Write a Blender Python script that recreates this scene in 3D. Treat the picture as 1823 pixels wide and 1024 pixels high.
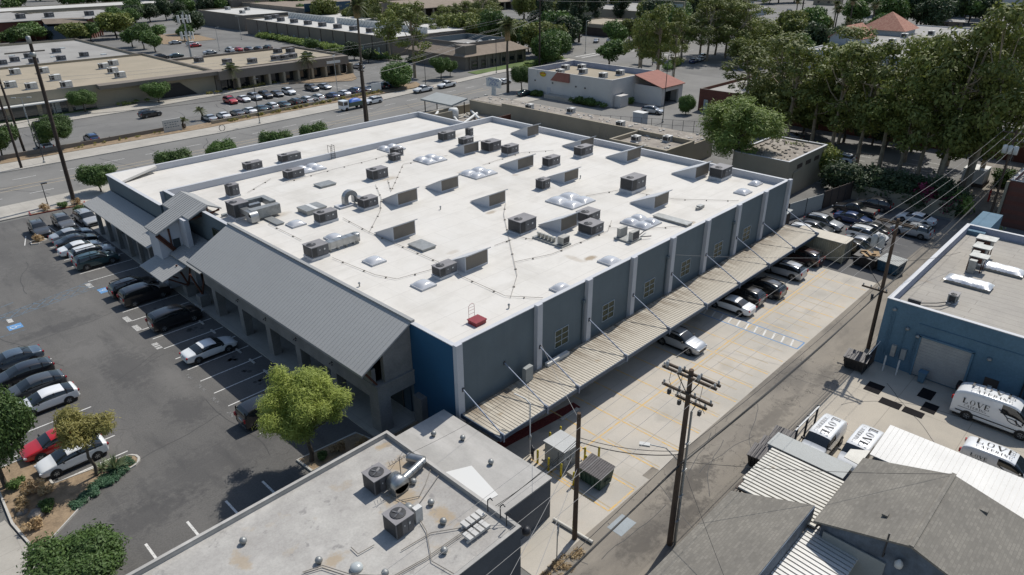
import bpy, math, random
import numpy as np
from mathutils import Vector, Matrix
for _o in list(bpy.data.objects): bpy.data.objects.remove(_o)
SC = bpy.context.scene
COL = SC.collection
R = math.radians
# ---------------------------------------------------------------- camera
yaw, pitch, roll = R(44.381), R(26.0886), R(-0.343)
fw = Vector((math.cos(yaw)*math.cos(pitch), math.sin(yaw)*math.cos(pitch), -math.sin(pitch)))
rt = Vector((math.sin(yaw), -math.cos(yaw), 0)); up = rt.cross(fw)
r2 = rt*math.cos(roll)+up*math.sin(roll); u2 = r2.cross(fw)
cd = bpy.data.cameras.new('camera'); cam = bpy.data.objects.new('camera', cd); COL.objects.link(cam)
cam.matrix_world = Matrix(((r2.x, u2.x, -fw.x, 0), (r2.y, u2.y, -fw.y, 0), (r2.z, u2.z, -fw.z, 34), (0, 0, 0, 1)))
cd.sensor_width = 36; cd.lens = 36*1245.8/1823; cd.clip_start = .5; cd.clip_end = 3000
SC.camera = cam
# ---------------------------------------------------------------- sky, sun, exposure
SUN_EL, SUN_AZ = R(54), R(8.5)          # azimuth counted from +X towards +Y
w = bpy.data.worlds.new('World'); SC.world = w; w.use_nodes = True
nt = w.node_tree; sky = nt.nodes.new('ShaderNodeTexSky'); sky.sky_type = 'NISHITA'; sky.sun_disc = False
sky.sun_elevation = SUN_EL; sky.sun_rotation = R(90)-SUN_AZ; sky.air_density = 1.2; sky.dust_density = 1.0
nt.links.new(sky.outputs[0], nt.nodes['Background'].inputs[0]); nt.nodes['Background'].inputs[1].default_value = .092
sd = bpy.data.lights.new('sun', 'SUN'); sd.energy = 3.6; sd.angle = R(.53); sd.color = (1, .955, .88)
so = bpy.data.objects.new('sun', sd); COL.objects.link(so)
sv = Vector((math.cos(SUN_EL)*math.cos(SUN_AZ), math.cos(SUN_EL)*math.sin(SUN_AZ), math.sin(SUN_EL)))
so.rotation_euler = sv.to_track_quat('Z', 'Y').to_euler(); so.location = (60, 60, 120)
SC.view_settings.view_transform = 'Standard'; SC.view_settings.look = 'None'; SC.view_settings.exposure = 0.18
SC.render.engine = 'CYCLES'
SC.cycles.max_bounces = 6; SC.cycles.transparent_max_bounces = 8
# ---------------------------------------------------------------- materials
def rgb(c): return (c[0], c[1], c[2], 1) if not isinstance(c, (int, float)) else (c, c, c, 1)
def mix(nt, a, b, f, mode='MIX'):
    m = nt.nodes.new('ShaderNodeMix'); m.data_type = 'RGBA'; m.blend_type = mode
    for i, v in ((6, a), (7, b), (0, f)):
        if hasattr(v, 'is_linked') or hasattr(v, 'links'): nt.links.new(v, m.inputs[i])
        elif i == 0: m.inputs[0].default_value = v
        else: m.inputs[i].default_value = rgb(v)
    return m.outputs[2]
def coords(nt, scale=(1, 1, 1), rot=(0, 0, 0), obj=False):
    if obj: s = nt.nodes.new('ShaderNodeTexCoord').outputs['Object']
    else: s = nt.nodes.new('ShaderNodeNewGeometry').outputs['Position']
    m = nt.nodes.new('ShaderNodeMapping'); m.inputs['Scale'].default_value = scale; m.inputs['Rotation'].default_value = rot
    nt.links.new(s, m.inputs['Vector']); return m.outputs[0]
def noise(nt, sc, scale=1, detail=5, rough=.6, lo=.4, hi=.6, dist=0):
    n = nt.nodes.new('ShaderNodeTexNoise'); n.inputs['Scale'].default_value = scale; n.inputs['Detail'].default_value = detail
    n.inputs['Roughness'].default_value = rough; n.inputs['Distortion'].default_value = dist
    nt.links.new(sc, n.inputs['Vector'])
    r = nt.nodes.new('ShaderNodeMapRange'); r.inputs[1].default_value = lo; r.inputs[2].default_value = hi
    nt.links.new(n.outputs[0], r.inputs[0]); return r.outputs[0]
def mul(nt, a, b, op='MULTIPLY'):
    m = nt.nodes.new('ShaderNodeMath'); m.operation = op
    for i, v in enumerate((a, b)):
        if isinstance(v, (int, float)): m.inputs[i].default_value = v
        else: nt.links.new(v, m.inputs[i])
    return m.outputs[0]
MATS = {}
def newmat(name, col=.5, rough=.8, metal=0, coat=0, spec=None):
    m = bpy.data.materials.new(name); m.use_nodes = True; b = m.node_tree.nodes['Principled BSDF']
    b.inputs['Base Color'].default_value = rgb(col); b.inputs['Roughness'].default_value = rough; b.inputs['Metallic'].default_value = metal
    b.inputs['Coat Weight'].default_value = coat
    if coat: b.inputs['Coat Roughness'].default_value = .04
    if spec is not None: b.inputs['Specular IOR Level'].default_value = spec
    MATS[name] = m; return m
def M(name, col=.5, rough=.8, metal=0, var=.2, scale=.6, col2=None, fine=.12, fs=12, coat=0, bump=0, obj=False, sq=(1, 1, 1), spec=None, lo=.38, hi=.64):
    """base colour broken up by a large and a fine noise"""
    if name in MATS: return MATS[name]
    m = newmat(name, col, rough, metal, coat, spec); nt = m.node_tree; b = nt.nodes['Principled BSDF']
    if isinstance(col, (int, float)): col = (col,)*3
    if col2 is None: col2 = tuple(c*(1-var) for c in col)
    s = coords(nt, sq, obj=obj)
    c = mix(nt, col, col2, noise(nt, s, scale, 6, .65, lo, hi))
    if fine:
        g = noise(nt, s, fs, 4, .7, .25, .75)
        c = mix(nt, c, mix(nt, (1-fine,)*3, (1+fine,)*3, g), 1.0, 'MULTIPLY')
    nt.links.new(c, b.inputs['Base Color'])
    if bump:
        bp = nt.nodes.new('ShaderNodeBump'); bp.inputs['Strength'].default_value = bump; bp.inputs['Distance'].default_value = .05
        nt.links.new(noise(nt, s, fs, 4, .6, 0, 1), bp.inputs['Height']); nt.links.new(bp.outputs[0], b.inputs['Normal'])
    return m
def tint(m, col, f):
    """lay another colour over the base colour of m with the 0..1 socket or value f"""
    nt = m.node_tree; b = nt.nodes['Principled BSDF']; l = b.inputs['Base Color'].links[0].from_socket
    nt.links.new(mix(nt, l, col, f), b.inputs['Base Color'])
def cracks(m, scale, width, col, amount=1, dist=.4, msc=.08, lo=.5, hi=.6):
    nt = m.node_tree; s = coords(nt)
    n = nt.nodes.new('ShaderNodeTexNoise'); n.inputs['Scale'].default_value = scale*3; nt.links.new(s, n.inputs['Vector'])
    a = nt.nodes.new('ShaderNodeVectorMath'); a.operation = 'MULTIPLY_ADD'; nt.links.new(n.outputs['Color'], a.inputs[0])
    a.inputs[1].default_value = (dist/scale,)*3; nt.links.new(s, a.inputs[2])
    v = nt.nodes.new('ShaderNodeTexVoronoi'); v.feature = 'DISTANCE_TO_EDGE'; v.inputs['Scale'].default_value = scale; nt.links.new(a.outputs[0], v.inputs['Vector'])
    r = nt.nodes.new('ShaderNodeMapRange'); r.inputs[1].default_value = width*scale; r.inputs[2].default_value = 0; nt.links.new(v.outputs[0], r.inputs[0])
    tint(m, col, mul(nt, mul(nt, r.outputs[0], noise(nt, s, msc, 3, .5, lo, hi)), amount))
def brick(m, w, h, mortar, col, rot=(0, 0, 0), amount=1, off=.5, obj=False, shade=None):
    nt = m.node_tree; s = coords(nt, rot=rot, obj=obj); t = nt.nodes.new('ShaderNodeTexBrick'); t.offset = off
    t.inputs['Scale'].default_value = 1; t.inputs['Brick Width'].default_value = w; t.inputs['Row Height'].default_value = h
    t.inputs['Mortar Size'].default_value = mortar; t.inputs['Mortar Smooth'].default_value = .3
    nt.links.new(s, t.inputs['Vector'])
    if shade:
        b = nt.nodes['Principled BSDF']; l = b.inputs['Base Color'].links[0].from_socket
        t.inputs['Color1'].default_value = rgb(1-shade); t.inputs['Color2'].default_value = rgb(1+shade); t.inputs['Mortar'].default_value = rgb(1); t.inputs['Bias'].default_value = 0
        nt.links.new(mix(nt, l, t.outputs['Color'], 1.0, 'MULTIPLY'), b.inputs['Base Color'])
    tint(m, col, mul(nt, t.outputs['Fac'], amount))
def patches(m, col, scale, lo, hi, amount=1, sq=(1, 1, 1), detail=5, dist=0, off=0):
    nt = m.node_tree; s = coords(nt, sq)
    s.node.inputs['Location'].default_value = (off, off*1.7, 0)
    tint(m, col, mul(nt, noise(nt, s, scale, detail, .6, lo, hi, dist), amount))
def blob(m, col, x, y, rx, ry, amount=.8, rot=0, nz=.6):
    """one stain of its own shape at a place on the surface"""
    nt = m.node_tree; mp = nt.nodes.new('ShaderNodeMapping'); mp.vector_type = 'TEXTURE'
    mp.inputs['Location'].default_value = (x, y, 0); mp.inputs['Scale'].default_value = (rx, ry, 1e3); mp.inputs['Rotation'].default_value = (0, 0, rot)
    nt.links.new(nt.nodes.new('ShaderNodeNewGeometry').outputs['Position'], mp.inputs[0])
    ln = nt.nodes.new('ShaderNodeVectorMath'); ln.operation = 'LENGTH'; nt.links.new(mp.outputs[0], ln.inputs[0])
    n = noise(nt, coords(nt), 1.6, 5, .7, 0, 1)
    d = mul(nt, ln.outputs['Value'], mul(nt, mul(nt, n, -.5, 'ADD'), nz*2.2), 'ADD')
    r = nt.nodes.new('ShaderNodeMapRange'); r.inputs[1].default_value = 1; r.inputs[2].default_value = .45; nt.links.new(d, r.inputs[0])
    tint(m, col, mul(nt, r.outputs[0], amount))
# ---------------------------------------------------------------- mesh building
class MB:
    def __init__(s): s.v = []; s.f = []; s.m = []; s.cur = 0; s.sm = []; s.smooth = False
    def mat(s, i): s.cur = i; return s
    def add(s, vs, fs):
        o = len(s.v); s.v += [tuple(v) for v in vs]
        for f in fs: s.f.append(tuple(i+o for i in f)); s.m.append(s.cur); s.sm.append(s.smooth)
        return s
    def box(s, x0, y0, z0, x1, y1, z1):
        return s.add([(x0, y0, z0), (x1, y0, z0), (x1, y1, z0), (x0, y1, z0), (x0, y0, z1), (x1, y0, z1), (x1, y1, z1), (x0, y1, z1)],
                     [(0, 3, 2, 1), (4, 5, 6, 7), (0, 1, 5, 4), (1, 2, 6, 5), (2, 3, 7, 6), (3, 0, 4, 7)])
    def obox(s, c, sz, rz=0, rx=0, ry=0):
        m = Matrix.Translation(c) @ Matrix.Rotation(rz, 4, 'Z') @ Matrix.Rotation(ry, 4, 'Y') @ Matrix.Rotation(rx, 4, 'X')
        a, b, d = sz[0]/2, sz[1]/2, sz[2]/2
        vs = [m @ Vector(p) for p in ((-a, -b, -d), (a, -b, -d), (a, b, -d), (-a, b, -d), (-a, -b, d), (a, -b, d), (a, b, d), (-a, b, d))]
        return s.add(vs, [(0, 3, 2, 1), (4, 5, 6, 7), (0, 1, 5, 4), (1, 2, 6, 5), (2, 3, 7, 6), (3, 0, 4, 7)])
    def poly(s, pts): return s.add(pts, [tuple(range(len(pts)))])
    def prism(s, pts, z0, z1):
        n = len(pts); a = sum(pts[i][0]*pts[(i+1) % n][1]-pts[(i+1) % n][0]*pts[i][1] for i in range(n))
        if a < 0: pts = pts[::-1]
        vs = [(p[0], p[1], z0) for p in pts]+[(p[0], p[1], z1) for p in pts]
        return s.add(vs, [tuple(range(n))[::-1], tuple(range(n, 2*n))]+[(i, (i+1) % n, n+(i+1) % n, n+i) for i in range(n)])
    def slab(s, pts, t):
        """closed slab: a 3-D outline pts (top face, counter-clockwise) pushed down by t"""
        n = len(pts); vs = list(pts)+[(p[0], p[1], p[2]-t) for p in pts]
        return s.add(vs, [tuple(range(n)), tuple(range(n, 2*n))[::-1]]+[(i, n+i, n+(i+1) % n, (i+1) % n) for i in range(n)])
    def tube(s, a, b, r, r2=None, n=8, cap=True):
        a, b = Vector(a), Vector(b); r2 = r if r2 is None else r2; d = (b-a)
        if d.length < 1e-6: return s
        q = d.to_track_quat('Z', 'Y'); vs = []
        for p, rr in ((a, r), (b, r2)):
            for i in range(n):
                t = 2*math.pi*i/n; vs.append(p+q @ Vector((rr*math.cos(t), rr*math.sin(t), 0)))
        fs = [(i, (i+1) % n, n+(i+1) % n, n+i) for i in range(n)]
        sm = s.smooth; s.smooth = True; s.add(vs, fs); s.smooth = sm
        if cap: s.add(vs, [tuple(range(n))[::-1], tuple(range(n, 2*n))])
        return s
    def path(s, pts, r, n=6):
        for a, b in zip(pts[:-1], pts[1:]): s.tube(a, b, r, n=n)
        return s
    def lathe(s, c, prof, n=12, axis=None):
        c = Vector(c); vs = []; sm = s.smooth; s.smooth = True
        for r, z in prof:
            for i in range(n):
                t = 2*math.pi*i/n; vs.append(c+Vector((r*math.cos(t), r*math.sin(t), z)))
        fs = [(k*n+i, k*n+(i+1) % n, (k+1)*n+(i+1) % n, (k+1)*n+i) for k in range(len(prof)-1) for i in range(n)]
        s.add(vs, fs+[tuple(range(n))[::-1], tuple(range((len(prof)-1)*n, len(prof)*n))]); s.smooth = sm; return s
    def build(s, name, mats=None, parent=None, loc=None):
        me = bpy.data.meshes.new(name); off = parent.matrix_basis.translation if parent is not None and loc is None else Vector((0, 0, 0))
        if parent is not None and parent.parent is not None and loc is None: off = off+parent.parent.matrix_basis.translation
        me.from_pydata([(v[0]-off.x, v[1]-off.y, v[2]-off.z) for v in s.v], [], s.f)
        mats = mats if isinstance(mats, (list, tuple)) else [mats]
        for m in mats: me.materials.append(MATS[m] if isinstance(m, str) else m)
        me.polygons.foreach_set('material_index', s.m); me.polygons.foreach_set('use_smooth', s.sm)
        me.update(); o = bpy.data.objects.new(name, me); COL.objects.link(o)
        if parent is not None: o.parent = parent
        return o
def tag(o, label=None, cat=None, group=None, kind=None):
    if label: o['label'] = label
    if cat: o['category'] = cat
    if group: o['group'] = group
    if kind: o['kind'] = kind
    return o
def thing(name, label, cat, loc=(0, 0, 0), rz=0, group=None):
    o = bpy.data.objects.new(name, None); o.empty_display_size = .3; COL.objects.link(o); o.location = loc; o.rotation_euler = (0, 0, rz)
    return tag(o, label, cat, group)
def struct(mb, name, mat): return tag(mb.build(name, mat), kind='structure')
def copy_tree(o, parent=None):
    c = o.copy(); COL.objects.link(c); c.parent = parent
    for ch in list(o.children): copy_tree(ch, c)
    return c
def sheet(name, pts, z, mat): return struct(MB().poly([(p[0], p[1], z) for p in pts]), name, mat)
# ---------------------------------------------------------------- material library
M('ground_dirt', (.20, .17, .13), .95, var=.35, scale=.03, fs=3)
m = M('asphalt_lot', (.122, .117, .110), .9, col2=(.090, .087, .083), scale=.09, fine=.3, fs=9, lo=.35, hi=.65)
patches(m, (.155, .148, .138), .35, .5, .8, .7, (1, .25, 1)); patches(m, (.055, .054, .054), .5, .55, .78, .7, (1.6, .3, 1)); patches(m, (.17, .162, .15), 1.2, .6, .8, .55, (.3, 2, 1), off=4)
for a in ((14, 62, 2.5, 5, .5), (12, 75, 5, 1.2, .5), (15, 90, 2, 6, .45), (13, 44, 7, 3, .4), (15, 52, 2, 3, .5), (8, 42, 4, 2, .5), (10, 100, 4, 4, .4)): blob(m, (.05, .049, .05), *a[:4], amount=a[4], nz=1.2)
for a in ((12, 68, 3, 2, .4), (14.5, 80, 2, 4, .4), (9, 96, 4, 5, .4), (16, 57, 1.5, 3, .35)): blob(m, (.165, .158, .148), *a[:4], amount=a[4], nz=1.2)
cracks(m, .13, .035, (.055, .053, .05), .7, msc=.05, lo=.42, hi=.55)
m = M('asphalt_street', (.195, .19, .178), .9, col2=(.155, .151, .142), scale=.08, fine=.15, fs=20); patches(m, (.15, .146, .138), .3, .55, .8, .6, (.12, 1, 1)); cracks(m, .12, .05, (.05, .05, .05), .6)
m = M('asphalt_far', (.18, .176, .166), .9, col2=(.125, .122, .116), scale=.07, fine=.12, fs=8); cracks(m, .1, .06, (.07, .07, .07), .6)
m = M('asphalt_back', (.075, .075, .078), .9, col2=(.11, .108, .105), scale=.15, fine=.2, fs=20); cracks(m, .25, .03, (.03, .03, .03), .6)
m = M('alley_asphalt', (.25, .222, .182), .92, col2=(.195, .174, .146), scale=.16, fine=.2, fs=22, lo=.35, hi=.62); patches(m, (.085, .078, .07), .3, .5, .74, .85, (.35, .9, 1)); cracks(m, .55, .03, (.04, .037, .033), .8, .7, msc=.1, lo=.44, hi=.56)
patches(m, (.30, .27, .225), .5, .52, .78, .6, (.25, 1.4, 1), off=9)
for a in ((36, 17.8, 4, 1.3, .7), (33, 16.2, 3, .8, .6), (47, 17, 5, .9, .45), (29, 17, 2.5, 1.2, .5), (56, 16.5, 3, .8, .4)): blob(m, (.06, .054, .048), *a[:4], amount=a[4], nz=1.3)
m = M('concrete_lot', (.47, .43, .37), .85, col2=(.38, .355, .31), scale=.14, fine=.1, fs=14); patches(m, (.46, .36, .23), .35, .55, .85, .45, (.6, 1, 1)); patches(m, (.27, .255, .235), .45, .6, .85, .5); patches(m, (.55, .52, .47), .22, .55, .8, .5, off=7)
brick(m, 4.3, 3.6, .035, (.30, .275, .24), off=0, amount=.4)
for k in range(9): blob(m, (.24, .225, .2), 33.5+5.9*k, 29.3+(k % 3)*.8, .9, .7, amount=.5); blob(m, (.30, .28, .245), 36+5.1*k, 22.4+(k % 2), 1.0, .8, amount=.4)
m = M('concrete_walk', (.41, .385, .34), .85, var=.18, scale=.3, fine=.1); brick(m, 1.5, 1.5, .03, (.28, .26, .23), off=0, amount=.7)
m = M('concrete_yard', (.43, .385, .315), .88, col2=(.36, .325, .27), scale=.2, fine=.12, fs=14); patches(m, (.24, .215, .18), .4, .6, .8, .5); brick(m, 6.2, 5.4, .03, (.2, .18, .15), off=0, amount=.6)
M('kerb', (.50, .48, .44), .85, var=.15, scale=1); M('kerb_red', (.30, .045, .04), .8, var=.3, scale=2)
def faded(name, col, under, lo=.42, hi=.5, scale=6):
    m = M(name, col, .8, col2=under, scale=scale, fine=.1, lo=hi, hi=hi+.16); return m
faded('paint_white', (.66, .65, .62), (.3, .3, .29)); faded('paint_faint', (.24, .24, .235), (.1, .1, .098), scale=4, hi=.42); faded('paint_yellow', (.60, .39, .13), (.47, .39, .28), hi=.45, scale=3); faded('paint_orange', (.42, .33, .20), (.37, .335, .28), scale=3)
faded('paint_blue', (.10, .26, .50), (.12, .19, .28)); faded('paint_blue_faint', (.11, .17, .23), (.085, .095, .105), hi=.44, scale=3); faded('paint_red', (.12, .016, .016), (.20, .05, .04))
# main building
m = M('membrane', (.615, .59, .545), .75, col2=(.57, .545, .50), scale=.1, fine=.04, fs=5)
patches(m, (.44, .415, .37), .45, .5, .78, .6, (.5, 1.2, 1)); patches(m, (.40, .375, .33), .16, .54, .7, .45, (1, .5, 1), off=11); patches(m, (.66, .645, .615), .18, .5, .75, .5, off=5); brick(m, 14, 2.9, .035, (.48, .455, .415), off=.3, amount=.8)
brick(m, 3.1, 30, .03, (.50, .475, .435), off=0, amount=.6)
for a in ((47.9, 36.6, .9, .5, .85), (68, 44.5, 1.6, 1.1, .25), (50, 70.5, 1.5, .9, .4), (41.5, 79.5, 1.4, 1, .5), (50.2, 52.3, .8, .5, .6), (62.5, 34.7, .6, .4, .7), (33.5, 68.5, 1.8, 1, .35), (40, 47, .9, .5, .3), (46.8, 37.6, .5, 1.4, .35), (70, 81, 2, 1, .35), (58, 66, .8, .3, .4), (62, 60, .6, .5, .4)):
    blob(m, (.27, .20, .12), *a[:4], amount=a[4])
m = M('membrane_grey', (.60, .59, .56), .8, col2=(.47, .46, .44), scale=.14, fine=.06, fs=6); patches(m, (.26, .22, .17), .35, .62, .8, .6, (.3, 1, 1)); brick(m, 20, 3, .05, (.40, .39, .37), off=0, amount=.6)
m = M('wall_slate', (.122, .155, .175), .8, var=.14, scale=.25, fine=.06); patches(m, (.10, .128, .148), .7, .5, .75, .6, (1.5, 1.5, .12)); patches(m, (.155, .188, .205), .5, .6, .8, .4, (1.2, 1.2, .1), off=6); M('wall_trim', (.50, .51, .54), .75, var=.08, scale=.4, fine=.05); M('wall_royal', (.012, .085, .18), .7, var=.18, scale=.2, fine=.06)
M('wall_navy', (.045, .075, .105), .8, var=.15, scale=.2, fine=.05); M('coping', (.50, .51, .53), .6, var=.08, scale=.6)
M('seam_metal', (.33, .332, .325), .6, metal=0, var=.08, scale=.15, fine=.03, fs=3, sq=(1, .3, 1)); M('seam_rib', (.29, .292, .288), .6, metal=0, var=.1)
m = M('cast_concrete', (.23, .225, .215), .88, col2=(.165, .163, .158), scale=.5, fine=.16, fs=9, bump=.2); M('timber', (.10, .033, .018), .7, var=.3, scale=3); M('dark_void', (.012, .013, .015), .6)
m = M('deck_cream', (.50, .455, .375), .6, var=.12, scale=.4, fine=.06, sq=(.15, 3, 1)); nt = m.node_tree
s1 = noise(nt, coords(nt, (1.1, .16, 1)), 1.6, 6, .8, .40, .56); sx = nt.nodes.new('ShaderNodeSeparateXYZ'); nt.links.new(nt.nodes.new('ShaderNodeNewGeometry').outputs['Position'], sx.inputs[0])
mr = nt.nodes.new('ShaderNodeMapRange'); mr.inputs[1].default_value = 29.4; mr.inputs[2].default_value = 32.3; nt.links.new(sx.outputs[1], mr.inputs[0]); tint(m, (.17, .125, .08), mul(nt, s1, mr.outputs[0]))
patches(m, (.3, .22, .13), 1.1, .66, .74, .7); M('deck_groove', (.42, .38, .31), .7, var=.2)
M('steel_blue', (.24, .28, .36), .5, metal=.2, var=.12); M('steel_dark', (.03, .033, .04), .5, var=.2); M('beam_blue', (.045, .075, .12), .55, var=.2)
newmat('glass_dark', (.015, .02, .025), .06, spec=.8); newmat('glass_green', (.022, .036, .02), .2, spec=.35); newmat('glass_shop', (.03, .04, .045), .08, spec=.8)
newmat('frame_white', (.36, .41, .45), .5); newmat('frame_bronze', (.10, .085, .07), .5)
m = M('louver', (.19, .17, .145), .7, var=.15, scale=1); nt = m.node_tree; wv = nt.nodes.new('ShaderNodeTexWave'); wv.bands_direction = 'Z'; wv.inputs['Scale'].default_value = 3.2; nt.links.new(coords(nt), wv.inputs[0]); tint(m, (.10, .09, .078), mul(nt, wv.outputs['Fac'], .7))
newmat('acrylic', (.50, .51, .53), .2, coat=.6, spec=.7); newmat('acrylic_old', (.42, .45, .45), .3, coat=.2); M('red_lid', (.25, .022, .03), .5, var=.15, scale=2)
M('duct_metal', (.42, .43, .43), .38, metal=.75, var=.25, scale=1.5); M('galv', (.33, .34, .335), .5, metal=.5, var=.25, scale=2)
M('rtu_grey', (.12, .12, .128), .6, var=.2, scale=1.2, fine=.08); M('rtu_top', (.235, .225, .23), .6, var=.18, scale=1); M('rtu_dark', (.035, .036, .04), .6, var=.3, scale=4); M('rtu_beige', (.40, .385, .35), .6, var=.2, scale=1.5); M('rtu_white', (.58, .58, .56), .6, var=.2, scale=1.5)
newmat('black_plastic', (.012, .012, .013), .5); newmat('label_white', (.6, .6, .58), .6); M('conduit', (.24, .215, .185), .7, var=.2)
# neighbours
m = M('gravel_roof', (.43, .415, .385), .9, col2=(.32, .305, .285), scale=.4, fine=.15, fs=9, lo=.35, hi=.65); patches(m, (.36, .28, .18), .32, .6, .72, .8, off=3); patches(m, (.62, .60, .56), .5, .55, .8, .5, off=8)
for a in ((20.2, 30.3, 1.3, .8, .8), (19.6, 28.9, 1.5, .9, .7), (18.6, 27.6, 1.4, 1.2, .75), (19.4, 24.9, .7, 1.3, .75), (13, 26.6, .9, .5, .7), (10.8, 25.8, 1.0, .6, .6), (9.5, 30.2, .5, 1.1, .6), (20.9, 32.6, .8, .4, .8), (6.5, 27, 1.5, .5, .5)): blob(m, (.34, .26, .165), *a[:4], amount=a[4], nz=1.1); patches(m, (.24, .23, .22), .9, .62, .8, .5, off=2)
m = M('smooth_roof', (.40, .385, .36), .85, col2=(.33, .32, .30), scale=.3, fine=.08, fs=9); patches(m, (.54, .52, .49), .4, .55, .7, .6, (1, .3, 1))
M('wall_dark', (.095, .105, .12), .85, var=.2, scale=.4); m = M('wall_blue', (.10, .185, .255), .85, var=.18, scale=.35, fine=.14, fs=6); patches(m, (.12, .19, .245), .6, .52, .76, .6, (1, 1, .2)); patches(m, (.05, .095, .14), .8, .6, .78, .5, (1.4, 1.4, .15), off=3); M('paint_bluegrey', (.30, .33, .42), .8, var=.2)
m = M('roll_roof', (.36, .335, .295), .9, col2=(.30, .28, .25), scale=.3, fine=.1, fs=10); brick(m, 9, 1.0, .03, (.2, .185, .165), off=.4, amount=.8, rot=(0, 0, R(90))); patches(m, (.36, .25, .14), .3, .62, .78, .6)
M('roll_door', (.36, .37, .37), .6, var=.12, scale=1, metal=.2)
m = M('shingle', (.215, .20, .172), .95, col2=(.17, .158, .138), scale=.35, fine=.12, fs=14); brick(m, .36, .17, .02, (.15, .14, .12), rot=(0, 0, 0), amount=.6, shade=.13)
m = M('cream_metal', (.56, .54, .48), .55, var=.15, scale=.8); patches(m, (.36, .27, .17), 1.2, .62, .76, .7); M('white_sheet', (.64, .63, .60), .55, var=.12, scale=.4, fine=.06); M('grey_sheet', (.33, .345, .335), .6, var=.1, scale=.4); M('wall_bluegrey', (.13, .165, .215), .8, col2=(.07, .085, .105), scale=.9, fine=.15)
M('stucco_tan', (.33, .29, .22), .9, var=.14, scale=.15); M('stucco_brown', (.20, .172, .145), .9, var=.15, scale=.1); M('stucco_white', (.60, .58, .555), .9, var=.12, scale=.15, fine=.06); M('stucco_pale', (.42, .45, .48), .9, var=.1, scale=.2)
m = M('roof_tan', (.34, .29, .215), .9, col2=(.29, .25, .185), scale=.12, fine=.08, fs=4); m = M('roof_pale', (.33, .32, .30), .9, col2=(.26, .25, .235), scale=.12, fine=.08, fs=4); patches(m, (.25, .24, .22), .25, .6, .8, .6)
m = M('roof_white', (.52, .51, .48), .85, var=.15, scale=.1); M('roof_brownshingle', (.255, .205, .16), .95, var=.18, scale=.4, fine=.15, fs=4); m = M('debris_roof', (.34, .305, .26), .95, col2=(.2, .175, .15), scale=.5, fine=.25, fs=5, lo=.3, hi=.7); patches(m, (.5, .47, .42), .9, .58, .7, .7)
m = M('brick_red', (.16, .058, .042), .9, var=.25, scale=.4, fine=.2, fs=8); brick(m, 1.2, .6, .03, (.10, .06, .05), rot=(R(90), 0, 0), amount=.5); m = M('clay_tile', (.27, .105, .07), .85, col2=(.38, .20, .14), scale=1.6, fine=.25, fs=4)
m = M('clay_flat', (.30, .125, .095), .85, var=.15, scale=.8); M('brown_dark', (.075, .055, .045), .8, var=.2); M('sign_blue', (.03, .075, .115), .6, var=.1); newmat('sign_white', (.62, .63, .62), .5); newmat('sign_teal', (.05, .2, .25), .5); newmat('sign_yellow', (.55, .42, .02), .5); newmat('sign_red', (.45, .03, .03), .5); newmat('sign_deepblue', (.03, .09, .3), .5)
m = M('wood_pole', (.10, .066, .045), .9, var=.35, scale=3, sq=(4, 4, .5)); M('wood_arm', (.095, .07, .05), .9, var=.3, scale=3); M('wood_black', (.05, .036, .028), .9, var=.3, scale=2); newmat('insulator', (.38, .38, .37), .3); newmat('wire_black', (.02, .02, .02), .6); newmat('wire_pale', (.33, .32, .31), .6); M('pole_grey', (.36, .37, .37), .5, var=.1, metal=.3)
M('bollard_yellow', (.52, .42, .02), .5, var=.15, scale=3); M('transformer_grey', (.30, .315, .31), .55, var=.1, scale=.6); M('dumpster_green', (.022, .06, .04), .6, var=.3, scale=1.2); M('lid_grey', (.11, .10, .10), .6, var=.3, scale=2); M('dumpster_black', (.022, .02, .02), .6, var=.3); M('dumpster_blue', (.03, .095, .15), .6, var=.25, scale=2); M('container_paint', (.42, .38, .27), .7, col2=(.34, .30, .21), scale=1.2); M('cardboard', (.42, .29, .16), .9, var=.2); M('rubber_mat', (.012, .011, .012), .9, var=.2, spec=.15)
M('steel_plate', (.22, .25, .27), .6, metal=.2, var=.12, scale=1)
# plants
def leafmat(name, c1, c2, c3, tr=.25, g=1.6):
    c1, c2, c3 = [tuple(v*g for v in c) for c in (c1, c2, c3)]
    m = newmat(name, c1, .65); nt = m.node_tree; b = nt.nodes['Principled BSDF']; s = coords(nt)
    gi = nt.nodes.new('ShaderNodeNewGeometry'); c = mix(nt, c1, c2, noise(nt, s, .55, 3, .6, .38, .62)); c = mix(nt, c, c3, mul(nt, gi.outputs['Random Per Island'], .7))
    oi = nt.nodes.new('ShaderNodeObjectInfo'); hs = nt.nodes.new('ShaderNodeHueSaturation'); mr = nt.nodes.new('ShaderNodeMapRange'); mr.inputs[3].default_value = .8; mr.inputs[4].default_value = 1.2
    nt.links.new(oi.outputs['Random'], mr.inputs[0]); nt.links.new(mr.outputs[0], hs.inputs['Value']); nt.links.new(c, hs.inputs['Color']); c = hs.outputs[0]
    nt.links.new(c, b.inputs['Base Color']); t = nt.nodes.new('ShaderNodeBsdfTranslucent'); nt.links.new(c, t.inputs[0]); mx = nt.nodes.new('ShaderNodeMixShader'); mx.inputs[0].default_value = tr
    nt.links.new(b.outputs[0], mx.inputs[1]); nt.links.new(t.outputs[0], mx.inputs[2]); nt.links.new(mx.outputs[0], nt.nodes['Material Output'].inputs[0]); return m
leafmat('leaf_euc', (.078, .102, .02), (.040, .058, .013), (.155, .165, .04)); leafmat('leaf_ficus', (.045, .085, .018), (.03, .058, .014), (.08, .13, .03)); leafmat('leaf_palo', (.19, .225, .042), (.125, .16, .03), (.25, .28, .07), .4); leafmat('leaf_yellow', (.18, .16, .045), (.12, .12, .03), (.22, .2, .07), .35)
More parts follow.
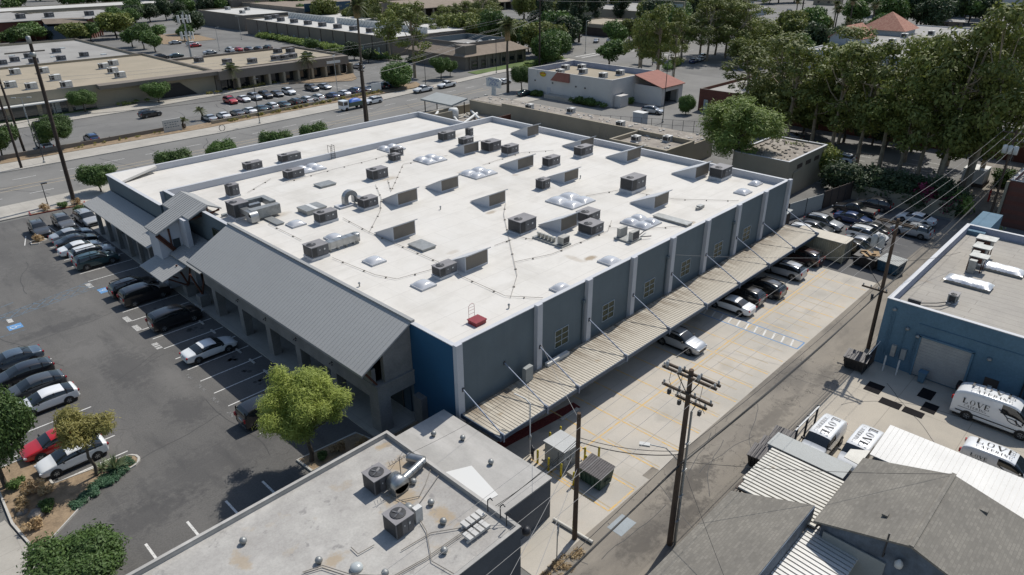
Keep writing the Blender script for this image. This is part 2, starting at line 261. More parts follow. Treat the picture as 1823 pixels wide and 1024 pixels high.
leafmat('leaf_dark', (.024, .044, .015), (.018, .03, .014), (.04, .06, .025)); leafmat('leaf_soft', (.11, .155, .032), (.07, .108, .022), (.16, .20, .05), .3); leafmat('leaf_palm', (.06, .078, .03), (.045, .06, .025), (.1, .11, .045)); leafmat('leaf_bloom', (.16, .012, .05), (.09, .01, .03), (.25, .03, .09)); leafmat('leaf_dry', (.28, .19, .10), (.2, .14, .07), (.33, .25, .14))
leafmat('leaf_agave', (.12, .15, .075), (.09, .12, .06), (.16, .19, .1)); leafmat('leaf_cover', (.035, .085, .045), (.025, .06, .03), (.06, .12, .06)); M('bark_pale', (.36, .29, .21), .9, var=.4, scale=1.5); M('bark', (.10, .08, .06), .9, var=.3, scale=2); M('lawn', (.10, .15, .04), .95, var=.3, scale=.3, fine=.2); M('mulch', (.30, .22, .14), .95, var=.35, scale=1.5, fine=.25, fs=8); M('stone', (.22, .2, .18), .9, var=.3, scale=2)
# ================================================================ THE SETTING
g = 2500
sheet('ground', [(-g, -g), (g, -g), (g, g), (-g, g)], -.02, 'asphalt_far')
sheet('parking_lot', [(2.1, 42.9), (2.05, 39), (2.0, 30), (30, 30), (30, 113.6), (-3, 113.6), (-3, 49.9), (4.2, 49.9), (4.2, 48.6)], .004, 'asphalt_lot')
sheet('street', [(-60, 121), (130, 121), (200, 128), (480, 140), (900, 150), (900, 185), (480, 172), (200, 151), (150, 151.3), (100, 143.8), (60, 141), (-60, 141.5)], .006, 'asphalt_street')
sheet('cross_street', [(188, 151.2), (212, 152.2), (218, 420), (194, 420)], .010, 'asphalt_street')
mb = MB()                                                            # pavements with kerb, 13 cm high
mb.prism([(-60, 114.9), (30, 114.2), (110, 115.4), (130, 116.5), (130, 121), (-60, 121)], 0, .13)
struct(mb, 'pavement_near', 'concrete_walk')
mb = MB(); mb.prism([(-60, 141.5), (60, 141), (100, 143.9), (150, 151.4), (186, 151.8), (186, 155.2), (150, 155), (121, 150.5), (90, 149.4), (60, 147), (-60, 147.2)], 0, .13)
struct(mb, 'pavement_far', 'concrete_walk')
mb = MB(); mb.prism([(-60, -60), (2.0, -60), (2.0, 43.2), (1.4, 48.4), (-6, 46.6), (-60, 38)], 0, .05); struct(mb, 'pavement_left', 'concrete_walk')
mb = MB(); mb.prism([(23.5, 37.2), (27.7, 37.2), (27.7, 104), (25.2, 106.6), (23.5, 103.5)], 0, .12); struct(mb, 'walkway', 'concrete_walk')
mb = MB(); mb.prism([(27.7, 84), (81, 84), (81, 115), (27.7, 114), (25.2, 106.8), (27.7, 104)], 0, .1); struct(mb, 'side_terrace', 'concrete_walk')
sheet('concrete_lot', [(22.3, 20.0), (78.4, 20.0), (78.4, 33), (22.3, 33)], .008, 'concrete_lot')
sheet('alley', [(-40, 15.0), (26, 15.0), (58, 15.0), (120, 15.6), (260, 33), (260, 40), (112, 20.0), (22.3, 20.0), (-40, 20.2)], .006, 'alley_asphalt')
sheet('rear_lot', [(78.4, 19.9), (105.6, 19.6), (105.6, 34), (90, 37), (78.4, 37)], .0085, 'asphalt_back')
sheet('service_yard', [(22, 14.98), (62, 14.98), (62, -30), (22, -30)], .004, 'concrete_yard')
sheet('brick_office_lot', [(107, 20.4), (140, 24.5), (140, 92), (113, 92), (113, 45), (107, 45)], .004, 'asphalt_far')
sheet('retail_lot', [(-60, 156), (60, 152), (90, 155.5), (118, 160), (146, 165), (150, 205), (150, 320), (118, 320), (118, 190), (88, 182.5), (60, 175), (-60, 170)], .004, 'asphalt_far')
mb = MB(); mb.prism([(-60, 172.5), (56, 177), (72, 179.4), (80, 180.2), (96, 182.8), (113, 186), (113, 188.5), (-60, 188)], 0, .1); struct(mb, 'shopfront_walk', 'concrete_walk')
mb = MB(); mb.prism([(112.8, 172.6), (116, 174.8), (122, 186), (110, 186.4), (96, 183.1)], 0.02, .14); struct(mb, 'lot_island', 'mulch')
mb = MB(); mb.prism([(-60, 147.3), (60, 147.1), (90, 149.5), (112, 151.2), (112, 155.3), (90, 153.1), (60, 151.5), (34, 150.4), (-60, 149.5)], 0.02, .16); struct(mb, 'planting_bed_far', 'mulch')
mb = MB(); mb.prism([(112.2, 151.2), (121, 151.2), (124, 158), (113.5, 157.6)], .02, .15); struct(mb, 'corner_bed', 'mulch')
mb = MB(); mb.prism([(38.3, 157.2), (63, 159.5), (60, 154.5), (41, 152)], .02, .14)
mb = MB(); mb.prism([(144, 154.9), (186, 155.4), (186, 163), (175.8, 163.3), (161.8, 160.8), (144.6, 159.4)], 0, .1); struct(mb, 'lawn_by_office', 'lawn')
mb = MB(); mb.prism([(-40, 181), (51, 184.8), (51, 185.9), (-40, 185.9)], .11, .16); struct(mb, 'lawn_by_shops', 'lawn')
mb = MB(); mb.prism([(110, 296), (131, 296), (134, 330), (112, 330)], 0, .1); struct(mb, 'dry_grass_lot', 'mulch')
sheet('restaurant_lot', [(113, 78), (186, 78), (186, 126), (113, 120)], .006, 'asphalt_street')
# planted ends of the left-hand rows, raised kerb round a mulch bed
def bed(name, pts, kerb='kerb', fill='mulch', t=.16):
    cx = sum(p[0] for p in pts)/len(pts); cy = sum(p[1] for p in pts)/len(pts); n = len(pts)
    ins = []
    for p in pts:
        d = Vector((cx-p[0], cy-p[1])); d.normalize(); ins.append((p[0]+d.x*t, p[1]+d.y*t))
    mb = MB(); z = .15
    for i in range(n):
        j = (i+1) % n; a, b, c, d = pts[i], pts[j], ins[j], ins[i]
        mb.add([(a[0], a[1], 0), (b[0], b[1], 0), (a[0], a[1], z), (b[0], b[1], z), (c[0], c[1], z), (d[0], d[1], z), (c[0], c[1], .1), (d[0], d[1], .1)], [(0, 1, 3, 2), (2, 3, 4, 5), (5, 4, 6, 7)])
    mb.cur = 1; mb.poly([(p[0], p[1], .11) for p in ins])
    return tag(mb.build(name, [kerb, fill]), kind='structure')
arc = [(9.2+.85*math.cos(t), 48.55+.85*math.sin(t)) for t in [R(a) for a in (-70, -40, -10, 20, 50, 80)]]
bed('planter_island', [(2.05, 43.5), (6.9, 47.2)]+arc+[(7.0, 49.7), (4.6, 49.9), (4.5, 54.6), (1.9, 54.6), (1.6, 47.6)])
bed('planter_by_building', [(18.0, 37.9), (20.6, 37.9), (22.8, 36.6), (24, 36.0), (24, 33.6), (27.4, 33.6), (27.4, 37.1), (23.4, 37.1), (22.8, 39.4), (17.9, 39.8)])
bed('street_planter', [(19.2, 113.9), (26.2, 113.3), (26.6, 114.9), (19.4, 115.6)], kerb='kerb_red')
bed('row_end_island', [(17.0, 101.1), (18.2, 101.9), (18.0, 102.6), (16.4, 102.6), (16.2, 101.4)])
# painted markings, each set one thin sheet above its ground
def lines(name, segs, wdt, z, mat):
    mb = MB()
    for x0, y0, x1, y1 in segs:
        d = Vector((x1-x0, y1-y0)); d.normalize(); n = Vector((-d.y, d.x))*wdt/2
        mb.poly([(x0+n.x, y0+n.y, z), (x0-n.x, y0-n.y, z), (x1-n.x, y1-n.y, z), (x1+n.x, y1+n.y, z)])
    return tag(mb.build(name, mat), kind='structure')
lines('stall_lines', [(17.6, 50.0+2.633*k, 23.4, 50.0+2.633*k) for k in range(-2, 10)]+[(17.6, y, 23.4, y) for y in (84.4, 87.3, 90.2, 93, 95.8, 98.6)]+[(3.2, 50+2.7*k, 9.7, 50+2.7*k) for k in range(0, 8)]
      + [(16.6, 105.5, 15.6, 101.9), (19.9, 103, 19.7, 107.6), (22.6, 103.4, 22.7, 107.2), (25, 104, 25.2, 107.6)], .11, .009, 'paint_white')
lines('aisle_ticks', [(7.1, 39.6, 7.1, 37.8), (9.75, 39.6, 9.75, 37.8), (12.4, 39.6, 12.4, 37.8), (15.1, 39.6, 15.1, 37.8)], .16, .009, 'paint_white')
random.seed(3)
seg = [(17.2, y, 17.2, y+1.3) for y in (64.0, 61.3, 56.1, 53.5, 50.7)]
lines('worn_stall_lettering', [(17.3+.16*(k % 2)-.1, y+.13*k-.55, 17.05+.1*(k % 3), y+.13*k-.5) for y in (56.7, 54.1, 51.4, 48.9) for k in range(10) if random.random() > .35], .09, .009, 'paint_faint')
lines('stall_lettering', [(17.62, y+.13*k-.7, 17.1, y+.13*k-.66) for y in (71.8, 69.2, 64.2, 83.2) for k in range(11) if random.random() > .15]+[(9.2, 79.6+.1*k, 8.75, 79.7+.1*k) for k in range(10)], .075, .0095, 'paint_white')
lines('accessible_lines', [(9.7, 76.9, 3, 76.9), (18, 79, 23, 79), (18.1, 84.3, 8.0, 81.9), (18.2, 82.1, 8.4, 80.6), (10.3, 84.6, 3.0, 82.5)]+[(8+1.2*k, 80.7+.21*k+0, 9.3+1.2*k, 82.1+.2*k) for k in range(0, 8)]+[(8+1.2*k, 82.1+.25*k, 9.2+1.2*k, 80.8+.2*k) for k in range(0, 8)], .11, .009, 'paint_blue_faint')
def wheelchair(cx, cy, s, rz):
    o = []
    c, sn = math.cos(rz), math.sin(rz)
    def T(x, y): return (cx+(x*c-y*sn)*s, cy+(x*sn+y*c)*s)
    pts = [(.05, .34), (.0, .1), (.24, .02), (.34, -.26), (.44, -.22)]
    for a, b in zip(pts[:-1], pts[1:]): o.append((*T(*a), *T(*b)))
    for k in range(9):
        a, b = R(-250+26*k), R(-250+26*(k+1)); o.append((*T(.02+.24*math.cos(a), -.14+.24*math.sin(a)), *T(.02+.24*math.cos(b), -.14+.24*math.sin(b))))
    o.append((*T(0, .4), *T(.09, .4))); return o
mb = MB()
for cx, cy, a, b in ((9.0, 78.3, .62, .62), (7.6, 82.9, .6, .6), (18.0, 80.7, .45, .7)): mb.poly([(cx-a, cy-b, .010), (cx+a, cy-b, .010), (cx+a, cy+b, .010), (cx-a, cy+b, .010)])
struct(mb, 'accessible_squares', 'paint_blue')
lines('accessible_symbols', wheelchair(9.0, 78.3, 1.1, R(-90))+wheelchair(7.6, 82.9, 1.1, R(-90))+wheelchair(18.0, 80.7, .9, R(90)), .085, .014, 'paint_white')
xs = [29.75+2.87*k for k in range(17)]
lines('yellow_stall_lines', [(x, 20.2, x, 25.4) for x in xs if abs(x-58.8) > 1]+[(x, 25.6, x, 32) for x in xs if x > 33 and not 58 < x < 60.8]+[(28.8, 25.5, 78.2, 25.5), (29.8, 20.2, 32.6, 20.2), (30, 27.6, 30, 23.2), (33.6, 27.4, 33.6, 23.4)], .13, .013, 'paint_yellow')
lines('old_stall_lines', [(x+.3, 20.2, x+.3, 24.9) for x in xs[:9]]+[(x-1.2, 21, x-1.2, 24.4) for x in xs[6:15]]+[(44, 25.15, 78, 25.15)], .09, .0125, 'paint_orange')
lines('access_aisle_edges', [(58.6, 20.2, 58.6, 31.5), (60.2, 20.2, 60.2, 31.5), (58.6, 20.2, 60.2, 20.2)], .12, .014, 'paint_blue')
lines('access_aisle_hatching', [(58.75, 20.9+.92*k, 60.05, 21.2+.92*k) for k in range(11)], .16, .0145, 'paint_white')
lines('fire_lane_strip', [(28.4, 30.4, 37.6, 29.4)], .9, .012, 'paint_red')
lines('street_centre_lines', [(-60, 129.6, 34, 129.0), (34, 129, 62, 129.6), (62, 129.6, 130, 135.4), (-60, 131.4, 34, 130.9), (34, 130.9, 62, 131.4), (62, 131.4, 130, 137.4)], .16, .011, 'paint_orange')
lines('lane_dashes', [(x, 135.4+max(0, x-60)*.085, x+3.4, 135.4+max(0, x-57)*.085) for x in range(-20, 150, 7)]+[(x, 125.4+max(0, x-60)*.05, x+3.4, 125.4+max(0, x-60)*.05) for x in range(-20, 150, 7)]+[(x, y+(x-200)*.075, x+8, y+(x-192)*.075) for x in range(225, 500, 24) for y in (134, 146)], .13, .0115, 'paint_white')
lines('crosswalk', [(213+.2*k, 132.5+2*k, 216+.2*k, 132.5+2*k) for k in range(10)]+[(191, 153.6, 211, 154.2), (191, 156.4, 211, 157)], .6, .0118, 'paint_white')
lines('retail_stall_lines', [(x, 150+(x-60)*.08+3, x+.3, 155.3+(x-60)*.08) for x in [62+3.05*k for k in range(18)]]+[(x, 165, x, 169) for x in [73.6+3.1*k for k in range(12)]]+[(x, 252, x, 257.5) for x in [84+3*k for k in range(12)]], .12, .008, 'paint_white')
lines('office_stall_lines', [(x, 28, x, 33.5) for x in [108+2.9*k for k in range(10)]]+[(x, 39, x, 44) for x in [110+2.9*k for k in range(9)]], .12, .008, 'paint_white')
lines('rear_stall_lines', [(x, 21, x, 26) for x in [83.5+2.8*k for k in range(7)]]+[(x, 28, x, 33) for x in [84.5+2.8*k for k in range(7)]], .1, .0125, 'paint_faint')
sheet('alley_utility_plate', [(28.5, 19.4), (30.15, 19.4), (30.15, 18.25), (28.5, 18.25)], .016, 'steel_plate')
sheet('alley_asphalt_patch', [(34.2, 20.02), (35.5, 20.02), (35.5, 20.6), (34.2, 20.6)], .016, 'alley_asphalt')
# sealed cracks and drips on the asphalt
def seals(name, n, x0, x1, y0, y1, z, seed, mat, L=14, w_=.06):
    r = random.Random(seed); s = []
    for k in range(n):
        x, y = r.uniform(x0, x1), r.uniform(y0, y1); a = r.choice((0, 1.57, 1.57, .5))+r.uniform(-.3, .3)
        for i in range(L):
            a += r.uniform(-.35, .35)*.6; x2, y2 = x+.75*math.cos(a), y+.75*math.sin(a)
            if not (x0 < x2 < x1 and y0 < y2 < y1): break
            s.append((x, y, x2, y2)); x, y = x2, y2
    lines(name, s, w_, z, mat)
M('crack_sealer', (.05, .049, .048), .7, var=.2)
seals('lot_crack_seal', 9, 4, 17.4, 40.5, 112, .0075, 4, 'crack_sealer'); seals('alley_crack_seal', 12, 24, 58, 15.3, 19.7, .0105, 8, 'crack_sealer', 9, .045); seals('street_crack_seal', 26, -10, 120, 122, 139, .0095, 6, 'crack_sealer', 18, .12); seals('retail_lot_crack_seal', 14, 20, 110, 158, 170, .0075, 9, 'crack_sealer', 16, .12); seals('yard_crack', 5, 46, 61, -2, 14, .0085, 3, 'crack_sealer', 20, .05)
r_ = random.Random(14); mb = MB()
for y in [50+2.633*k+1.3 for k in range(-1, 9)]+[51.3+2.7*k for k in range(8)]:
    x = 20.4+r_.uniform(-.5, .5) if y % 1 > .2 else 6.5
    for q in range(r_.randint(2, 4)):
        cx, cy, s = (20.6 if q % 2 else 21.4)+r_.uniform(-.5, .5), y+r_.uniform(-.4, .4), r_.uniform(.08, .26); mb.poly([(cx+s*r_.uniform(.7, 1.2)*math.cos(a*.785), cy+s*r_.uniform(.7, 1.2)*math.sin(a*.785), .0088) for a in range(8)])
struct(mb, 'oil_spots', 'crack_sealer')
# ================================================================ MAIN BUILDING
ZR = 7.7                                                            # roof deck level
K = (34-7.7)/(34-8.3)
B = thing('warehouse', 'large slate blue building with white flat roof, sloping metal front roofs and side awning', 'building', (27.6, 32.8, 0))
mb = MB()                                                           # outer walls and parapet (hollow box: walls 25 cm)
def walls(mb, x0, y0, x1, y1, z0, z1, t=.25, zt=None):
    mb.box(x0, y0, z0, x1, y0+t, z1); mb.box(x0, y1-t, z0, x1, y1, z1); mb.box(x0, y0+t, z0, x0+t, y1-t, z1); mb.box(x1-t, y0+t, z0, x1, y1-t, z1)
walls(mb, 27.6, 32.8, 81.2, 83.8, 0, 8.46)
mb.build('wall', 'wall_slate', B)
mb = MB(); mb.box(27.588, 32.79, .01, 27.599, 37.9, 8.4); mb.build('painted_end_wall', 'wall_royal', B)
MB().box(27.85, 33.05, 7.4, 80.95, 83.55, ZR).build('roof', 'membrane', B)
mb = MB(); walls(mb, 27.54, 32.74, 81.26, 83.86, 8.46, 8.52, .38); mb.build('coping', 'coping', B)
mb = MB(); e = .004                                                 # membrane turned up inside the parapet
mb.box(80.9, 33.05, ZR, 80.95-e, 83.5, 8.45); mb.box(27.9, 83.5, ZR, 80.95, 83.55-e, 8.45); mb.box(27.85+e, 33.05, ZR, 27.9, 83.5, 8.45); mb.box(27.9, 33.05+e, ZR, 80.9, 33.1, 8.45)
mb.build('parapet_lining', 'wall_trim', B)
px = [27.78, 36.3, 42.65, 49.15, 55.6, 62.1, 68.6, 74.85, 81.0]
for x in px: MB().box(x-.3, 32.42, 0, x+.3, 32.8, 8.66).build('pilaster', 'wall_trim', B)
for x in (42.1, 54.98, 68.0):
    mb = MB(); mb.tube((x, 32.7, 2.9), (x, 32.7, 6.6), .07); mb.box(x-.13, 32.55, 6.55, x+.13, 32.79, 6.85); mb.build('downpipe', 'wall_slate', B)
def window(parent, x0, x1, z0, z1, y, nx=2, nz=3, glass='glass_green', fr='frame_white'):
    """window in a wall facing -Y"""
    f = MB(); t = .04
    for k in range(nx+1): x = x0+(x1-x0)*k/nx; f.box(x-t/2, y-.06, z0, x+t/2, y+.02, z1)
    for k in range(nz+1): z = z0+(z1-z0)*k/nz; f.box(x0, y-.055, z-t/2, x1, y+.015, z+t/2)
    wd = f.build('window', fr, parent); p = MB().box(x0, y-.02, z0, x1, y-.003, z1).build('pane', glass, wd); return wd
for i in range(1, 7):
    c = (px[i]+px[i+1])/2-.05; window(B, c-.85, c+.85, 3.5, 5.15, 32.8, 2, 3)
# right-hand awning: steel frame, ribbed deck, tie rods
mb = MB(); mb.box(27.7, 28.35, 2.62, 81.5, 32.42, 2.78)
mb.cur = 1; mb.box(27.62, 28.27, 2.5, 81.58, 28.35, 2.83); mb.box(27.62, 28.36, 2.5, 27.7, 32.42, 2.83); mb.box(81.5, 28.36, 2.5, 81.58, 32.42, 2.83)
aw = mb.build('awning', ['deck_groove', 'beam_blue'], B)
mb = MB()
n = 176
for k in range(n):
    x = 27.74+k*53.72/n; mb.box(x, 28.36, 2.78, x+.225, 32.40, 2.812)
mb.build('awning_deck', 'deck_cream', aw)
mb = MB()
for k in range(28): x = 28.5+k*1.95; mb.box(x-.05, 28.4, 2.42, x+.05, 32.4, 2.62)
mb.build('awning_joists', 'beam_blue', aw)
for x, yw in [(27.95, 32.42), (32.6, 32.8)]+[(x, 32.42) for x in px[1:]]:
    mb = MB(); mb.tube((x, yw, 4.85), (x, 28.45, 2.95), .055, n=6); mb.box(x-.05, 28.2, 2.35, x+.05, 28.27, 3.0); mb.box(x-.05, 28.27, 2.84, x+.05, 28.6, 3.05)
    r = mb.build('tie_rod', 'steel_blue', B); MB().box(x-.09, yw-.05, 4.68, x+.09, yw, 5.0).build('anchor_plate', 'steel_dark', r)
MB().box(36.9, 32.0, 2.83, 39.6, 32.35, 3.12).build('duct_cover', 'membrane_grey', B)
mb = MB(); mb.box(33.9, 31.7, 2.83, 34.75, 32.1, 4.1); mb.build('awning_equipment_box', 'transformer_grey', B)
# clerestory roof monitors, louvred face towards -Y
for i, (x, y, sx, sy, h) in enumerate([(36.8, 41.7, 2.75, 2.7, 1.5), (36.8, 52.0, 2.75, 2.9, 1.5), (43.3, 59.8, 2.8, 2.8, 1.5), (49.7, 60.0, 2.7, 2.7, 1.45), (49.8, 52.2, 2.6, 2.8, 1.45), (49.6, 41.8, 2.6, 2.8, 1.5), (62.3, 70.0, 2.8, 3, 1.4), (62.0, 59.6, 3.0, 3.1, 1.5), (62.0, 51.9, 2.7, 2.9, 1.4), (61.6, 38.9, 2.8, 3, 1.5), (74.5, 51.8, 3.2, 3.3, 1.55), (74.1, 41.4, 3.2, 3.2, 1.55), (75.0, 60.0, 3, 3.2, 1.4), (75.2, 70.3, 2.6, 3.3, 1.6)]):
    x *= K; y *= K; sx *= K; sy *= K; h *= K; z = ZR; t = .12
    mb = MB(); mb.add([(x, y, z), (x+sx, y, z), (x+sx, y+sy, z), (x, y+sy, z), (x, y, z+h), (x+sx, y, z+h), (x, y+sy, z+.12), (x+sx, y+sy, z+.12)],
                     [(0, 1, 5, 4), (0, 4, 6, 3), (1, 2, 7, 5), (3, 6, 7, 2)])
    mo = mb.build('roof_monitor', 'wall_trim', B)
    MB().slab([(x-.08, y-.35, z+h+.21), (x+sx+.08, y-.35, z+h+.21), (x+sx+.08, y+sy+.1, z+.17), (x-.08, y+sy+.1, z+.17)], .1).build('monitor_roof', 'coping', mo)
    MB().box(x+.12, y-.03, z+.2, x+sx-.1, y-.003, z+h-.08).build('louver', 'louver', mo)
# acrylic skylights
def dome(mb, x, y, z, sx, sy, h, n=8, p=2.4):
    g = []
    for j in range(n+1):
        for i in range(n+1):
            u, v = 2*i/n-1, 2*j/n-1; q = max(0, (1-abs(u)**p)*(1-abs(v)**p))**.62
            g.append((x+sx*i/n, y+sy*j/n, z+h*q))
    s = mb.smooth; mb.smooth = True
    mb.add(g, [(j*(n+1)+i, j*(n+1)+i+1, (j+1)*(n+1)+i+1, (j+1)*(n+1)+i) for j in range(n) for i in range(n)]); mb.smooth = s
for x, y, sx, sy, nn in [(31.9, 62.2, 1.6, 1.5, 1), (31.9, 48.6, 1.6, 1.6, 1), (32.3, 67.9, 1.4, 1.6, 1), (42.6, 78.0, 3.3, 2.8, 2), (55.9, 69.8, 3.3, 3.2, 2), (55.9, 60.6, 3.6, 3.3, 2), (56.0, 78.3, 2.9, 2.9, 2), (55.6, 45.2, 4.0, 4.0, 2), (55.9, 36.0, 2.9, 3.2, 2), (46.5, 33.2, 1.7, 1.6, 1), (72.6, 34.0, 1.7, 1.5, 1), (76.6, 34.6, 1.5, 1.2, 1), (39.3, 33.0, 1.6, 1.2, 1), (31.8, 41.5, 1.6, 1.6, 1), (32.6, 56.0, 1.5, 1.7, 1)]:
    x *= K; y *= K; sx *= K; sy *= K
    mb = MB(); mb.box(x, y, ZR, x+sx, y+sy, ZR+.17); s = mb.build('skylight', 'coping', B)
    for a in range(nn):
        for b in range(nn):
            mb = MB(); dome(mb, x+.05+a*sx/nn, y+.05+b*sy/nn, ZR+.175, sx/nn-.1, sy/nn-.1, .38 if nn == 2 else .33); mb.build('dome', 'acrylic', s)
for x, y, sx, sy, h in [(34.9, 64.4, 2.4, 2.0, .55), (37.1, 47.9, 1.6, 2.2, .28), (41.0, 71.5, 2.1, 1.6, .25), (31.2, 64.1, .8, 2.6, .2), (59.6, 33.6, 1.0, 4.1, .28)]:
    x *= K; y *= K; mb = MB(); mb.box(x, y, ZR, x+sx, y+sy, ZR+h*.7); mb.box(x-.06, y-.06, ZR+h*.7, x+sx+.06, y+sy+.06, ZR+h); hh = mb.build('roof_curb', 'galv', B)
    if h > .5: MB().box(x+sx*.42, y-.07, ZR+h, x+sx*.6, y+sy+.07, ZR+h+.012).build('seam_tape', 'label_white', hh)
x, y = 30.8*K, 33.9*K
mb = MB(); mb.box(x, y, ZR, x+1.05, y+.95, ZR+.28); mb.box(x-.05, y-.05, ZR+.28, x+1.1, y+1.0, ZR+.36); rh = mb.build('roof_hatch', 'red_lid', B)
mb = MB(); c = x+.55; pts = [(c-.3, y+1.1, ZR+.3), (c-.3, y+1.1, ZR+1.2)]+[(c+.3*math.cos(a), y+1.1, ZR+1.2+.25*math.sin(a)) for a in [R(180-30*k) for k in range(7)]]+[(c+.3, y+1.1, ZR+.3)]; mb.path(pts, .016)
for z in (.6, .9, 1.15): mb.tube((c-.3, y+1.1, ZR+z), (c+.3, y+1.1, ZR+z), .012)
mb.build('hatch_rail', 'red_lid', rh)
for x, y in ((35.5, 35.1), (66.7, 36.4), (31.0, 57.5), (29.5, 47.2), (33.4, 73.0), (44, 66), (70, 48), (58, 64.5), (47, 57), (66.5, 53)):
    mb = MB(); mb.tube((x, y, ZR), (x, y, ZR+.32), .06); mb.tube((x, y, ZR+.3), (x, y, ZR+.42), .12, .05); mb.build('vent_pipe', 'galv', B)
mb = MB(); mb.box(66.2, 36.2, ZR, 67.6, 36.5, ZR+.3); mb.box(66.5, 36.1, ZR+.3, 67.3, 36.6, ZR+.42); mb.build('roof_vent', 'galv', B)
def pipe_run(pts, z, parent, step=2.2):
    mb = MB(); mb.path([(p[0], p[1], z+.12) for p in pts], .02, 5)
    for a, b in zip(pts[:-1], pts[1:]):
        L = math.hypot(b[0]-a[0], b[1]-a[1]); n = max(1, int(L/step))
        for k in range(n): t = (k+.5)/n; mb.obox((a[0]+(b[0]-a[0])*t, a[1]+(b[1]-a[1])*t, z+.05), (.2, .09, .1), math.atan2(b[1]-a[1], b[0]-a[0])+1.57)
    mb.build('conduit', 'conduit', parent)
for pts in ([(53.3, 53.1), (50.5, 50.6), (44.8, 44), (42.2, 41.0), (40.3, 38.8), (36.8, 36.2)], [(43.7, 45.1), (47.0, 45.0), (47.4, 43.4)], [(42.2, 41.0), (45.9, 39.7), (54.4, 39.5), (57, 41)], [(35.0, 78.0), (39.6, 81.0)], [(40.1, 78.3), (47.6, 78.8), (53.1, 78.8), (59.8, 79.7)],
            [(37.9, 62.4), (37.4, 56.9), (37.4, 52.5), (37.4, 45.7), (36.8, 42.2), (36.7, 36.7), (38.6, 34.2)], [(47.2, 69.4), (44.7, 64.8), (42.0, 61.3), (37.4, 56.9)], [(31.2, 54.0), (31.7, 48.0), (32.5, 45.9), (36, 45.2)], [(49.5, 70), (47, 66), (55, 74), (62, 73)], [(60, 48.5), (66, 46.5), (67.5, 40), (72, 34.4)], [(55, 40), (57.5, 37), (61, 34.6)], [(31.5, 60), (31.5, 66.5), (34, 70)], [(62, 66), (70, 66.5), (74, 64)]):
    pipe_run(pts, ZR, B)
# ---- second, lower bay towards the street
W2 = 6.0
mb = MB(); mb.box(26.9, 101.55, 0, 80, 101.8, 6.8); mb.box(26.9, 83.86, 0, 27.15, 101.55, 6.8); mb.box(79.75, 83.86, 0, 80, 101.55, 6.8); mb.build('side_wall', 'wall_slate', B)
MB().box(27.15, 83.86, 5.8, 79.75, 101.55, W2).build('side_roof', 'membrane', B)
mb = MB(); mb.box(26.82, 101.45, 6.8, 80.08, 101.88, 6.87); mb.box(26.82, 83.9, 6.8, 27.23, 101.45, 6.87); mb.box(79.67, 83.9, 6.8, 80.08, 101.45, 6.87); mb.build('side_coping', 'coping', B)
mb = MB(); mb.box(27.15, 101.5, W2, 79.7, 101.55-e, 6.8); mb.box(79.7, 83.9, W2, 79.75-e, 101.5, 6.8); mb.box(27.2, 83.86+e, W2, 79.7, 83.93, 8.44); mb.box(27.15+e, 83.93, W2, 27.2, 101.5, 6.8); mb.build('side_parapet_lining', 'wall_trim', B)
mb = MB(); mb.slab([(27.2, 98.5, 6.35), (33, 100.6, 6.95), (33, 101.4, 6.95), (27.2, 101.4, 6.9)], .3); mb.build('roof_cricket', 'membrane', B)
mb = MB()
for xx in (50.0, 50.6): mb.tube((xx, 83.4, ZR), (xx, 83.4, 9.5), .03); mb.tube((xx, 84.1, W2), (xx, 84.1, 9.5), .03); mb.tube((xx, 83.4, 9.5), (xx, 84.1, 9.5), .03)
for k in range(7): mb.tube((50, 83.4, ZR+.2+.26*k), (50.6, 83.4, ZR+.2+.26*k), .02)
mb.build('parapet_ladder', 'steel_dark', B)
mb = MB(); mb.lathe((67, 84.6, W2), [(0.01, 0), (.55, 0), (.5, .4), (.2, .55)], 12); mb.build('drain_box', 'galv', B)
# ---- street front: big lean-to metal roof over the concrete arcade
def seam_roof(x0, z0, x1, z1, y0, y1, step=.42, name='metal_roof', thick=.14, parent=None):
    """sheet roof rising from eave (x0,z0) to ridge (x1,z1); ribs run up the slope"""
    mb = MB(); mb.slab([(x0, y0, z0), (x1, y0, z1), (x1, y1, z1), (x0, y1, z0)][::1], thick)
    r = mb.build(name, 'seam_metal', parent or B); mb = MB(); n = int((y1-y0)/step)
    for k in range(n+1):
        y = y0+.02+(y1-y0-.05)*k/n; mb.slab([(x0, y, z0+.014), (x1, y, z1+.014), (x1, y+.02, z1+.014), (x0, y+.02, z0+.014)], .014)
    mb.build('standing_seams', 'seam_rib', r); return r
seam_roof(22.95, 6.0, 27.75, 8.62, 37.7, 67.6)
mb = MB(); mb.slab([(27.6, 37.65, 8.72), (27.95, 37.65, 8.7), (27.95, 67.65, 8.7), (27.6, 67.65, 8.72)], .16); mb.slab([(22.88, 37.66, 5.99), (22.96, 37.66, 6.03), (22.96, 67.64, 6.03), (22.88, 67.64, 5.99)], .2); mb.build('roof_flashing', 'seam_rib', B)
cols = [38.3, 43.85, 49.4, 54.6, 59.9, 65.6]
A = MB()
A.box(24.1, 37.7, 3.1, 24.7, 67.4, 4.35)
A.box(24.7, 37.7, 3.1, 27.58, 38.3, 4.3)
A.box(24.16, 38.4, 4.35, 24.5, 67.4, 5.6); A.box(24.05, 37.62, 4.3, 27.57, 38.42, 4.42)
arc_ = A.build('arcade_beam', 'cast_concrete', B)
for i, y in enumerate(cols): MB().box(24.1, y-.6 if i == 0 else y-.4, .12, 25.2 if i == 0 else 24.9, y+.62 if i == 0 else y+.4, 3.1).build('arcade_column', 'cast_concrete', B)
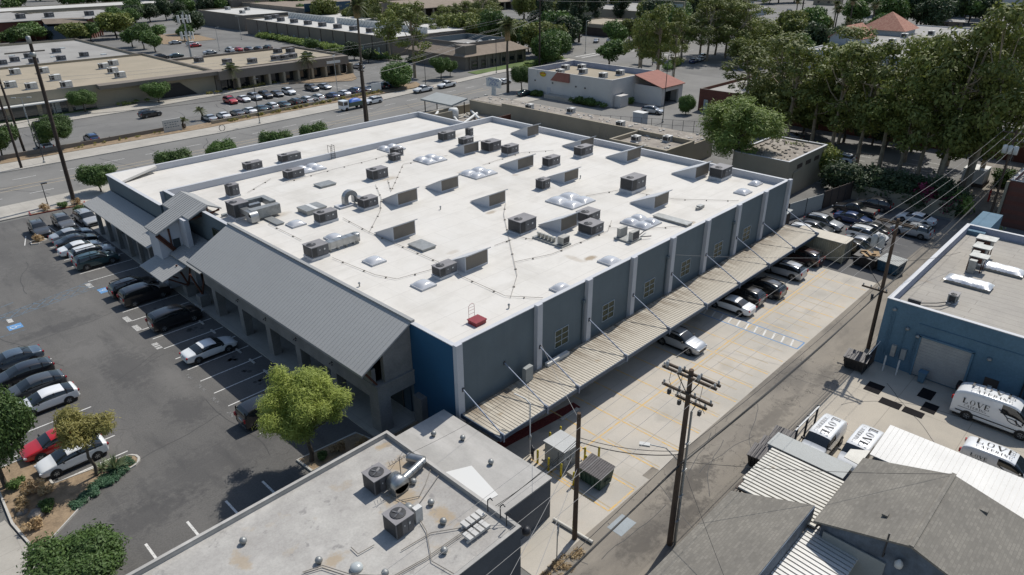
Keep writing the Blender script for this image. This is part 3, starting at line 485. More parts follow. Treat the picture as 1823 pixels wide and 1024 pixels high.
mb = MB(); mb.add([(24.95, 37.85, 4.42), (27.57, 37.85, 4.42), (27.57, 37.85, 8.35), (24.95, 37.85, 6.92), (24.95, 38.25, 4.42), (27.57, 38.25, 4.42), (27.57, 38.25, 8.35), (24.95, 38.25, 6.92)], [(0, 1, 2, 3), (4, 7, 6, 5), (0, 3, 7, 4), (3, 2, 6, 7), (0, 4, 5, 1)]); mb.build('gable_wall', 'cast_concrete', B)
mb = MB(); mb.tube((24.3, 38, 4.42), (23.3, 38, 5.95), .08, n=4); mb.tube((23.2, 38, 5.9), (25, 38, 6.75), .09, n=4); mb.build('eave_strut', 'timber', B)
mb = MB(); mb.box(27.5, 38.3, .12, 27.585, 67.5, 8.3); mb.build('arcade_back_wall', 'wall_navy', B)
for i in range(5):
    y0, y1 = cols[i]+1.0, cols[i+1]-.8; f = MB()
    for yy in (y0, (y0+y1)/2, y1): f.box(27.42, yy-.04, .14, 27.5, yy+.04, 2.9)
    f.box(27.42, y0, 2.82, 27.5, y1, 2.9); f.box(27.42, y0, 2.0, 27.49, y1, 2.06); s = f.build('shopfront', 'frame_bronze', B); MB().box(27.47, y0, .14, 27.495, y1, 2.85).build('glazing', 'glass_shop', s)
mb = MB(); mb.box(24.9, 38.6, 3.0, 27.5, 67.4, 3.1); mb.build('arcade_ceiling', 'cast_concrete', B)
for i in range(1, 5):
    y = (cols[i]); mb = MB(); mb.box(24.02, y-.06, 3.92, 24.1, y+.06, 4.02); mb.tube((23.98, y-.12, 3.9), (23.93, y-.18, 3.8), .04, .06); mb.tube((23.98, y+.12, 3.9), (23.93, y+.18, 3.8), .04, .06); mb.build('twin_floodlight', 'steel_dark', B)
mb = MB(); mb.box(27.0, 36.3, .12, 27.58, 37.3, 2.5); mb.build('utility_cabinet', 'cast_concrete', B)
# entry: tall fin, cross roof, glazed vestibule, low canopies
mb = MB(); pts = [(23.0, 75.0, 6.75), (26.0, 75.0, 8.05), (26.0, 73.4, 8.05), (28.3, 73.4, 9.05), (28.3, 80.4, 9.05), (26.0, 80.4, 8.05), (26.0, 78.3, 8.05), (23.0, 78.3, 6.75)]
mb.slab(pts, .16); mb.slab([(28.3, 73.4, 9.05), (29.7, 73.4, 8.4), (29.7, 80.4, 8.4), (28.3, 80.4, 9.05)], .16); er = mb.build('entry_roof', 'seam_metal', B)
mb = MB()
for k in range(8): y = 75.05+k*.46; mb.slab([(23, y, 6.785), (28.25, y, 9.07), (28.25, y+.03, 9.07), (23, y+.03, 6.785)], .03)
for y in (73.45, 73.9, 74.4, 78.8, 79.3, 79.9, 80.3): mb.slab([(26.05, y, 8.1), (28.25, y, 9.07), (28.25, y+.03, 9.07), (26.05, y+.03, 8.1)], .03)
mb.build('standing_seams', 'seam_rib', er)
mb = MB()
for y in (73.8, 76.9, 80.0): mb.tube((26.2, y, 7.8), (29.6, y, 8.1), .1, n=4); mb.tube((28.3, y, 8.8), (28.3, y, 7.7), .09, n=4); mb.tube((28.3, y, 7.7), (29.6, y, 8.25), .08, n=4); mb.tube((28.3, y, 7.9), (27, y, 8.4), .08, n=4)
mb.build('roof_truss', 'timber', er)
MB().box(25.6, 73.75, .12, 26.1, 75.4, 7.85).build('entry_fin', 'wall_trim', B)
mb = MB(); mb.add([(23.2, 75.42, .12), (25.95, 75.42, .12), (25.95, 75.42, 7.85), (23.2, 75.42, 6.65), (23.2, 75.6, .12), (25.95, 75.6, .12), (25.95, 75.6, 7.85), (23.2, 75.6, 6.65)], [(0, 1, 2, 3), (4, 7, 6, 5), (0, 3, 7, 4)])
mb.box(23.2, 75.6, .12, 23.3, 78.0, 6.5); mb.box(23.3, 77.9, .12, 27.6, 78.0, 6.5); v = mb.build('entry_wall', 'wall_trim', B)
mb = MB(); mb.tube((23.3, 75.3, 6.5), (25.5, 75.3, 3.2), .13, n=4); mb.tube((24.4, 75.3, 6.9), (24.4, 75.3, 4.2), .1, n=4); mb.tube((23.0, 75.2, 6.5), (24.4, 75.2, 4.5), .13, n=4); mb.build('timber_brace', 'timber', B)
MB().box(24.6, 75.39, 3.4, 25.35, 75.415, 5.6).build('entry_glass', 'glass_shop', B)
window(B, 28.4, 29.8, 5.6, 7.4, 75.38, 2, 2, 'glass_shop', 'frame_bronze')
mb = MB(); mb.box(27.49, 69.4, 4.4, 27.59, 71.4, 7.2); ww = mb.build('front_window', 'glass_green', B)
mb = MB()
for y in (69.4, 70.07, 70.73, 71.4): mb.box(27.45, y-.03, 4.4, 27.49, y+.03, 7.2)
for z in (4.4, 5.3, 6.2, 7.2): mb.box(27.45, 69.4, z-.03, 27.49, 71.4, z+.03)
mb.build('window_frame', 'frame_bronze', ww)
seam_roof(23.1, 3.85, 26.75, 4.8, 79.4, 101.3, name='front_canopy', thick=.12)
seam_roof(23.9, 4.2, 27.4, 5.3, 67.7, 79.35, name='link_canopy', thick=.1)
seam_roof(21.3, 3.0, 24.2, 4.0, 71.2, 77.3, name='door_canopy', thick=.12)
mb = MB()
for y in (71.6, 74.2, 76.9): mb.tube((21.5, y, 3.0), (24.1, y, 3.85), .07, n=4); mb.tube((23.9, y, 1.6), (21.9, y, 3.1), .08, n=4)
mb.build('canopy_bracket', 'timber', B)
for y in (69.0, 72.4): MB().box(23.7, y-.5, .12, 24.7, y+.5, 1.35).build('column_plinth', 'cast_concrete', B)
mb = MB()
for y in (69.0, 72.4): mb.tube((24.2, y, 1.35), (23.4, y, 3.9), .1, n=4); mb.tube((24.2, y, 1.35), (25, y, 4.1), .1, n=4)
mb.build('timber_column', 'timber', B)
for y in (81, 84.5, 88, 91.5, 95, 98.5): MB().box(23.6, y-.22, .12, 24.05, y+.22, 3.7).build('canopy_column', 'cast_concrete', B)
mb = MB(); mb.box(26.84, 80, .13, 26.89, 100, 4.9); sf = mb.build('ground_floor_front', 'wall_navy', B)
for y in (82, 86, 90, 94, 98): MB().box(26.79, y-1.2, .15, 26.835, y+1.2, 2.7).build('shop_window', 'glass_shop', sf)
# ================================================================ NEIGHBOURING BUILDINGS
def flat_building(name, label, cat, x0, y0, x1, y1, h, wall, roof, par=.7, cop='coping', group=None, t=.25, z0=0, lining=None):
    b = thing(name, label, cat, (x0, y0, z0), group=group)
    mb = MB(); walls(mb, x0, y0, x1, y1, z0, h, t); mb.build('wall', wall, b)
    MB().box(x0+t, y0+t, h-par-.2, x1-t, y1-t, h-par).build('roof', roof, b)
    mb = MB(); walls(mb, x0-.03, y0-.03, x1+.03, y1+.03, h, h+.06, t+.08); mb.build('coping', cop, b)
    if lining:
        mb = MB(); e = .004; a = t
        mb.box(x1-a-.05, y0+a+.05, h-par, x1-a-e, y1-a-.05, h-.02); mb.box(x0+a+.05, y1-a-.05, h-par, x1-a-.05, y1-a-e, h-.02); mb.box(x0+a+e, y0+a+.05, h-par, x0+a+.05, y1-a-.05, h-.02); mb.box(x0+a+.05, y0+a+e, h-par, x1-a-.05, y0+a+.05, h-.02); mb.build('parapet_lining', lining, b)
    return b
# near left: low building with gravelled roof, lower wing beyond
b = flat_building('low_shop', 'low dark-walled building in the foreground with a stained grey gravel roof', 'building', -14, 20.7, 21.75, 33.4, 4.0, 'wall_dark', 'gravel_roof', par=.28, t=.14, cop='smooth_roof', lining='smooth_roof')
mb = MB(); mb.box(21.75, 22.7, 0, 26.65, 33.2, 3.2); mb.build('wing', 'wall_dark', b); mb = MB(); mb.box(21.75, 22.65, 3.2, 26.72, 33.26, 3.3); mb.build('wing_roof', 'smooth_roof', b)
MB().slab([(21.8, 24.2, 3.33), (23.2, 24.0, 3.33), (23.9, 27.2, 3.33), (21.8, 28.2, 3.33)], .02).build('roof_sheet', 'label_white', b)
for x, y in ((15.0, 21.4), (17.6, 22.6), (19.0, 24.3), (12.4, 27.0), (8.2, 28.2), (14.4, 23.7), (18.9, 31.0), (19.9, 28.2), (19.5, 26.0), (10.6, 24.4), (6, 24), (10.2, 31.3)):
    mb = MB(); mb.lathe((x, y, 3.72), [(.13, 0), (.13, .12), (.2, .14), (.22, .24), (.17, .36), (.06, .42)], 10); mb.build('turbine_vent', 'galv', b)
for x, y in ((24.9, 26.4), (25.3, 29.6), (24.2, 31.4)): mb = MB(); mb.lathe((x, y, 3.3), [(.12, 0), (.12, .12), (.18, .14), (.2, .24), (.15, .36), (.05, .4)], 10); mb.build('turbine_vent', 'galv', b)
mb = MB(); mb.lathe((13.6, 25.2, 3.72), [(.36, 0), (.36, .1), (.33, .2), (.2, .29), (.01, .32)], 14); mb.build('dome_skylight', 'acrylic_old', b)
def runs(parent, z, rr, ptss, r=.025, mat='conduit'):
    for pts in ptss: MB().path([(p[0], p[1], z) for p in pts], r, 5).build('conduit', mat, parent)
runs(b, 3.84, 0, [[(11.4, 26.9), (12.3, 26.5), (13.0, 24.9), (14.6, 23.2), (16.6, 22.9), (19.4, 22.8), (21.0, 23.0)], [(11.4, 27.0), (12.4, 26.62), (13.1, 25.05), (14.6, 23.3), (16.6, 23.0), (19.4, 22.95), (21, 23.2)], [(18.0, 29.0), (18.6, 26.8), (17.9, 24.5), (16.7, 22.6), (17.0, 20.9)], [(17.6, 26.2), (19.2, 26.6), (21.5, 27.6)], [(18.3, 27.6), (19.4, 27.0), (20.4, 27.6), (21.6, 28.5)], [(16.0, 24.4), (18.0, 24.2), (20.4, 22.6)], [(15.2, 25.8), (14.2, 25.9), (14.2, 26.6)]])
mb = MB(); mb.path([(19.3, 28.6, 3.7), (19.3, 28.6, 6.0)], .025, 5)
for k in range(7): mb.tube((18.6+.2*k, 28.6-.03*k, 5.75+.05*(k % 2)), (18.75+.2*k, 28.95-.03*k, 5.75), .012, n=4)
mb.tube((18.4, 28.55, 5.8), (20, 28.4, 5.95), .018, n=4); mb.tube((18.4, 28.4, 5.6), (19.8, 28.8, 6.05), .012, n=4)
ant = mb.build('tv_antenna', 'steel_dark', b)
mb = MB(); mb.box(17.9, 25.4, 3.72, 18.4, 25.75, 4.75); mb.build('exhaust_box', 'rtu_white', b)
mb = MB()
for i in range(4): mb.box(19.0+.42*i, 22.0, 3.95, 19.3+.42*i, 22.65, 4.1)
for i in range(4): mb.box(19.5+.4*i, 22.85, 3.95, 19.8+.4*i, 23.4, 4.1)
mb.box(18.9, 22.1, 3.78, 20.7, 22.2, 3.95); mb.box(19.4, 23.1, 3.78, 21.1, 23.2, 3.95); mb.build('battery_rack', 'membrane_grey', b)
for x, y in ((21.3, 21.4), (21.5, 22.1), (21.35, 23.0)): mb = MB(); mb.path([(x, y, 3.9), (x, y, 4.8), (x+.12, y-.12, 4.95), (x+.2, y-.2, 4.75)], .035, 6); mb.build('service_mast', 'steel_dark', b)
# right: blue workshop
b = flat_building('blue_workshop', 'blue painted workshop with a worn grey roll roof and a white roller door', 'building', 61.4, -12, 86.2, 14.5, 6.3, 'wall_blue', 'roll_roof', par=.75, t=.3, cop='coping', lining='paint_bluegrey')
MB().box(85.0, 12.5, 0, 93, 14.5, 6.0).build('rear_wall', 'wall_blue', b)
f = MB()
for k in range(26): f.box(61.28+.03*(k % 2), 7.35, .15+.14*k, 61.4, 11.15, .29+.14*k)
d = f.build('roller_door', 'roll_door', b); mb = MB(); mb.box(61.2, 7.2, 0, 61.39, 7.35, 3.9); mb.box(61.2, 11.15, 0, 61.39, 11.3, 3.9); mb.box(61.2, 7.2, 3.8, 61.39, 11.3, 3.95); mb.build('door_frame', 'wall_blue', d)
mb = MB(); mb.box(61.33, 5.0, 0, 61.395, 6.0, 2.1); dd = mb.build('metal_door', 'brown_dark', b); MB().box(61.31, 5.35, 1.3, 61.325, 5.65, 1.5).build('door_notice', 'label_white', dd)
mb = MB(); mb.box(61.1, 12.8, 1.2, 61.39, 13.15, 2.3); mb.build('meter_cabinet', 'rtu_beige', b); mb = MB(); mb.box(61.1, 11.95, 1.2, 61.39, 12.35, 2.2); mb.build('meter_cabinet', 'transformer_grey', b)
for y, z in ((12.35, 4.0), (11.45, 3.6), (13.7, 5.4), (6.1, 3.6)): mb = MB(); mb.lathe((61.25, y, z), [(.05, 0), (.16, .06), (.18, .2), (.06, .3)], 8); mb.build('wall_lamp', 'galv', b)
mb = MB()
for y in (13.6, 13.85, 12.5, 11.6): mb.tube((61.33, y, 1.0), (61.33, y, 4+.4*(y > 13)*3), .035)
mb.path([(61.34, 11.6, 4.9), (61.34, 7.0, 4.9), (61.34, 3, 4.9)], .03); mb.build('wall_conduit', 'wall_blue', b)
mb = MB()
for y in (3.4, 3.1): mb.tube((61.3, y, 0), (61.3, y, 6), .07)
mb.build('drain_pipe', 'steel_dark', b)
# bottom right: sheds
b = thing('shingled_shed', 'low foreground building with a plain grey shingle roof beside the alley', 'shed', (28, 10, 0))
MB().box(23.6, 9.45, 0, 33.6, 13.35, 3.45).build('wall', 'wall_bluegrey', b); mb = MB(); mb.slab([(23.2, 13.75, 3.45), (23.2, 9.2, 4.35), (34.7, 9.2, 4.35), (33.4, 13.75, 3.45)], .16); mb.build('roof', 'shingle', b)
mb = MB(); mb.box(24, 9.15, 3.2, 34.7, 9.28, 4.3); mb.build('fascia', 'wall_bluegrey', b)
def ribbed(name, label, pts, zt, axis, pitch, rib, mats, cat='roof'):
    pass
b = thing('patio_cover', 'cream slatted flat metal canopy between the two shingled roofs by the alley', 'canopy', (36, 11.5, 0))
mb = MB(); mb.box(34.0, 8.75, 3.25, 39.2, 13.75, 3.34); mb.build('canopy_base', 'brown_dark', b)
mb = MB()
for k in range(16): x = 34.05+k*.322; mb.box(x, 8.75, 3.34, x+.2, 13.8 if x > 35 else 13.6, 3.46)
mb.build('canopy_ribs', 'cream_metal', b)
for x, y in ((34.2, 13.5), (39, 13.5), (39, 9), (34.2, 9)): MB().box(x-.06, y-.06, 0, x+.06, y+.06, 3.25).build('post', 'brown_dark', b)
b = thing('carport', 'white ribbed metal lean-to canopy at the bottom edge of the view', 'canopy', (32, 7.6, 0))
mb = MB(); mb.slab([(29, 6.15, 2.85), (34.75, 6.15, 2.85), (34.75, 9.15, 3.05), (29, 9.15, 3.05)], .07); mb.build('canopy_base', 'brown_dark', b)
mb = MB()
for k in range(17): x = 29.05+k*.335; mb.slab([(x, 6.12, 2.93), (x+.24, 6.12, 2.93), (x+.24, 9.14, 3.13), (x, 9.14, 3.13)], .08)
mb.build('canopy_ribs', 'white_sheet', b)
for x in (29.2, 34.5): MB().box(x-.06, 6.3, 0, x+.06, 6.42, 2.8).build('post', 'brown_dark', b)
b = thing('gabled_workshop', 'large foreground building with a brown-grey shingled gable roof and weathered blue-grey end wall', 'building', (37, 4, 0))
mb = MB(); x0, x1 = 34.0, 40.9; mb.add([(x0, -.6, 0), (x0, 8.4, 0), (x0, 8.4, 4.3), (x0, 3.9, 5.7), (x0, -.6, 4.3), (x1, -.6, 0), (x1, 8.4, 0), (x1, 8.4, 4.3), (x1, 3.9, 5.7), (x1, -.6, 4.3)], [(0, 4, 3, 2, 1), (5, 6, 7, 8, 9), (1, 2, 7, 6), (0, 5, 9, 4)]); mb.build('wall', 'wall_bluegrey', b)
mb = MB(); mb.slab([(33.5, 8.75, 4.3), (33.5, 3.9, 5.84), (41.1, 3.9, 5.84), (41.1, 8.75, 4.3)], .13); mb.slab([(33.5, 3.9, 5.84), (33.5, -1.0, 4.3), (41.6, -1.0, 4.3), (41.1, 3.9, 5.84)], .13); r = mb.build('roof', 'shingle', b); mb = MB(); mb.box(33.5, 3.78, 5.82, 41.2, 4.02, 5.88); mb.build('ridge_cap', 'shingle', r)
mb = MB(); mb.box(35.4, 5.6, 5.31, 35.75, 5.9, 5.42); mb.box(39.7, 1.7, 5.2, 40.1, 2.1, 5.31); mb.build('roof_vent', 'shingle', r)
mb = MB(); mb.path([(33.9, 5.0, 4.2), (33.6, 5.0, 4.2), (33.6, 5.0, 5.9)], .05); mb.build('flue', 'steel_dark', b); mb = MB(); mb.lathe((33.7, 4.2, 3.9), [(.04, 0), (.2, .1), (.22, .35), (.05, .6)], 8); mb.build('wall_lamp', 'label_white', b)
mb = MB(); mb.box(33.86, 4.8, 0, 33.96, 8.2, 3.6); mb.build('siding', 'grey_sheet', b)
b = thing('storage_container', 'long grey flat-roofed storage unit behind the two white vans', 'container', (40.4, 11.8, 0))
MB().box(39.5, 9.3, 0, 41.0, 14.2, 3.3).build('wall', 'wall_bluegrey', b); MB().box(39.4, 9.2, 3.3, 41.1, 14.3, 3.38).build('roof', 'grey_sheet', b)
b = thing('translucent_lean_to', 'long white corrugated lean-to roof beside the catering vans', 'canopy', (45, 3, 0))
mb = MB()
for k in range(60):
    y = 8.9-.32*k; mb.slab([(43.3, y-.3, 3.2), (47.0, y-.3, 3.6), (47.0, y, 3.6), (43.3, y, 3.2)], .06); mb.slab([(43.3, y-.32, 3.17), (47.0, y-.32, 3.57), (47.0, y-.3, 3.57), (43.3, y-.3, 3.17)], .05)
mb.build('roof_sheet', 'white_sheet', b); MB().box(43.4, -10, 0, 43.5, 8.6, 3.1).build('wall', 'wall_bluegrey', b)
for y in (8.6, 4, -.5, -5): MB().box(46.7, y-.06, 0, 46.82, y+.06, 3.5).build('post', 'steel_dark', b)
MB().slab([(41.3, 8.9, 3.5), (43.2, 8.9, 3.55), (42.4, 9.9, 3.6), (41.3, 9.9, 3.6)], .05).build('gutter_sheet', 'cream_metal', b)
# -------- derelict block behind the warehouse
b = thing('derelict_building', 'half demolished low building with bare tan parapets and debris behind the warehouse', 'ruin', (84, 62, 0))
mb = MB(); mb.box(105.5, 60, 0, 112, 116, 3.4); mb.box(97.3, 71.2, 0, 105.5, 71.6, 3.9); mb.box(105.5, 60, 3.4, 105.9, 106, 4.0); mb.box(84, 118.2, 0, 112, 118.6, 1.9); mb.box(90, 105, 0, 90.3, 118.2, 2.8); mb.box(90.3, 112, 0, 97, 112.3, 2.9); mb.box(97, 71.6, 0, 97.3, 90, 2.2); mb.box(112, 60, 0, 112.3, 116, 3.4); mb.box(97.3, 60, 0, 97.7, 71.2, 3.9); mb.box(97.7, 60, 0, 105.5, 60.4, 3.9)
mb.build('wall', 'stucco_tan', b)
mb = MB(); mb.box(105.95, 60.3, 3.4, 111.9, 115.9, 3.48); mb.box(84, 60, .02, 97, 118, .4); mb.box(97.3, 71.6, .02, 105.5, 112, .9); mb.box(97.7, 60.4, 2.9, 105.5, 71.2, 3.2); mb.box(83, 40, .02, 97.3, 60, 1.9); mb.build('slab', 'debris_roof', b)
mb = MB(); mb.box(98, 94, .9, 98.2, 102, 2.4); mb.box(98.2, 101.8, .9, 104, 102, 2.6); mb.build('orange_partition', 'timber', b)
mb = MB(); random.seed(8)
for k in range(26): x = random.uniform(98.5, 105); y = random.uniform(74, 101); mb.tube((x, y, .9), (x, y, random.uniform(2.4, 3.8)), .03, n=4)
mb.build('bare_stud', 'conduit', b)
mb = MB()
for k in range(420):
    x = random.uniform(84.5, 111.5); y = random.uniform(60.5, 117); z = 3.48 if x > 106 else (.9 if x > 97.3 and y > 71.6 and y < 112 else (3.2 if x > 97.7 and y < 71.2 else .4))
    s = random.uniform(.1, .5); mb.obox((x, y, z+.06), (s, s*random.uniform(.3, 1.6), random.uniform(.05, .3)), random.uniform(0, 3.1), random.uniform(-.2, .2))
tag(mb.build('rubble', 'roof_white', b), kind='stuff')
mb = MB()
for a, c in (((92, 103, 1.2), (100, 116, 1.4)), ((93, 106, 1.0), (103, 111, 1.6)), ((96, 101, 1.3), (104, 104, 1.1)), ((91, 112, 1.4), (99, 119, 1.6)), ((86, 96, 1), (96, 103, 1.5)), ((99, 106, 1.8), (105, 115, 1.2))): mb.tube(a, c, .28, n=10)
mb.lathe((98.5, 113.5, .5), [(1.1, 0), (1.1, 2.0), (.9, 2.5), (.3, 2.6)], 12); mb.build('fallen_duct', 'label_white', b)
b = thing('solar_canopy', 'tilted dark bronze canopy standing over the rubble next to the street', 'canopy', (104.5, 124, 0))
mb = MB(); mb.slab([(100.6, 116.5, 2.9), (105.4, 116.5, 3.7), (105.4, 127, 3.7), (100.6, 127, 2.9)], .35); mb.build('canopy_roof', 'grey_sheet', b)
for x, y in ((101.3, 117), (101.3, 126.4), (104.8, 117), (104.8, 126.4)): MB().tube((x, y, 0), (x, y, 2.9), .12).build('post', 'brown_dark', b)
b = flat_building('utility_block', 'tan windowless block with a debris-covered roof beside the light green tree', 'building', 98.5, 40.2, 112, 49, 5.6, 'stucco_tan', 'debris_roof', par=.2)
mb = MB()
for x in (101.5, 104.5, 107.5): mb.box(x, 40.1, 4.0, x+1.6, 40.19, 4.6)
mb.build('wall_vent', 'brown_dark', b); mb = MB(); mb.path([(100.4, 40.1, .4), (100.4, 40.1, 3.6), (103, 40.1, 3.7)], .09); mb.build('wall_pipe', 'stucco_tan', b)
mb = MB(); random.seed(12)
for k in range(70): s = random.uniform(.15, .55); mb.obox((random.uniform(99, 111.5), random.uniform(41, 48), 5.5), (s, s*random.uniform(.4, 1.5), random.uniform(.06, .25)), random.uniform(0, 3))
tag(mb.build('rubble', 'debris_roof', b), kind='stuff')
b = thing('trash_enclosure', 'open shed with a sloping pale roof at the back corner of the warehouse', 'shed', (88, 35, 0))
MB().slab([(83.6, 34.2, 2.4), (87.6, 34.2, 2.7), (87.6, 38.6, 2.7), (83.6, 38.6, 2.4)], .1).build('roof', 'grey_sheet', b); mb = MB(); mb.box(84, 34.4, 0, 87.4, 34.5, 2.3); mb.box(87.4, 34.4, 0, 87.5, 38.5, 2.5); mb.build('wall', 'brown_dark', b)
mb = MB()
for k in range(6): mb.box(90+k*.6, 38, 2.2, 90.06+k*.6, 41, 2.3); mb.box(90+k*.6, 38, .4, 90.06+k*.6, 38.06, 3.6)
for z in (1.3, 2.5, 3.5): mb.box(90, 37.95, z, 93.1, 38.02, z+.07)
tag(mb.build('steel_rack', 'cream_metal'), 'cream open steel rack standing behind the corner of the warehouse', 'rack')
def fence(name, label, pts, h, mat, t=.08, post=3, cat='fence', pm='steel_dark', group=None):
    f = thing(name, label, cat, (pts[0][0], pts[0][1], 0), group=group)
    mb = MB()
    for a, c in zip(pts[:-1], pts[1:]):
        L = math.hypot(c[0]-a[0], c[1]-a[1]); mb.obox(((a[0]+c[0])/2, (a[1]+c[1])/2, h/2), (L, t, h), math.atan2(c[1]-a[1], c[0]-a[0]))
    mb.build('panel', mat, f)
    for a, c in zip(pts[:-1], pts[1:]):
        L = math.hypot(c[0]-a[0], c[1]-a[1]); n = max(1, int(L/post))
        for k in range(n+1): t_ = k/n; x, y = a[0]+(c[0]-a[0])*t_, a[1]+(c[1]-a[1])*t_; MB().box(x-.07, y-.07, 0, x+.07, y+.07, h+.08).build('post', pm, f)
    return f
fence('yard_fence', 'grey sheet fence behind the cars under the back corner of the warehouse', [(90.6, 36), (98.2, 34.4)], 2.3, 'grey_sheet')
fence('dark_fence', 'dark board fence with posts across the shaded end of the rear lot', [(98.2, 34.4), (105.6, 33.2)], 2.6, 'brown_dark', post=1.8)
fence('rear_wall', 'tan masonry wall along the back of the rear lot below the hedge', [(105.7, 33.2), (106.7, 19.8)], 2.2, 'stucco_tan', t=.25, post=50, cat='wall', pm='stucco_tan')
fence('planter_wall', 'low white wall with planting in front of the brick building by the alley', [(93.5, 15.2), (107, 15.4)], 1.0, 'stucco_white', t=.25, post=50, cat='wall', pm='stucco_white')
fence('street_wall', 'long low brown wall between the far pavement and the retail parking lot', [(-40, 149.6), (42, 150.3), (57, 150.9)], .9, 'stucco_brown', t=.25, post=60, cat='wall', pm='stucco_brown')
fence('parking_wall', 'low tan wall in front of the row of parked cars across the street', [(62, 149.6), (90, 151.4), (108, 153.2)], .8, 'stucco_tan', t=.25, post=60, cat='wall', pm='stucco_tan')
# -------- white restaurant
b = flat_building('restaurant', 'white stucco restaurant with a tiled corner roof and a drive-through', 'building', 133.5, 98.2, 151.5, 124.5, 6.1, 'stucco_white', 'roof_tan', par=1.3, cop='stucco_white', lining='paint_bluegrey')
mb = MB(); mb.box(142.4, 90.5, 0, 143.0, 98.15, 4.2); mb.box(150.6, 90.5, 0, 151.3, 98.15, 4.2); mb.box(143, 90.5, 3.1, 150.6, 91.0, 4.2); mb.box(143, 90.5, 0, 143.8, 91, 3.1); mb.box(149.6, 90.5, 0, 150.6, 91, 3.1); mb.build('portico', 'stucco_white', b)
mb = MB(); mb.slab([(142.0, 90.1, 4.2), (151.7, 90.1, 4.2), (151.7, 98.1, 6.4), (142.0, 98.1, 6.4)], .16); mb.build('tile_roof', 'clay_flat', b); MB().box(143.9, 92.5, .2, 149.5, 92.6, 3).build('shop_window', 'glass_shop', b)
mb = MB(); mb.add([(133.0, 116.6, 4.1), (133.42, 114.8, 6.2), (133.42, 110.8, 6.2), (133.0, 110.8, 4.1), (133.49, 116.6, 4.1), (133.49, 110.8, 4.1)], [(0, 1, 2, 3), (0, 4, 1), (3, 2, 5), (0, 3, 5, 4)]); mb.build('tile_gable', 'clay_flat', b)
mb = MB(); mb.box(133.42, 116.9, 0, 133.49, 118.0, 2.2); mb.build('service_door', 'wall_trim', b)
mb = MB(); mb.box(134.5, 96.3, 0, 137.5, 98.1, 2.6); mb.build('bin_enclosure', 'stucco_white', b)
mb = MB(); mb.box(137.0, 98.08, .6, 137.9, 98.19, 2.8); mb.build('side_window', 'glass_shop', b)
mb = MB(); mb.lathe((0, 0, 0), [(.01, 0), (.8, .01), (.8, .1), (.01, .11)], 14)
mb.v = [(133.44-v[2], 119.4+v[0]*1.25, 5.2+v[1]*.75) for v in mb.v]; lg = mb.build('logo_disc', 'sign_yellow', b)
MB().box(133.28, 118.5, 5.35, 133.33, 120.4, 5.5).build('logo_lettering', 'sign_red', lg)
mb = MB(); mb.box(133.3, 121.2, 5.0, 133.4, 121.5, 5.7); mb.build('wall_numeral', 'label_white', b)
for y in (122, 116.2, 108.8, 106.0): MB().box(133.3, y-.15, 3.3, 133.49, y+.15, 3.6).build('wall_light', 'steel_dark', b)
mb = MB(); mb.box(131.2, 108, 0, 133.4, 117, .9); mb.build('loading_dock', 'concrete_walk', b)
# -------- hip-roofed office across the street
b = thing('office_building', 'brown office with a mansard shingle roof and sunken roof deck across the street', 'building', (146, 162, 0))
mb = MB(); walls(mb, 146.6, 162.4, 173, 190, 0, 4.0); mb.build('wall', 'stucco_brown', b)
mb = MB(); z0, z1 = 4.0, 6.3; X0, Y0, X1, Y1 = 145.8, 161.6, 173.8, 190.8; a = 4.4
for q_ in ([(X0, Y0, z0), (X1, Y0, z0), (X1-a, Y0+a, z1), (X0+a, Y0+a, z1)], [(X1, Y0, z0), (X1, Y1, z0), (X1-a, Y1-a, z1), (X1-a, Y0+a, z1)], [(X1, Y1, z0), (X0, Y1, z0), (X0+a, Y1-a, z1), (X1-a, Y1-a, z1)], [(X0, Y1, z0), (X0, Y0, z0), (X0+a, Y0+a, z1), (X0+a, Y1-a, z1)]): mb.poly(q_)
mb.box(X0, Y0, 3.8, X1, Y1, 4.0); mb.build('mansard_roof', 'roof_brownshingle', b)
mb = MB(); walls(mb, X0+a, Y0+a, X1-a, Y1-a, 5.0, 7.2, .3); mb.box(X0+1, Y0+1, 4.2, X0+a+1.2, Y0+a+1.2, 7.0); mb.build('parapet', 'stucco_brown', b); MB().box(X0+a+.3, Y0+a+.3, 5.0, X1-a-.3, Y1-a-.3, 5.4).build('roof_deck', 'roof_pale', b)
mb = MB(); walls(mb, X0+a+.3, Y0+a+.3, X1-a-.3, Y1-a-.3, 5.4, 7.15, .1); mb.build('parapet_lining', 'wall_slate', b)
for k in range(6): x = 149+4*k; mb = MB(); mb.box(x, 162.25, .3, x+2.6, 162.39, 2.6); s = mb.build('window', 'frame_bronze', b); MB().box(x+.3, 162.2, .9, x+2.3, 162.245, 2.2).build('pane', 'glass_dark', s)
for k in range(8): x = 148+3.3*k; MB().box(x, 161.9, 0, x+.35, 162.39, 3.8).build('pilaster', 'stucco_brown', b)
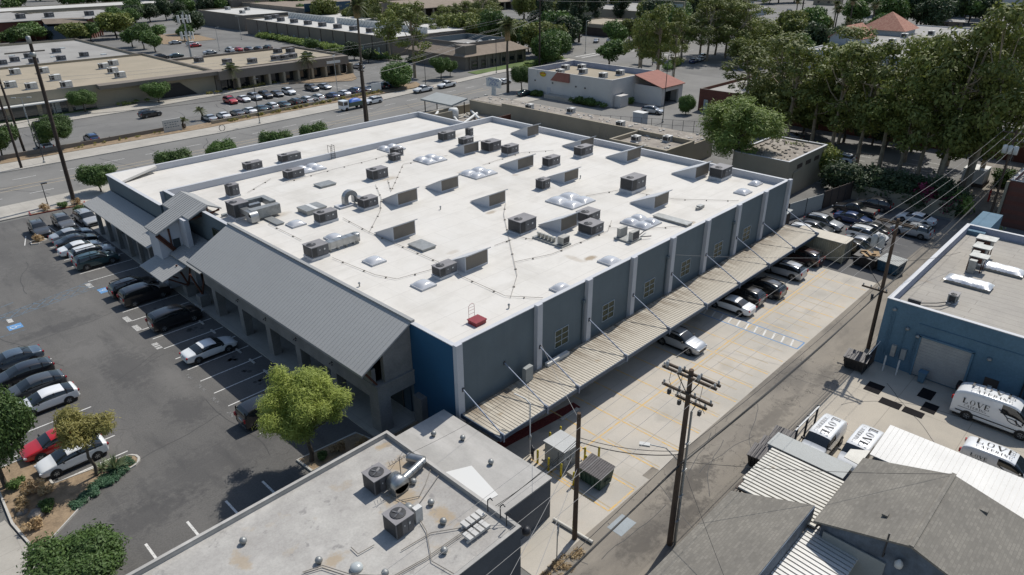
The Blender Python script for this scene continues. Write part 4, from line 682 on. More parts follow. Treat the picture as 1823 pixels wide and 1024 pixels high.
# -------- tan retail strip across the street, three bays
b = flat_building('retail_strip', 'long tan low commercial building with a tan roof and white entrance canopy facing the street', 'building', -45, 186, 80, 233, 5.3, 'stucco_tan', 'roof_tan', par=.5, cop='stucco_brown')
mb = MB(); mb.box(-45, 184.2, 2.9, 51, 185.97, 3.15); mb.build('front_canopy', 'label_white', b)
for k in range(16): x = -44+6*k; s = MB().box(x, 185.85, .2, x+5, 185.98, 2.8).build('shop_window', 'glass_shop', b); MB().box(x+2.4, 185.8, .2, x+2.55, 185.84, 2.8).build('mullion', 'frame_white', s)
for x, c in ((42, 'sign_white'), (46.5, 'sign_white')): MB().box(x, 185.8, .4, x+1.6, 185.845, 2.7).build('blind', 'grey_sheet', b)
mb = MB(); mb.add([(66, 185.9, .1), (75, 185.9, .1), (71, 185.9, 3.4), (64, 185.9, 3.4), (66, 186.05, .1)], [(0, 1, 2, 3)]); mb.build('drive_through_opening', 'dark_void', b)
mb = MB(); mb.slab([(52, 184.0, 5.2), (82, 184.0, 5.2), (82, 185.98, 5.45), (52, 185.98, 5.45)], .9); mb.build('porch_fascia', 'stucco_brown', b)
b = flat_building('retail_strip', 'grey-roofed building crowded with roof equipment behind the tan-roofed strip', 'building', -40, 233.2, 79, 292, 5.2, 'stucco_tan', 'roof_pale', par=.6, cop='stucco_brown')
for x, y in ((35, 245), (52, 262), (60, 250), (68, 270), (47, 278), (72, 244)): MB().box(x, y, 4.6, x+1.4, y+1.4, 4.85).build('skylight', 'acrylic', b)
mb = MB(); mb.box(30, 262, 4.6, 42, 262.4, 5.6); mb.box(44, 250, 4.6, 44.4, 262, 5.6); mb.box(52, 268, 4.6, 63, 268.3, 5.0); mb.build('roof_screen', 'stucco_brown', b); mb = MB(); mb.slab([(36, 254, 4.75), (45, 254, 4.75), (45, 261, 5.6), (36, 261, 5.6)], .15); mb.build('red_roof_panel', 'clay_flat', b)
mb = MB(); mb.lathe((37, 262, 4.6), [(1.3, 0), (1.3, 1.8), (1.0, 2.4), (.2, 2.7)], 12); mb.build('water_tank', 'sign_teal', b)
b = flat_building('retail_strip', 'brown storefront with big openings and a tan flat roof beyond the drive-through', 'building', 80.2, 186, 119.5, 214, 5.3, 'stucco_brown', 'roof_tan', par=.5, cop='stucco_brown')
mb = MB(); mb.box(80.3, 183.4, 3.0, 119.5, 185.98, 5.2); mb.build('arcade_fascia', 'stucco_brown', b)
for k in range(9): x = 81.5+4.4*k; MB().box(x, 185.8, .2, x+3.3, 185.97, 2.95).build('shop_window', 'glass_dark', b); MB().box(x+3.5, 183.4, 0, x+4.1, 185.97, 2.99).build('pier', 'stucco_tan', b)
MB().box(112, 183.2, 3.6, 116.5, 183.38, 4.3).build('shop_sign', 'sign_white', b)
# -------- long brown warehouse and the big store behind it
b = flat_building('long_warehouse', 'very long brown building with a white roof and units along its edge', 'building', 150, 203, 195, 306, 6.1, 'stucco_brown', 'roof_white', par=.4, cop='stucco_tan')
mb = MB()
for k in range(12): y = 206+8.2*k; mb.box(149.85, y, .5, 149.98, y+.25, 6.0)
mb.build('panel_joint', 'brown_dark', b); mb = MB()
for k in range(10): y = 210+9.4*k; mb.box(149.85, y, 0, 149.98, y+1.2, 2.3)
mb.build('service_door', 'grey_sheet', b)
for k, (y0, y1) in enumerate(((205, 226), (228, 262), (264, 300))):
    mb = MB(); mb.box(167, y0, 5.7, 167.4, y1, 8.0); mb.build('roof_screen', 'label_white', b); mb = MB(); [mb.tube((165.5, y, 5.8), (167, y, 7.6), .08, n=4) for y in np.arange(y0+1, y1, 2.2)]; mb.build('screen_brace', 'galv', b)
b = flat_building('long_warehouse', 'brown block with a pale roof at the far end of the service driveway', 'building', 154, 316, 196, 362, 6.6, 'stucco_brown', 'roof_white', par=.4, cop='stucco_tan')
b = flat_building('gym_building', 'large far store with a dark blue sign band reading blink', 'building', 176, 372, 262, 450, 9.5, 'stucco_brown', 'roof_white', par=.5, cop='stucco_tan')
b2 = flat_building('gym_wing', 'brown wing carrying the dark blue sign panel above the white roof', 'building', 181, 310, 232, 371, 8.2, 'stucco_brown', 'roof_brownshingle', par=.5, cop='stucco_tan')
sg = MB().box(181, 309.55, 6.7, 206, 309.9, 10.2).build('sign_band', 'sign_blue', b2)
def text(parent, s, size, loc, rot, mat, depth=.02, sx=1):
    c = bpy.data.curves.new('lettering', 'FONT'); c.body = s; c.size = size; c.extrude = depth; c.align_x = 'CENTER'; c.align_y = 'CENTER'
    o = bpy.data.objects.new('lettering', c); COL.objects.link(o); bpy.context.view_layer.update()
    me = bpy.data.meshes.new_from_object(o.evaluated_get(bpy.context.evaluated_depsgraph_get())); bpy.data.objects.remove(o)
    me.materials.clear(); me.materials.append(MATS[mat]); n = bpy.data.objects.new('lettering', me); COL.objects.link(n); n.parent = parent
    p = parent; off = Vector((0, 0, 0))
    while p is not None: off += p.matrix_basis.translation; p = p.parent
    n.location = Vector(loc)-off; n.rotation_euler = rot; n.scale = (sx, 1, 1); return n
text(sg, 'blink', 4.2, (190, 309.5, 8.6), (R(90), 0, 0), 'label_white'); text(sg, 'fitness', 1.9, (198.6, 309.5, 8.4), (R(90), 0, 0), 'grey_sheet')
# far retail on the horizon
for i, (nm, lb, x0, y0, x1, y1, h, wl, rf) in enumerate((
    ('far_store', 'long far mall building with a tan shingled canopy roof beyond the tree-dotted lot', 232, 316, 330, 350, 6, 'brown_dark', 'roof_brownshingle'),
    ('far_store', 'dark red and tan shop with a long flat front seen past the conifers', 243, 182, 268, 204, 4.6, 'brown_dark', 'roof_tan'),
    ('far_store', 'distant low grey building past the supermarket parking', 300, 205, 350, 250, 5, 'stucco_tan', 'roof_pale'),
    ('far_store', 'pale far warehouse roof at the upper left edge', 20, 400, 92, 432, 6, 'brown_dark', 'roof_pale'),
    ('far_store', 'low far roof with a beige top left of the hedge trees', 98, 396, 132, 430, 5, 'stucco_tan', 'roof_pale'),
    ('far_store', 'distant grey-brown roof at the very top behind the gym', 205, 470, 300, 520, 6, 'brown_dark', 'roof_pale'),
    ('far_store', 'dark far building at the top between the conifers', 330, 330, 420, 380, 6, 'brown_dark', 'roof_pale'),
    ('far_store', 'far roof with solar panels at top left', 90, 450, 180, 480, 5, 'stucco_tan', 'roof_white'))):
    b = flat_building(nm, lb, 'building', x0, y0, x1, y1, h, wl, rf, par=.3, cop='stucco_tan')
    if i == 0:
        mb = MB(); mb.slab([(232, 308, 4.4), (330, 308, 4.4), (330, 316, 6.1), (232, 316, 6.1)], .3); mb.build('canopy_roof', 'roof_brownshingle', b)
        for k in range(16): MB().box(233+6*k, 309, 0, 233.8+6*k, 309.8, 4.3).build('column', 'stucco_tan', b)
    if i == 1:
        MB().box(243, 181.7, .3, 268, 181.98, 3.0).build('red_front', 'brick_red', b); mb = MB(); mb.box(242.6, 181.9, 3.2, 242.9, 204, 4.5); mb.build('fascia', 'stucco_tan', b)
b = thing('red_brick_office', 'dark red office with a slanted glass bay behind the tan roofs', 'building', (70, 345, 0))
mb = MB(); mb.prism([(20, 352), (85.5, 350), (87, 352), (97, 350), (98.5, 341), (104, 352), (108, 372), (60, 400), (20, 400)], 0, 7.4); mb.build('wall', 'brick_red', b); mb = MB(); mb.prism([(19.5, 351.4), (86, 349.4), (98.7, 340.4), (108.5, 352), (108.5, 372.5), (60, 400.5), (19.5, 400.5)], 7.4, 7.6); mb.build('roof', 'roof_pale', b)
mb = MB(); mb.add([(84, 347, 0), (98, 340.2, 0), (98, 342, 6.2), (84, 349, 6.2), (84, 350, 0), (98, 344, 0), (98, 344, 6.2), (84, 351, 6.2)], [(0, 1, 2, 3), (0, 3, 7, 4), (1, 5, 6, 2)]); mb.build('glass_bay', 'glass_dark', b); mb = MB(); mb.slab([(84, 346.5, 6.2), (98, 339.6, 6.2), (98, 343, 7.9), (84, 350, 7.9)], .2); mb.build('bay_roof', 'roof_brownshingle', b)
for k in range(5): MB().tube((99+1.6*k, 339.5+2.4*k, 0), (99+1.6*k, 339.5+2.4*k, 5), .35).build('column', 'clay_flat', b)
# brick building under the eucalyptus and the one at the right edge
b = flat_building('brick_building', 'dark red brick building mostly hidden behind the row of eucalyptus', 'building', 144.5, 8, 170, 82, 4.8, 'brick_red', 'roof_pale', par=.6, cop='stucco_brown')
for y in (80.5,): MB().box(144.3, y-.9, .2, 144.48, y+.1, 2.6).build('window', 'frame_white', b)
b = flat_building('brick_warehouse', 'red brick building with a tan side pier at the right edge by the alley pole', 'building', 108, -14, 150, 14.9, 6.2, 'brick_red', 'roof_pale', par=.5, cop='stucco_white')
MB().box(107.7, 14.95, 0, 128, 15.25, 6.0).build('tan_side_wall', 'stucco_tan', b); MB().box(107.85, 6.5, .2, 107.98, 10.5, 3.0).build('dark_opening', 'dark_void', b)
s = MB().box(107.9, 9.2, 3.7, 107.97, 10.4, 4.8).build('window', 'frame_white', b)
b = thing('small_outbuilding', 'small white block with a dark base beside the alley behind the hedge', 'shed', (126, 22, 0)); MB().box(124.5, 20.6, .5, 128, 23.6, 2.6).build('cabinet', 'label_white', b); MB().box(124.3, 20.4, 0, 128.2, 23.8, .5).build('base', 'brown_dark', b)
b = flat_building('plaza_building', 'wide flat grey-roofed plaza building behind the eucalyptus with white units', 'building', 214, 24, 306, 88, 6.2, 'stucco_pale', 'roof_pale', par=.3, cop='label_white')
b = flat_building('plaza_building', 'grey-roofed building with a pale blue wall at the right edge beyond the eucalyptus', 'building', 186, -20, 232, 22, 6.2, 'stucco_pale', 'roof_pale', par=.3, cop='label_white')
b = thing('tiled_gable_building', 'white building with a terracotta tiled gable roof', 'building', (238, 86, 0))
mb = MB(); mb.box(232, 80, 0, 244, 88.8, 8.2); mb.add([(232, 80, 8.2), (244, 80, 8.2), (244, 88.8, 8.2), (232, 88.8, 8.2), (232, 84.4, 11.2), (244, 84.4, 11.2)], [(0, 4, 3), (1, 2, 5)]); mb.build('wall', 'stucco_pale', b); mb = MB(); mb.slab([(231.4, 79.4, 7.9), (244.6, 79.4, 7.9), (244.6, 84.4, 11.5), (231.4, 84.4, 11.5)], .2); mb.slab([(231.4, 84.4, 11.5), (244.6, 84.4, 11.5), (244.6, 89.4, 7.9), (231.4, 89.4, 7.9)], .2); mb.build('tile_roof', 'clay_tile', b)
b = thing('tiled_pavilion', 'white pavilion with a four-sided terracotta pyramid roof', 'building', (274, 84, 0))
mb = MB(); mb.box(266, 78.5, 0, 279, 91.5, 7.6); mb.build('wall', 'stucco_pale', b); mb = MB(); mb.add([(265, 77.5, 7.6), (280, 77.5, 7.6), (280, 92.5, 7.6), (265, 92.5, 7.6), (272.5, 85, 13)], [(0, 1, 4), (1, 2, 4), (2, 3, 4), (3, 0, 4), (0, 3, 2, 1)]); mb.build('tile_roof', 'clay_tile', b)
def house(nm, lb, x, y, sx, sy, h, rh, wl, rf, rz=0, group=None):
    b = thing(nm, lb, 'house', (x, y, 0), rz, group=group); mb = MB(); mb.box(-sx/2, -sy/2, 0, sx/2, sy/2, h); mb.build('wall', wl, b, loc=1)
    mb = MB(); e = .6; r_ = sy/2; mb.add([(-sx/2-e, -sy/2-e, h), (sx/2+e, -sy/2-e, h), (sx/2+e, sy/2+e, h), (-sx/2-e, sy/2+e, h), (-sx/2+r_*.7, 0, h+rh), (sx/2-r_*.7, 0, h+rh)], [(0, 1, 5, 4), (2, 3, 4, 5), (1, 2, 5), (3, 0, 4), (0, 3, 2, 1)]); mb.build('roof', rf, b, loc=1)
    n = max(2, int(sx/4))
    for k in range(n):
        for z in ([1.2] if h < 4.5 else [1.2, 4.2]):
            xx = -sx/2+1+k*(sx-2)/max(1, n-1); MB().box(xx-.6, -sy/2-.06, z, xx+.6, -sy/2-.005, z+1.1).build('window', 'glass_dark', b, loc=1)
    for k in range(2): yy = -sy/4+k*sy/2; MB().box(-sx/2-.06, yy-.6, 1.2, -sx/2-.005, yy+.6, 2.4).build('window', 'glass_dark', b, loc=1)
    return b
hs = [('apartment_house', 'pale blue-grey two-storey apartment block at the top beyond the wide street', 385, 205, 42, 12, 5.8, 1.8, 'stucco_pale', 'roof_pale', .15), ('apartment_house', 'single-storey pale wing in front of the two-storey apartments at the top', 366, 184, 30, 9, 3.2, 1.5, 'stucco_pale', 'roof_pale', .15),
      ('apartment_house', 'white apartment wall with dark windows at the top right corner', 470, 96, 70, 20, 9, 2, 'stucco_pale', 'roof_pale', -.4), ('bungalow', 'white bungalow with a brown roof between trees above the tiled pavilion', 445, 138, 22, 12, 3.4, 2, 'stucco_white', 'roof_brownshingle', .3),
      ('bungalow', 'grey bungalow with a pale roof left of the white apartments', 430, 112, 26, 12, 3.4, 2, 'stucco_white', 'roof_pale', .2), ('bungalow', 'small brown-roofed bungalow behind the palms at the top', 470, 185, 20, 12, 3.2, 2, 'stucco_tan', 'roof_brownshingle', .1),
      ('bungalow', 'grey-roofed bungalow half hidden by trees near the far street', 520, 200, 24, 12, 3.2, 2, 'stucco_white', 'roof_pale', .1), ('garage_row', 'long low garage with a brown door row behind the plaza roof', 378, 92, 26, 8, 3, .5, 'stucco_brown', 'roof_pale', .25)]
for a in hs: house(*a)
random.seed(21)
# sign boards
def sign_lines(parent, lines_, y0, z0, x, h, mat): pass
b = thing('pole_sign', 'white shield-shaped roadside sign on a tapered white post behind the ruin', 'sign', (121.3, 124.6, 0))
mb = MB(); mb.add([(121.2, 124.0, 0), (121.2, 125.3, 0), (121.2, 125.1, 3), (121.2, 124.2, 3), (121.7, 124.0, 0), (121.7, 125.3, 0), (121.7, 125.1, 3), (121.7, 124.2, 3)], [(0, 3, 2, 1), (4, 5, 6, 7), (0, 4, 7, 3), (1, 2, 6, 5)]); mb.build('post', 'label_white', b)
mb = MB(); mb.prism([(122.2, -3.0), (127.0, -3.0), (127.1, -4.9), (126.3, -5.2), (122.8, -5.2), (122.1, -4.9)], 0, .35); mb.v = [(121.25+v[2], v[0], -v[1]) for v in mb.v]; sf = mb.build('sign_face', 'sign_white', b)
for z, n_ in ((4.75, 7), (4.2, 4), (3.6, 6)):
    mb = MB()
    for k in range(n_): y = 124.6+.27*(n_-1)-.54*k; mb.box(121.2, y-.2, z-.26, 121.24, y-.12, z+.26); mb.box(121.2, y-.12, z+(-.26, .18, -.04)[k % 3], 121.24, y+.16, z+(-.18, .26, .04)[k % 3])
    mb.build('worn_lettering', 'sign_deepblue', sf)
b = thing('pylon_sign', 'tall grey pylon sign with stacked tenant panels by the wide junction', 'sign', (268, 165, 0)); mb = MB(); mb.box(266.5, 162.5, 0, 267.5, 168, 13); mb.build('frame', 'stucco_tan', b)
for k, c in enumerate(('sign_white', 'sign_teal', 'sign_deepblue', 'sign_teal', 'sign_red')): MB().box(266.3, 163, 10.6-1.6*k, 266.49, 167.5, 12-1.6*k).build('tenant_panel', c, b)
b = thing('pole_sign', 'blue and white rectangular sign high on a white pole by the wide street', 'sign', (314, 130, 0)); MB().box(313.7, 129.6, 0, 314.4, 130.6, 5.2).build('post', 'label_white', b); MB().box(313.6, 126.2, 5.2, 314.5, 133.4, 9.0).build('sign_face', 'sign_white', b); MB().box(313.5, 126.2, 5.0, 313.59, 133.4, 6.2).build('blue_band', 'sign_deepblue', b)
b = thing('monument_sign', 'white roadside tenant sign board behind the low wall across the street', 'sign', (52.5, 149.9, 0)); sf = MB().box(52.0, 149.2, 0, 55.6, 149.45, 2.6).build('sign_face', 'roof_white', b); mb = MB(); [mb.box(52.3+.5*k, 149.17, 1.0+.45*j, 52.3+.5*k+.32, 149.195, 1.12+.45*j) for k in range(6) for j in range(3) if (k*j) % 4 != 1]; mb.build('faded_lettering', 'sign_blue', sf)
b = thing('monument_sign', 'small white sign on a post among the cars across the street', 'sign', (106.4, 152.5, 0)); MB().box(105.3, 152.4, .8, 108.2, 152.6, 2.6).build('sign_face', 'sign_white', b); MB().box(106.6, 152.62, 0, 106.9, 152.8, 2.4).build('post', 'steel_dark', b)
b = thing('menu_board', 'white tenant board with coloured logos on two posts by the street corner', 'sign', (196, 128, 0)); MB().box(193, 126, 2.2, 193.3, 133, 6.2).build('sign_face', 'sign_white', b); MB().box(192.85, 130, 4.4, 192.99, 132.5, 5.8).build('logo_panel', 'sign_red', b); MB().box(192.85, 126.7, 4.4, 192.99, 129.2, 5.6).build('logo_panel', 'sign_yellow', b); MB().box(192.85, 128.2, 2.6, 192.99, 131, 4).build('logo_panel', 'sign_teal', b)
for y in (127, 132): MB().tube((193.15, y, 0), (193.15, y, 2.2), .15).build('post', 'steel_dark', b)
# ================================================================ ROOFTOP UNITS (things standing on the roofs)
def fan(mb, x, y, z, r, dark=1, top=0, blade=0):
    mb.cur = dark; mb.lathe((x, y, z), [(r*1.05, -.02), (r*1.05, .03), (r*.98, .035)], 16)
    mb.cur = blade
    for k in range(4): mb.obox((x+r*.42*math.cos(k*1.57+.4), y+r*.42*math.sin(k*1.57+.4), z+.05), (r*.8, r*.28, .015), k*1.57+.4, .35)
    mb.lathe((x, y, z+.04), [(r*.2, 0), (r*.18, .04)], 8)
def rtu(label, x, y, z, sx, sy, h, curb=.28, mat='rtu_grey', group='grey units on the main white roof', fans=1, fx=.25, fy=.5, cat='air conditioner', coil='xy', fr=None):
    u = thing('air_conditioner', label, cat, (x, y, z), group=group)
    if curb: MB().box(x-.05, y-.05, z, x+sx+.05, y+sy+.05, z+curb).build('roof_curb', 'coping', u)
    z0, z1 = z+curb+.05, z+curb+h
    mb = MB(); mb.box(x, y, z0, x+sx, y+sy, z1-.05)
    mb.cur = 1
    for k in range(1, 3): xx = x+sx*k/3; mb.box(xx-.012, y-.006, z0+.08, xx+.012, y, z1-.1)
    mb.cur = 2; mb.box(x+sx*.72, y-.008, z0+h*.45, x+sx*.8, y, z0+h*.6); mb.box(x+sx*.45, y-.008, z0+h*.5, x+sx*.5, y, z0+h*.58)
    b = mb.build('housing', [mat, 'rtu_dark', 'label_white'], u)
    MB().box(x-.04, y-.04, z1-.05, x+sx+.04, y+sy+.04, z1).build('top_panel', {'rtu_grey': 'rtu_top', 'rtu_white': 'label_white', 'rtu_beige': 'rtu_beige'}.get(mat, 'rtu_top'), u)
    mb = MB()
    if 'x' in coil: mb.box(x-.02, y+.1, z0+.08, x-.003, y+sy-.1, z1-.12)
    if 'y' in coil: mb.box(x+.06, y-.02, z0+.08, x+sx*.3, y-.003, z1-.12)
    mb.build('coil_grille', 'rtu_dark', u)
    r = fr or min(sy*.33, .42)
    for k in range(fans):
        f = MB(); fan(f, x+sx*(fx+k*.45), y+sy*fy, z1+.005, r, 1, 0, 0); f.build('fan', ['rtu_grey', 'rtu_dark'], u)
    return u
U = [('lone slim grey unit nearest the front entry roof on the white roof', 32.0, 76.0, 1.2, 1.1, 1.25, .2), ('flat grey unit beside the skylight next to the middle parapet', 40.0, 77.3, 2.3, 1.2, .95, .1),
     ('smaller cube unit in front of its twin near the back skylight', 53.6, 74.2, 1.25, 1.1, .85, .12), ('taller cube unit behind its twin near the back skylight', 55.4, 76.0, 1.3, 1.3, .95, .12),
     ('isolated large grey unit right of the small grey hatch in mid roof', 46.9, 69.3, 2.25, 1.4, 1.2, .12), ('medium grey unit in front of the taped skylight curb', 34.3, 60.9, 2.1, 1.15, .95, .28),
     ('large grey unit joined to the long straight duct', 28.9, 53.5, 1.75, 1.5, 1.05, .28), ('grey unit against the monitor nearest the metal roof', 34.3, 42.1, 1.9, 1.1, .85, .25),
     ('grey unit by the far inner parapet corner, first in its row', 65.2, 77.6, 2.4, 1.2, 1.1, .12), ('grey unit partly hidden behind the far monitor', 65.6, 73.6, 1.9, 1.2, .9, .12),
     ('large grey unit right of the far monitor', 65.6, 68.4, 2.3, 1.7, 1.25, .12), ('short dark unit standing alone by the far parapet', 69.7, 77.0, .9, .8, 1.1, .1),
     ('grey unit on a white curb between two rear monitors', 66.0, 65.2, 2.1, 1.3, 1.0, .3), ('grey unit on a curb left of the centre right monitor', 65.4, 57.3, 2.2, 1.15, 1.05, .28),
     ('small cube unit left of the central monitor', 58.3, 52.0, 1.35, 1.1, 1.1, .1), ('tall dark unit just in front of the rear right monitor', 72.0, 57.4, 2.5, 1.3, 1.1, .3),
     ('biggest grey unit standing alone with a stained patch around it', 64.2, 43.6, 2.7, 1.7, 1.35, .4), ('grey unit on a white curb near the far right corner monitor', 75.6, 38.7, 2.4, 1.7, 1.15, .35),
     ('large grey unit nearest the right wall with a round fan on top', 46.4, 44.2, 2.3, 1.7, 1.25, .15), ('lower grey unit in front of the monitor by the condensers', 50.9, 38.9, 1.9, 1.7, .95, .15), ('grey unit half hidden behind the condenser monitor', 53.2, 41.2, 2.0, 1.6, 1.0, .15)]
for l, x, y, sx, sy, h, c in U: rtu(l, x*K, y*K, ZR, sx*K, sy*K, h, c)
rtu('grey unit on the lower street-side roof behind the parapet ladder', 47.2, 92.2, 6.0, 3.1, 1.2, .95, .1)
rtu('grey unit at the near end of the lower street-side roof', 41.8, 92.2, 6.0, 2.4, 1.2, .9, .1)
# unit with looped duct near the front
x, y = 29.0*K, 68.4*K
u = rtu('grey unit with a long square duct bent back around it near the front', x, y+.2, ZR, 1.7, 1.9, 1.5, .25)
mb = MB(); mb.box(x+1.9, y+1.2, ZR+.9, x+4.3, y+1.8, ZR+1.5); mb.box(x+3.7, y-.8, ZR+.85, x+4.3, y+1.2, ZR+1.5); mb.box(x+1.0, y-1.7, ZR+.25, x+4.3, y-.8, ZR+1.3); mb.build('return_duct', 'galv', u)
mb = MB(); mb.box(x+1.7, y+.1, ZR+.75, x+3.0, y+.7, ZR+1.3); mb.box(x+.6, y-1.0, ZR+.75, x+1.4, y+.3, ZR+1.25); mb.build('supply_duct', 'duct_metal', u)
mb = MB(); mb.smooth = True
for k in range(6):
    a0, a1 = R(15*k), R(15*(k+1)); mb.add([(x+.6, y-1.7-.55*math.sin(a0), ZR+.75+.5*math.cos(a0)), (x+1.5, y-1.7-.55*math.sin(a0), ZR+.75+.5*math.cos(a0)), (x+1.5, y-1.7-.55*math.sin(a1), ZR+.75+.5*math.cos(a1)), (x+.6, y-1.7-.55*math.sin(a1), ZR+.75+.5*math.cos(a1))], [(0, 3, 2, 1)])
mb.smooth = False; mb.box(x+.6, y-2.25, ZR+.2, x+1.5, y-1.0, ZR+.75); mb.box(x+.6, y-1.7, ZR+.75, x+1.5, y-1.0, ZR+1.25); mb.build('duct_elbow', 'duct_metal', u)
MB().box(x-.5, y+2.2, ZR, x+1.6, y+2.6, ZR+.3).build('sleeper', 'transformer_grey', u)
# unit with the arched duct
x, y = 40.0*K, 61.3*K
u = rtu('grey unit with an arched silver duct rising behind it', x, y, ZR, 1.9, 1.3, .95, .28)
mb = MB(); cx, cy = x+.1, y+2.6
P = []
for k in range(9): a = math.pi*k/8; P.append((math.cos(a), math.sin(a)))
for (c0, s0), (c1, s1) in zip(P[:-1], P[1:]):
    for w_ in (0,):
        v = [(cx+c*ra*.95, yy, ZR+.85+s*ra*.95) for (c, s) in ((c0, s0), (c1, s1)) for ra in (.4, .95) for yy in (cy, cy+.6)]
        mb.add(v, [(0, 1, 5, 4), (2, 6, 7, 3), (0, 4, 6, 2), (1, 3, 7, 5)])
mb.box(cx-.9, cy, ZR+.2, cx-.38, cy+.6, ZR+.85); mb.box(cx+.38, cy, ZR+.2, cx+.9, cy+.6, ZR+.85); mb.box(cx+.55, cy-1.3, ZR+.3, cx+1.05, cy, ZR+.95); mb.build('arched_duct', 'duct_metal', u); MB().box(cx-1.7, cy-.3, ZR, cx+.2, cy+1.0, ZR+.2).build('duct_curb', 'coping', u)
# straight duct of the near-left unit
x, y = 30.8*K, 54.1*K
mb = MB(); mb.box(x+.1, y, ZR+.35, x+3.4, y+.75, ZR+1.0); mb.lathe((x+3.5, y+.37, ZR+.2), [(.42, 0), (.42, .78), (.38, .82)], 12)
for k in range(5): mb.box(x+.4+.7*k, y-.02, ZR+.33, x+.45+.7*k, y+.77, ZR+1.02)
for k in range(4): mb.box(x+.4+.9*k, y+.1, ZR, x+.5+.9*k, y+.6, ZR+.35)
tag(mb.build('straight_duct', 'duct_metal'), 'long straight silver duct with joints lying beside the near-left roof unit', 'duct')
# condensers by the right wall
x, y = 46.7*K, 39.1*K
u = thing('condenser_rack', 'row of small condensers on a long platform near the right wall', 'air conditioner', (x, y, ZR))
MB().box(x, y, ZR, x+1.4, y+3.9, ZR+.18).build('platform', 'galv', u)
for k in range(5): mb = MB(); mb.lathe((x+.5, y+1.5+.48*k, ZR+.2), [(.17, 0), (.17, .32), (.24, .36), (.24, .44), (.1, .5)], 10); mb.build('vent_cap', 'cream_metal', u)
mb = MB(); mb.box(x+.3, y+.15, ZR+.25, x+1.3, y+.85, ZR+.95); mb.build('condenser', 'rtu_beige', u); MB().box(x+.4, y+.13, ZR+.35, x+1.2, y+.147, ZR+.85).build('condenser_grille', 'rtu_dark', u)
x, y = 52.1*K, 35.0*K
u = thing('condenser_pair', 'two beige condensers facing each other on a low platform near the awning side', 'air conditioner', (x, y, ZR))
MB().box(x-.1, y, ZR, x+1.7, y+2.1, ZR+.18).build('platform', 'galv', u); MB().box(x+.2, y+.1, ZR+.2, x+1.4, y+.55, ZR+1.1).build('condenser', 'rtu_beige', u); MB().box(x+.2, y+1.55, ZR+.2, x+1.4, y+1.95, ZR+1.1).build('condenser', 'rtu_beige', u)
MB().box(x+.3, y+.08, ZR+.3, x+1.3, y+.097, ZR+1.0).build('condenser_grille', 'rtu_dark', u); mb = MB(); mb.path([(x+1.7, y+.4, ZR+.3), (x+3.4, y+.7, ZR+.35), (x+3.7, y+.75, ZR+.3)], .05); mb.path([(x+1.6, y+.1, ZR+.3), (x+2.6, y-.5, ZR+.25)], .05); mb.build('line_set', 'steel_dark', u)
# foreground roof
GZ = 3.72
u = rtu('grey square condenser with a curved silver duct on the foreground roof', 17.6, 29.0, GZ, 1.25, 1.25, 1.15, 0, group=None, fx=.5, fr=.45, coil='xy')
mb = MB(); mb.lathe((0, 0, 0), [(.62, 0), (.62, 1.0)], 16); mb.v = [(18.9+v[1]*.9, 28.9-v[2]*.9-.0, GZ+.62+v[0]*.85) for v in mb.v]; mb.box(18.4, 28.0, GZ+.05, 19.4, 28.9, GZ+.6); mb.build('drum_duct', 'duct_metal', u)
mb = MB(); mb.tube((19.2, 28.5, GZ+.5), (21.4, 29.0, GZ+.5), .24, n=12); mb.tube((21.4, 29.0, GZ+.5), (21.0, 30.1, GZ+.4), .3, n=12)
for k in range(4): mb.tube((19.6+.5*k, 28.6+.1*k, GZ+.5), (19.64+.5*k, 28.61+.1*k, GZ+.5), .26, n=12)
mb.build('round_duct', 'duct_metal', u)
u = rtu('grey square condenser beside the exhaust box on the foreground roof', 16.35, 25.2, GZ, 1.25, 1.25, 1.2, 0, group=None, fx=.5, fr=.45, coil='xy')
mb = MB(); mb.lathe((0, 0, 0), [(.42, 0), (.42, .8)], 14); mb.v = [(18.0+v[1]*.8, 26.4-v[2]*.6, GZ+.55+v[0]*.85) for v in mb.v]; mb.box(17.65, 25.7, GZ+.05, 18.35, 26.4, GZ+.55); mb.build('duct_hood', 'galv', u)
# blue workshop roof
def sunlight_cover(label, x, y, sx, sy):
    t = thing('skylight_cover', label, 'skylight', (x, y, 5.57), group='foil covered skylights'); MB().box(x, y, 5.57, x+sx, y+sy, 5.8).build('curb', 'roll_roof', t)
    mb = MB(); n = 12; m_ = 30; random.seed(int(x)); g = [(x-.1+(sx+.2)*i/n, y-.1+(sy+.2)*j/m_, 5.82+.32*(1-abs(2*i/n-1)**3)*(1-abs(2*j/m_-1)**8)+random.uniform(-.04, .05)) for j in range(m_+1) for i in range(n+1)]
    mb.smooth = True; mb.add(g, [(j*(n+1)+i, j*(n+1)+i+1, (j+1)*(n+1)+i+1, (j+1)*(n+1)+i) for j in range(m_) for i in range(n)]); mb.build('foil', 'foil', t)
newmat('foil', (.68, .69, .70), .35, metal=.6)
sunlight_cover('wrinkled foil covered skylight nearer the alley on the blue workshop', 70.3, 8.7, 1.5, 3.6); sunlight_cover('wrinkled foil covered skylight further back on the blue workshop', 75.8, 7.3, 1.5, 4.2)
rtu('small grey condenser with hoses near the front of the blue workshop roof', 65.7, 10.2, 5.55, 1.0, .7, .75, .1, group=None, mat='transformer_grey', cat='air conditioner')
rtu('tall brown box on the blue workshop roof right of the foil skylights', 76.6, 4.6, 5.55, 1.7, 1.6, 1.6, .1, group=None, mat='stucco_tan', cat='air conditioner', fr=.3)
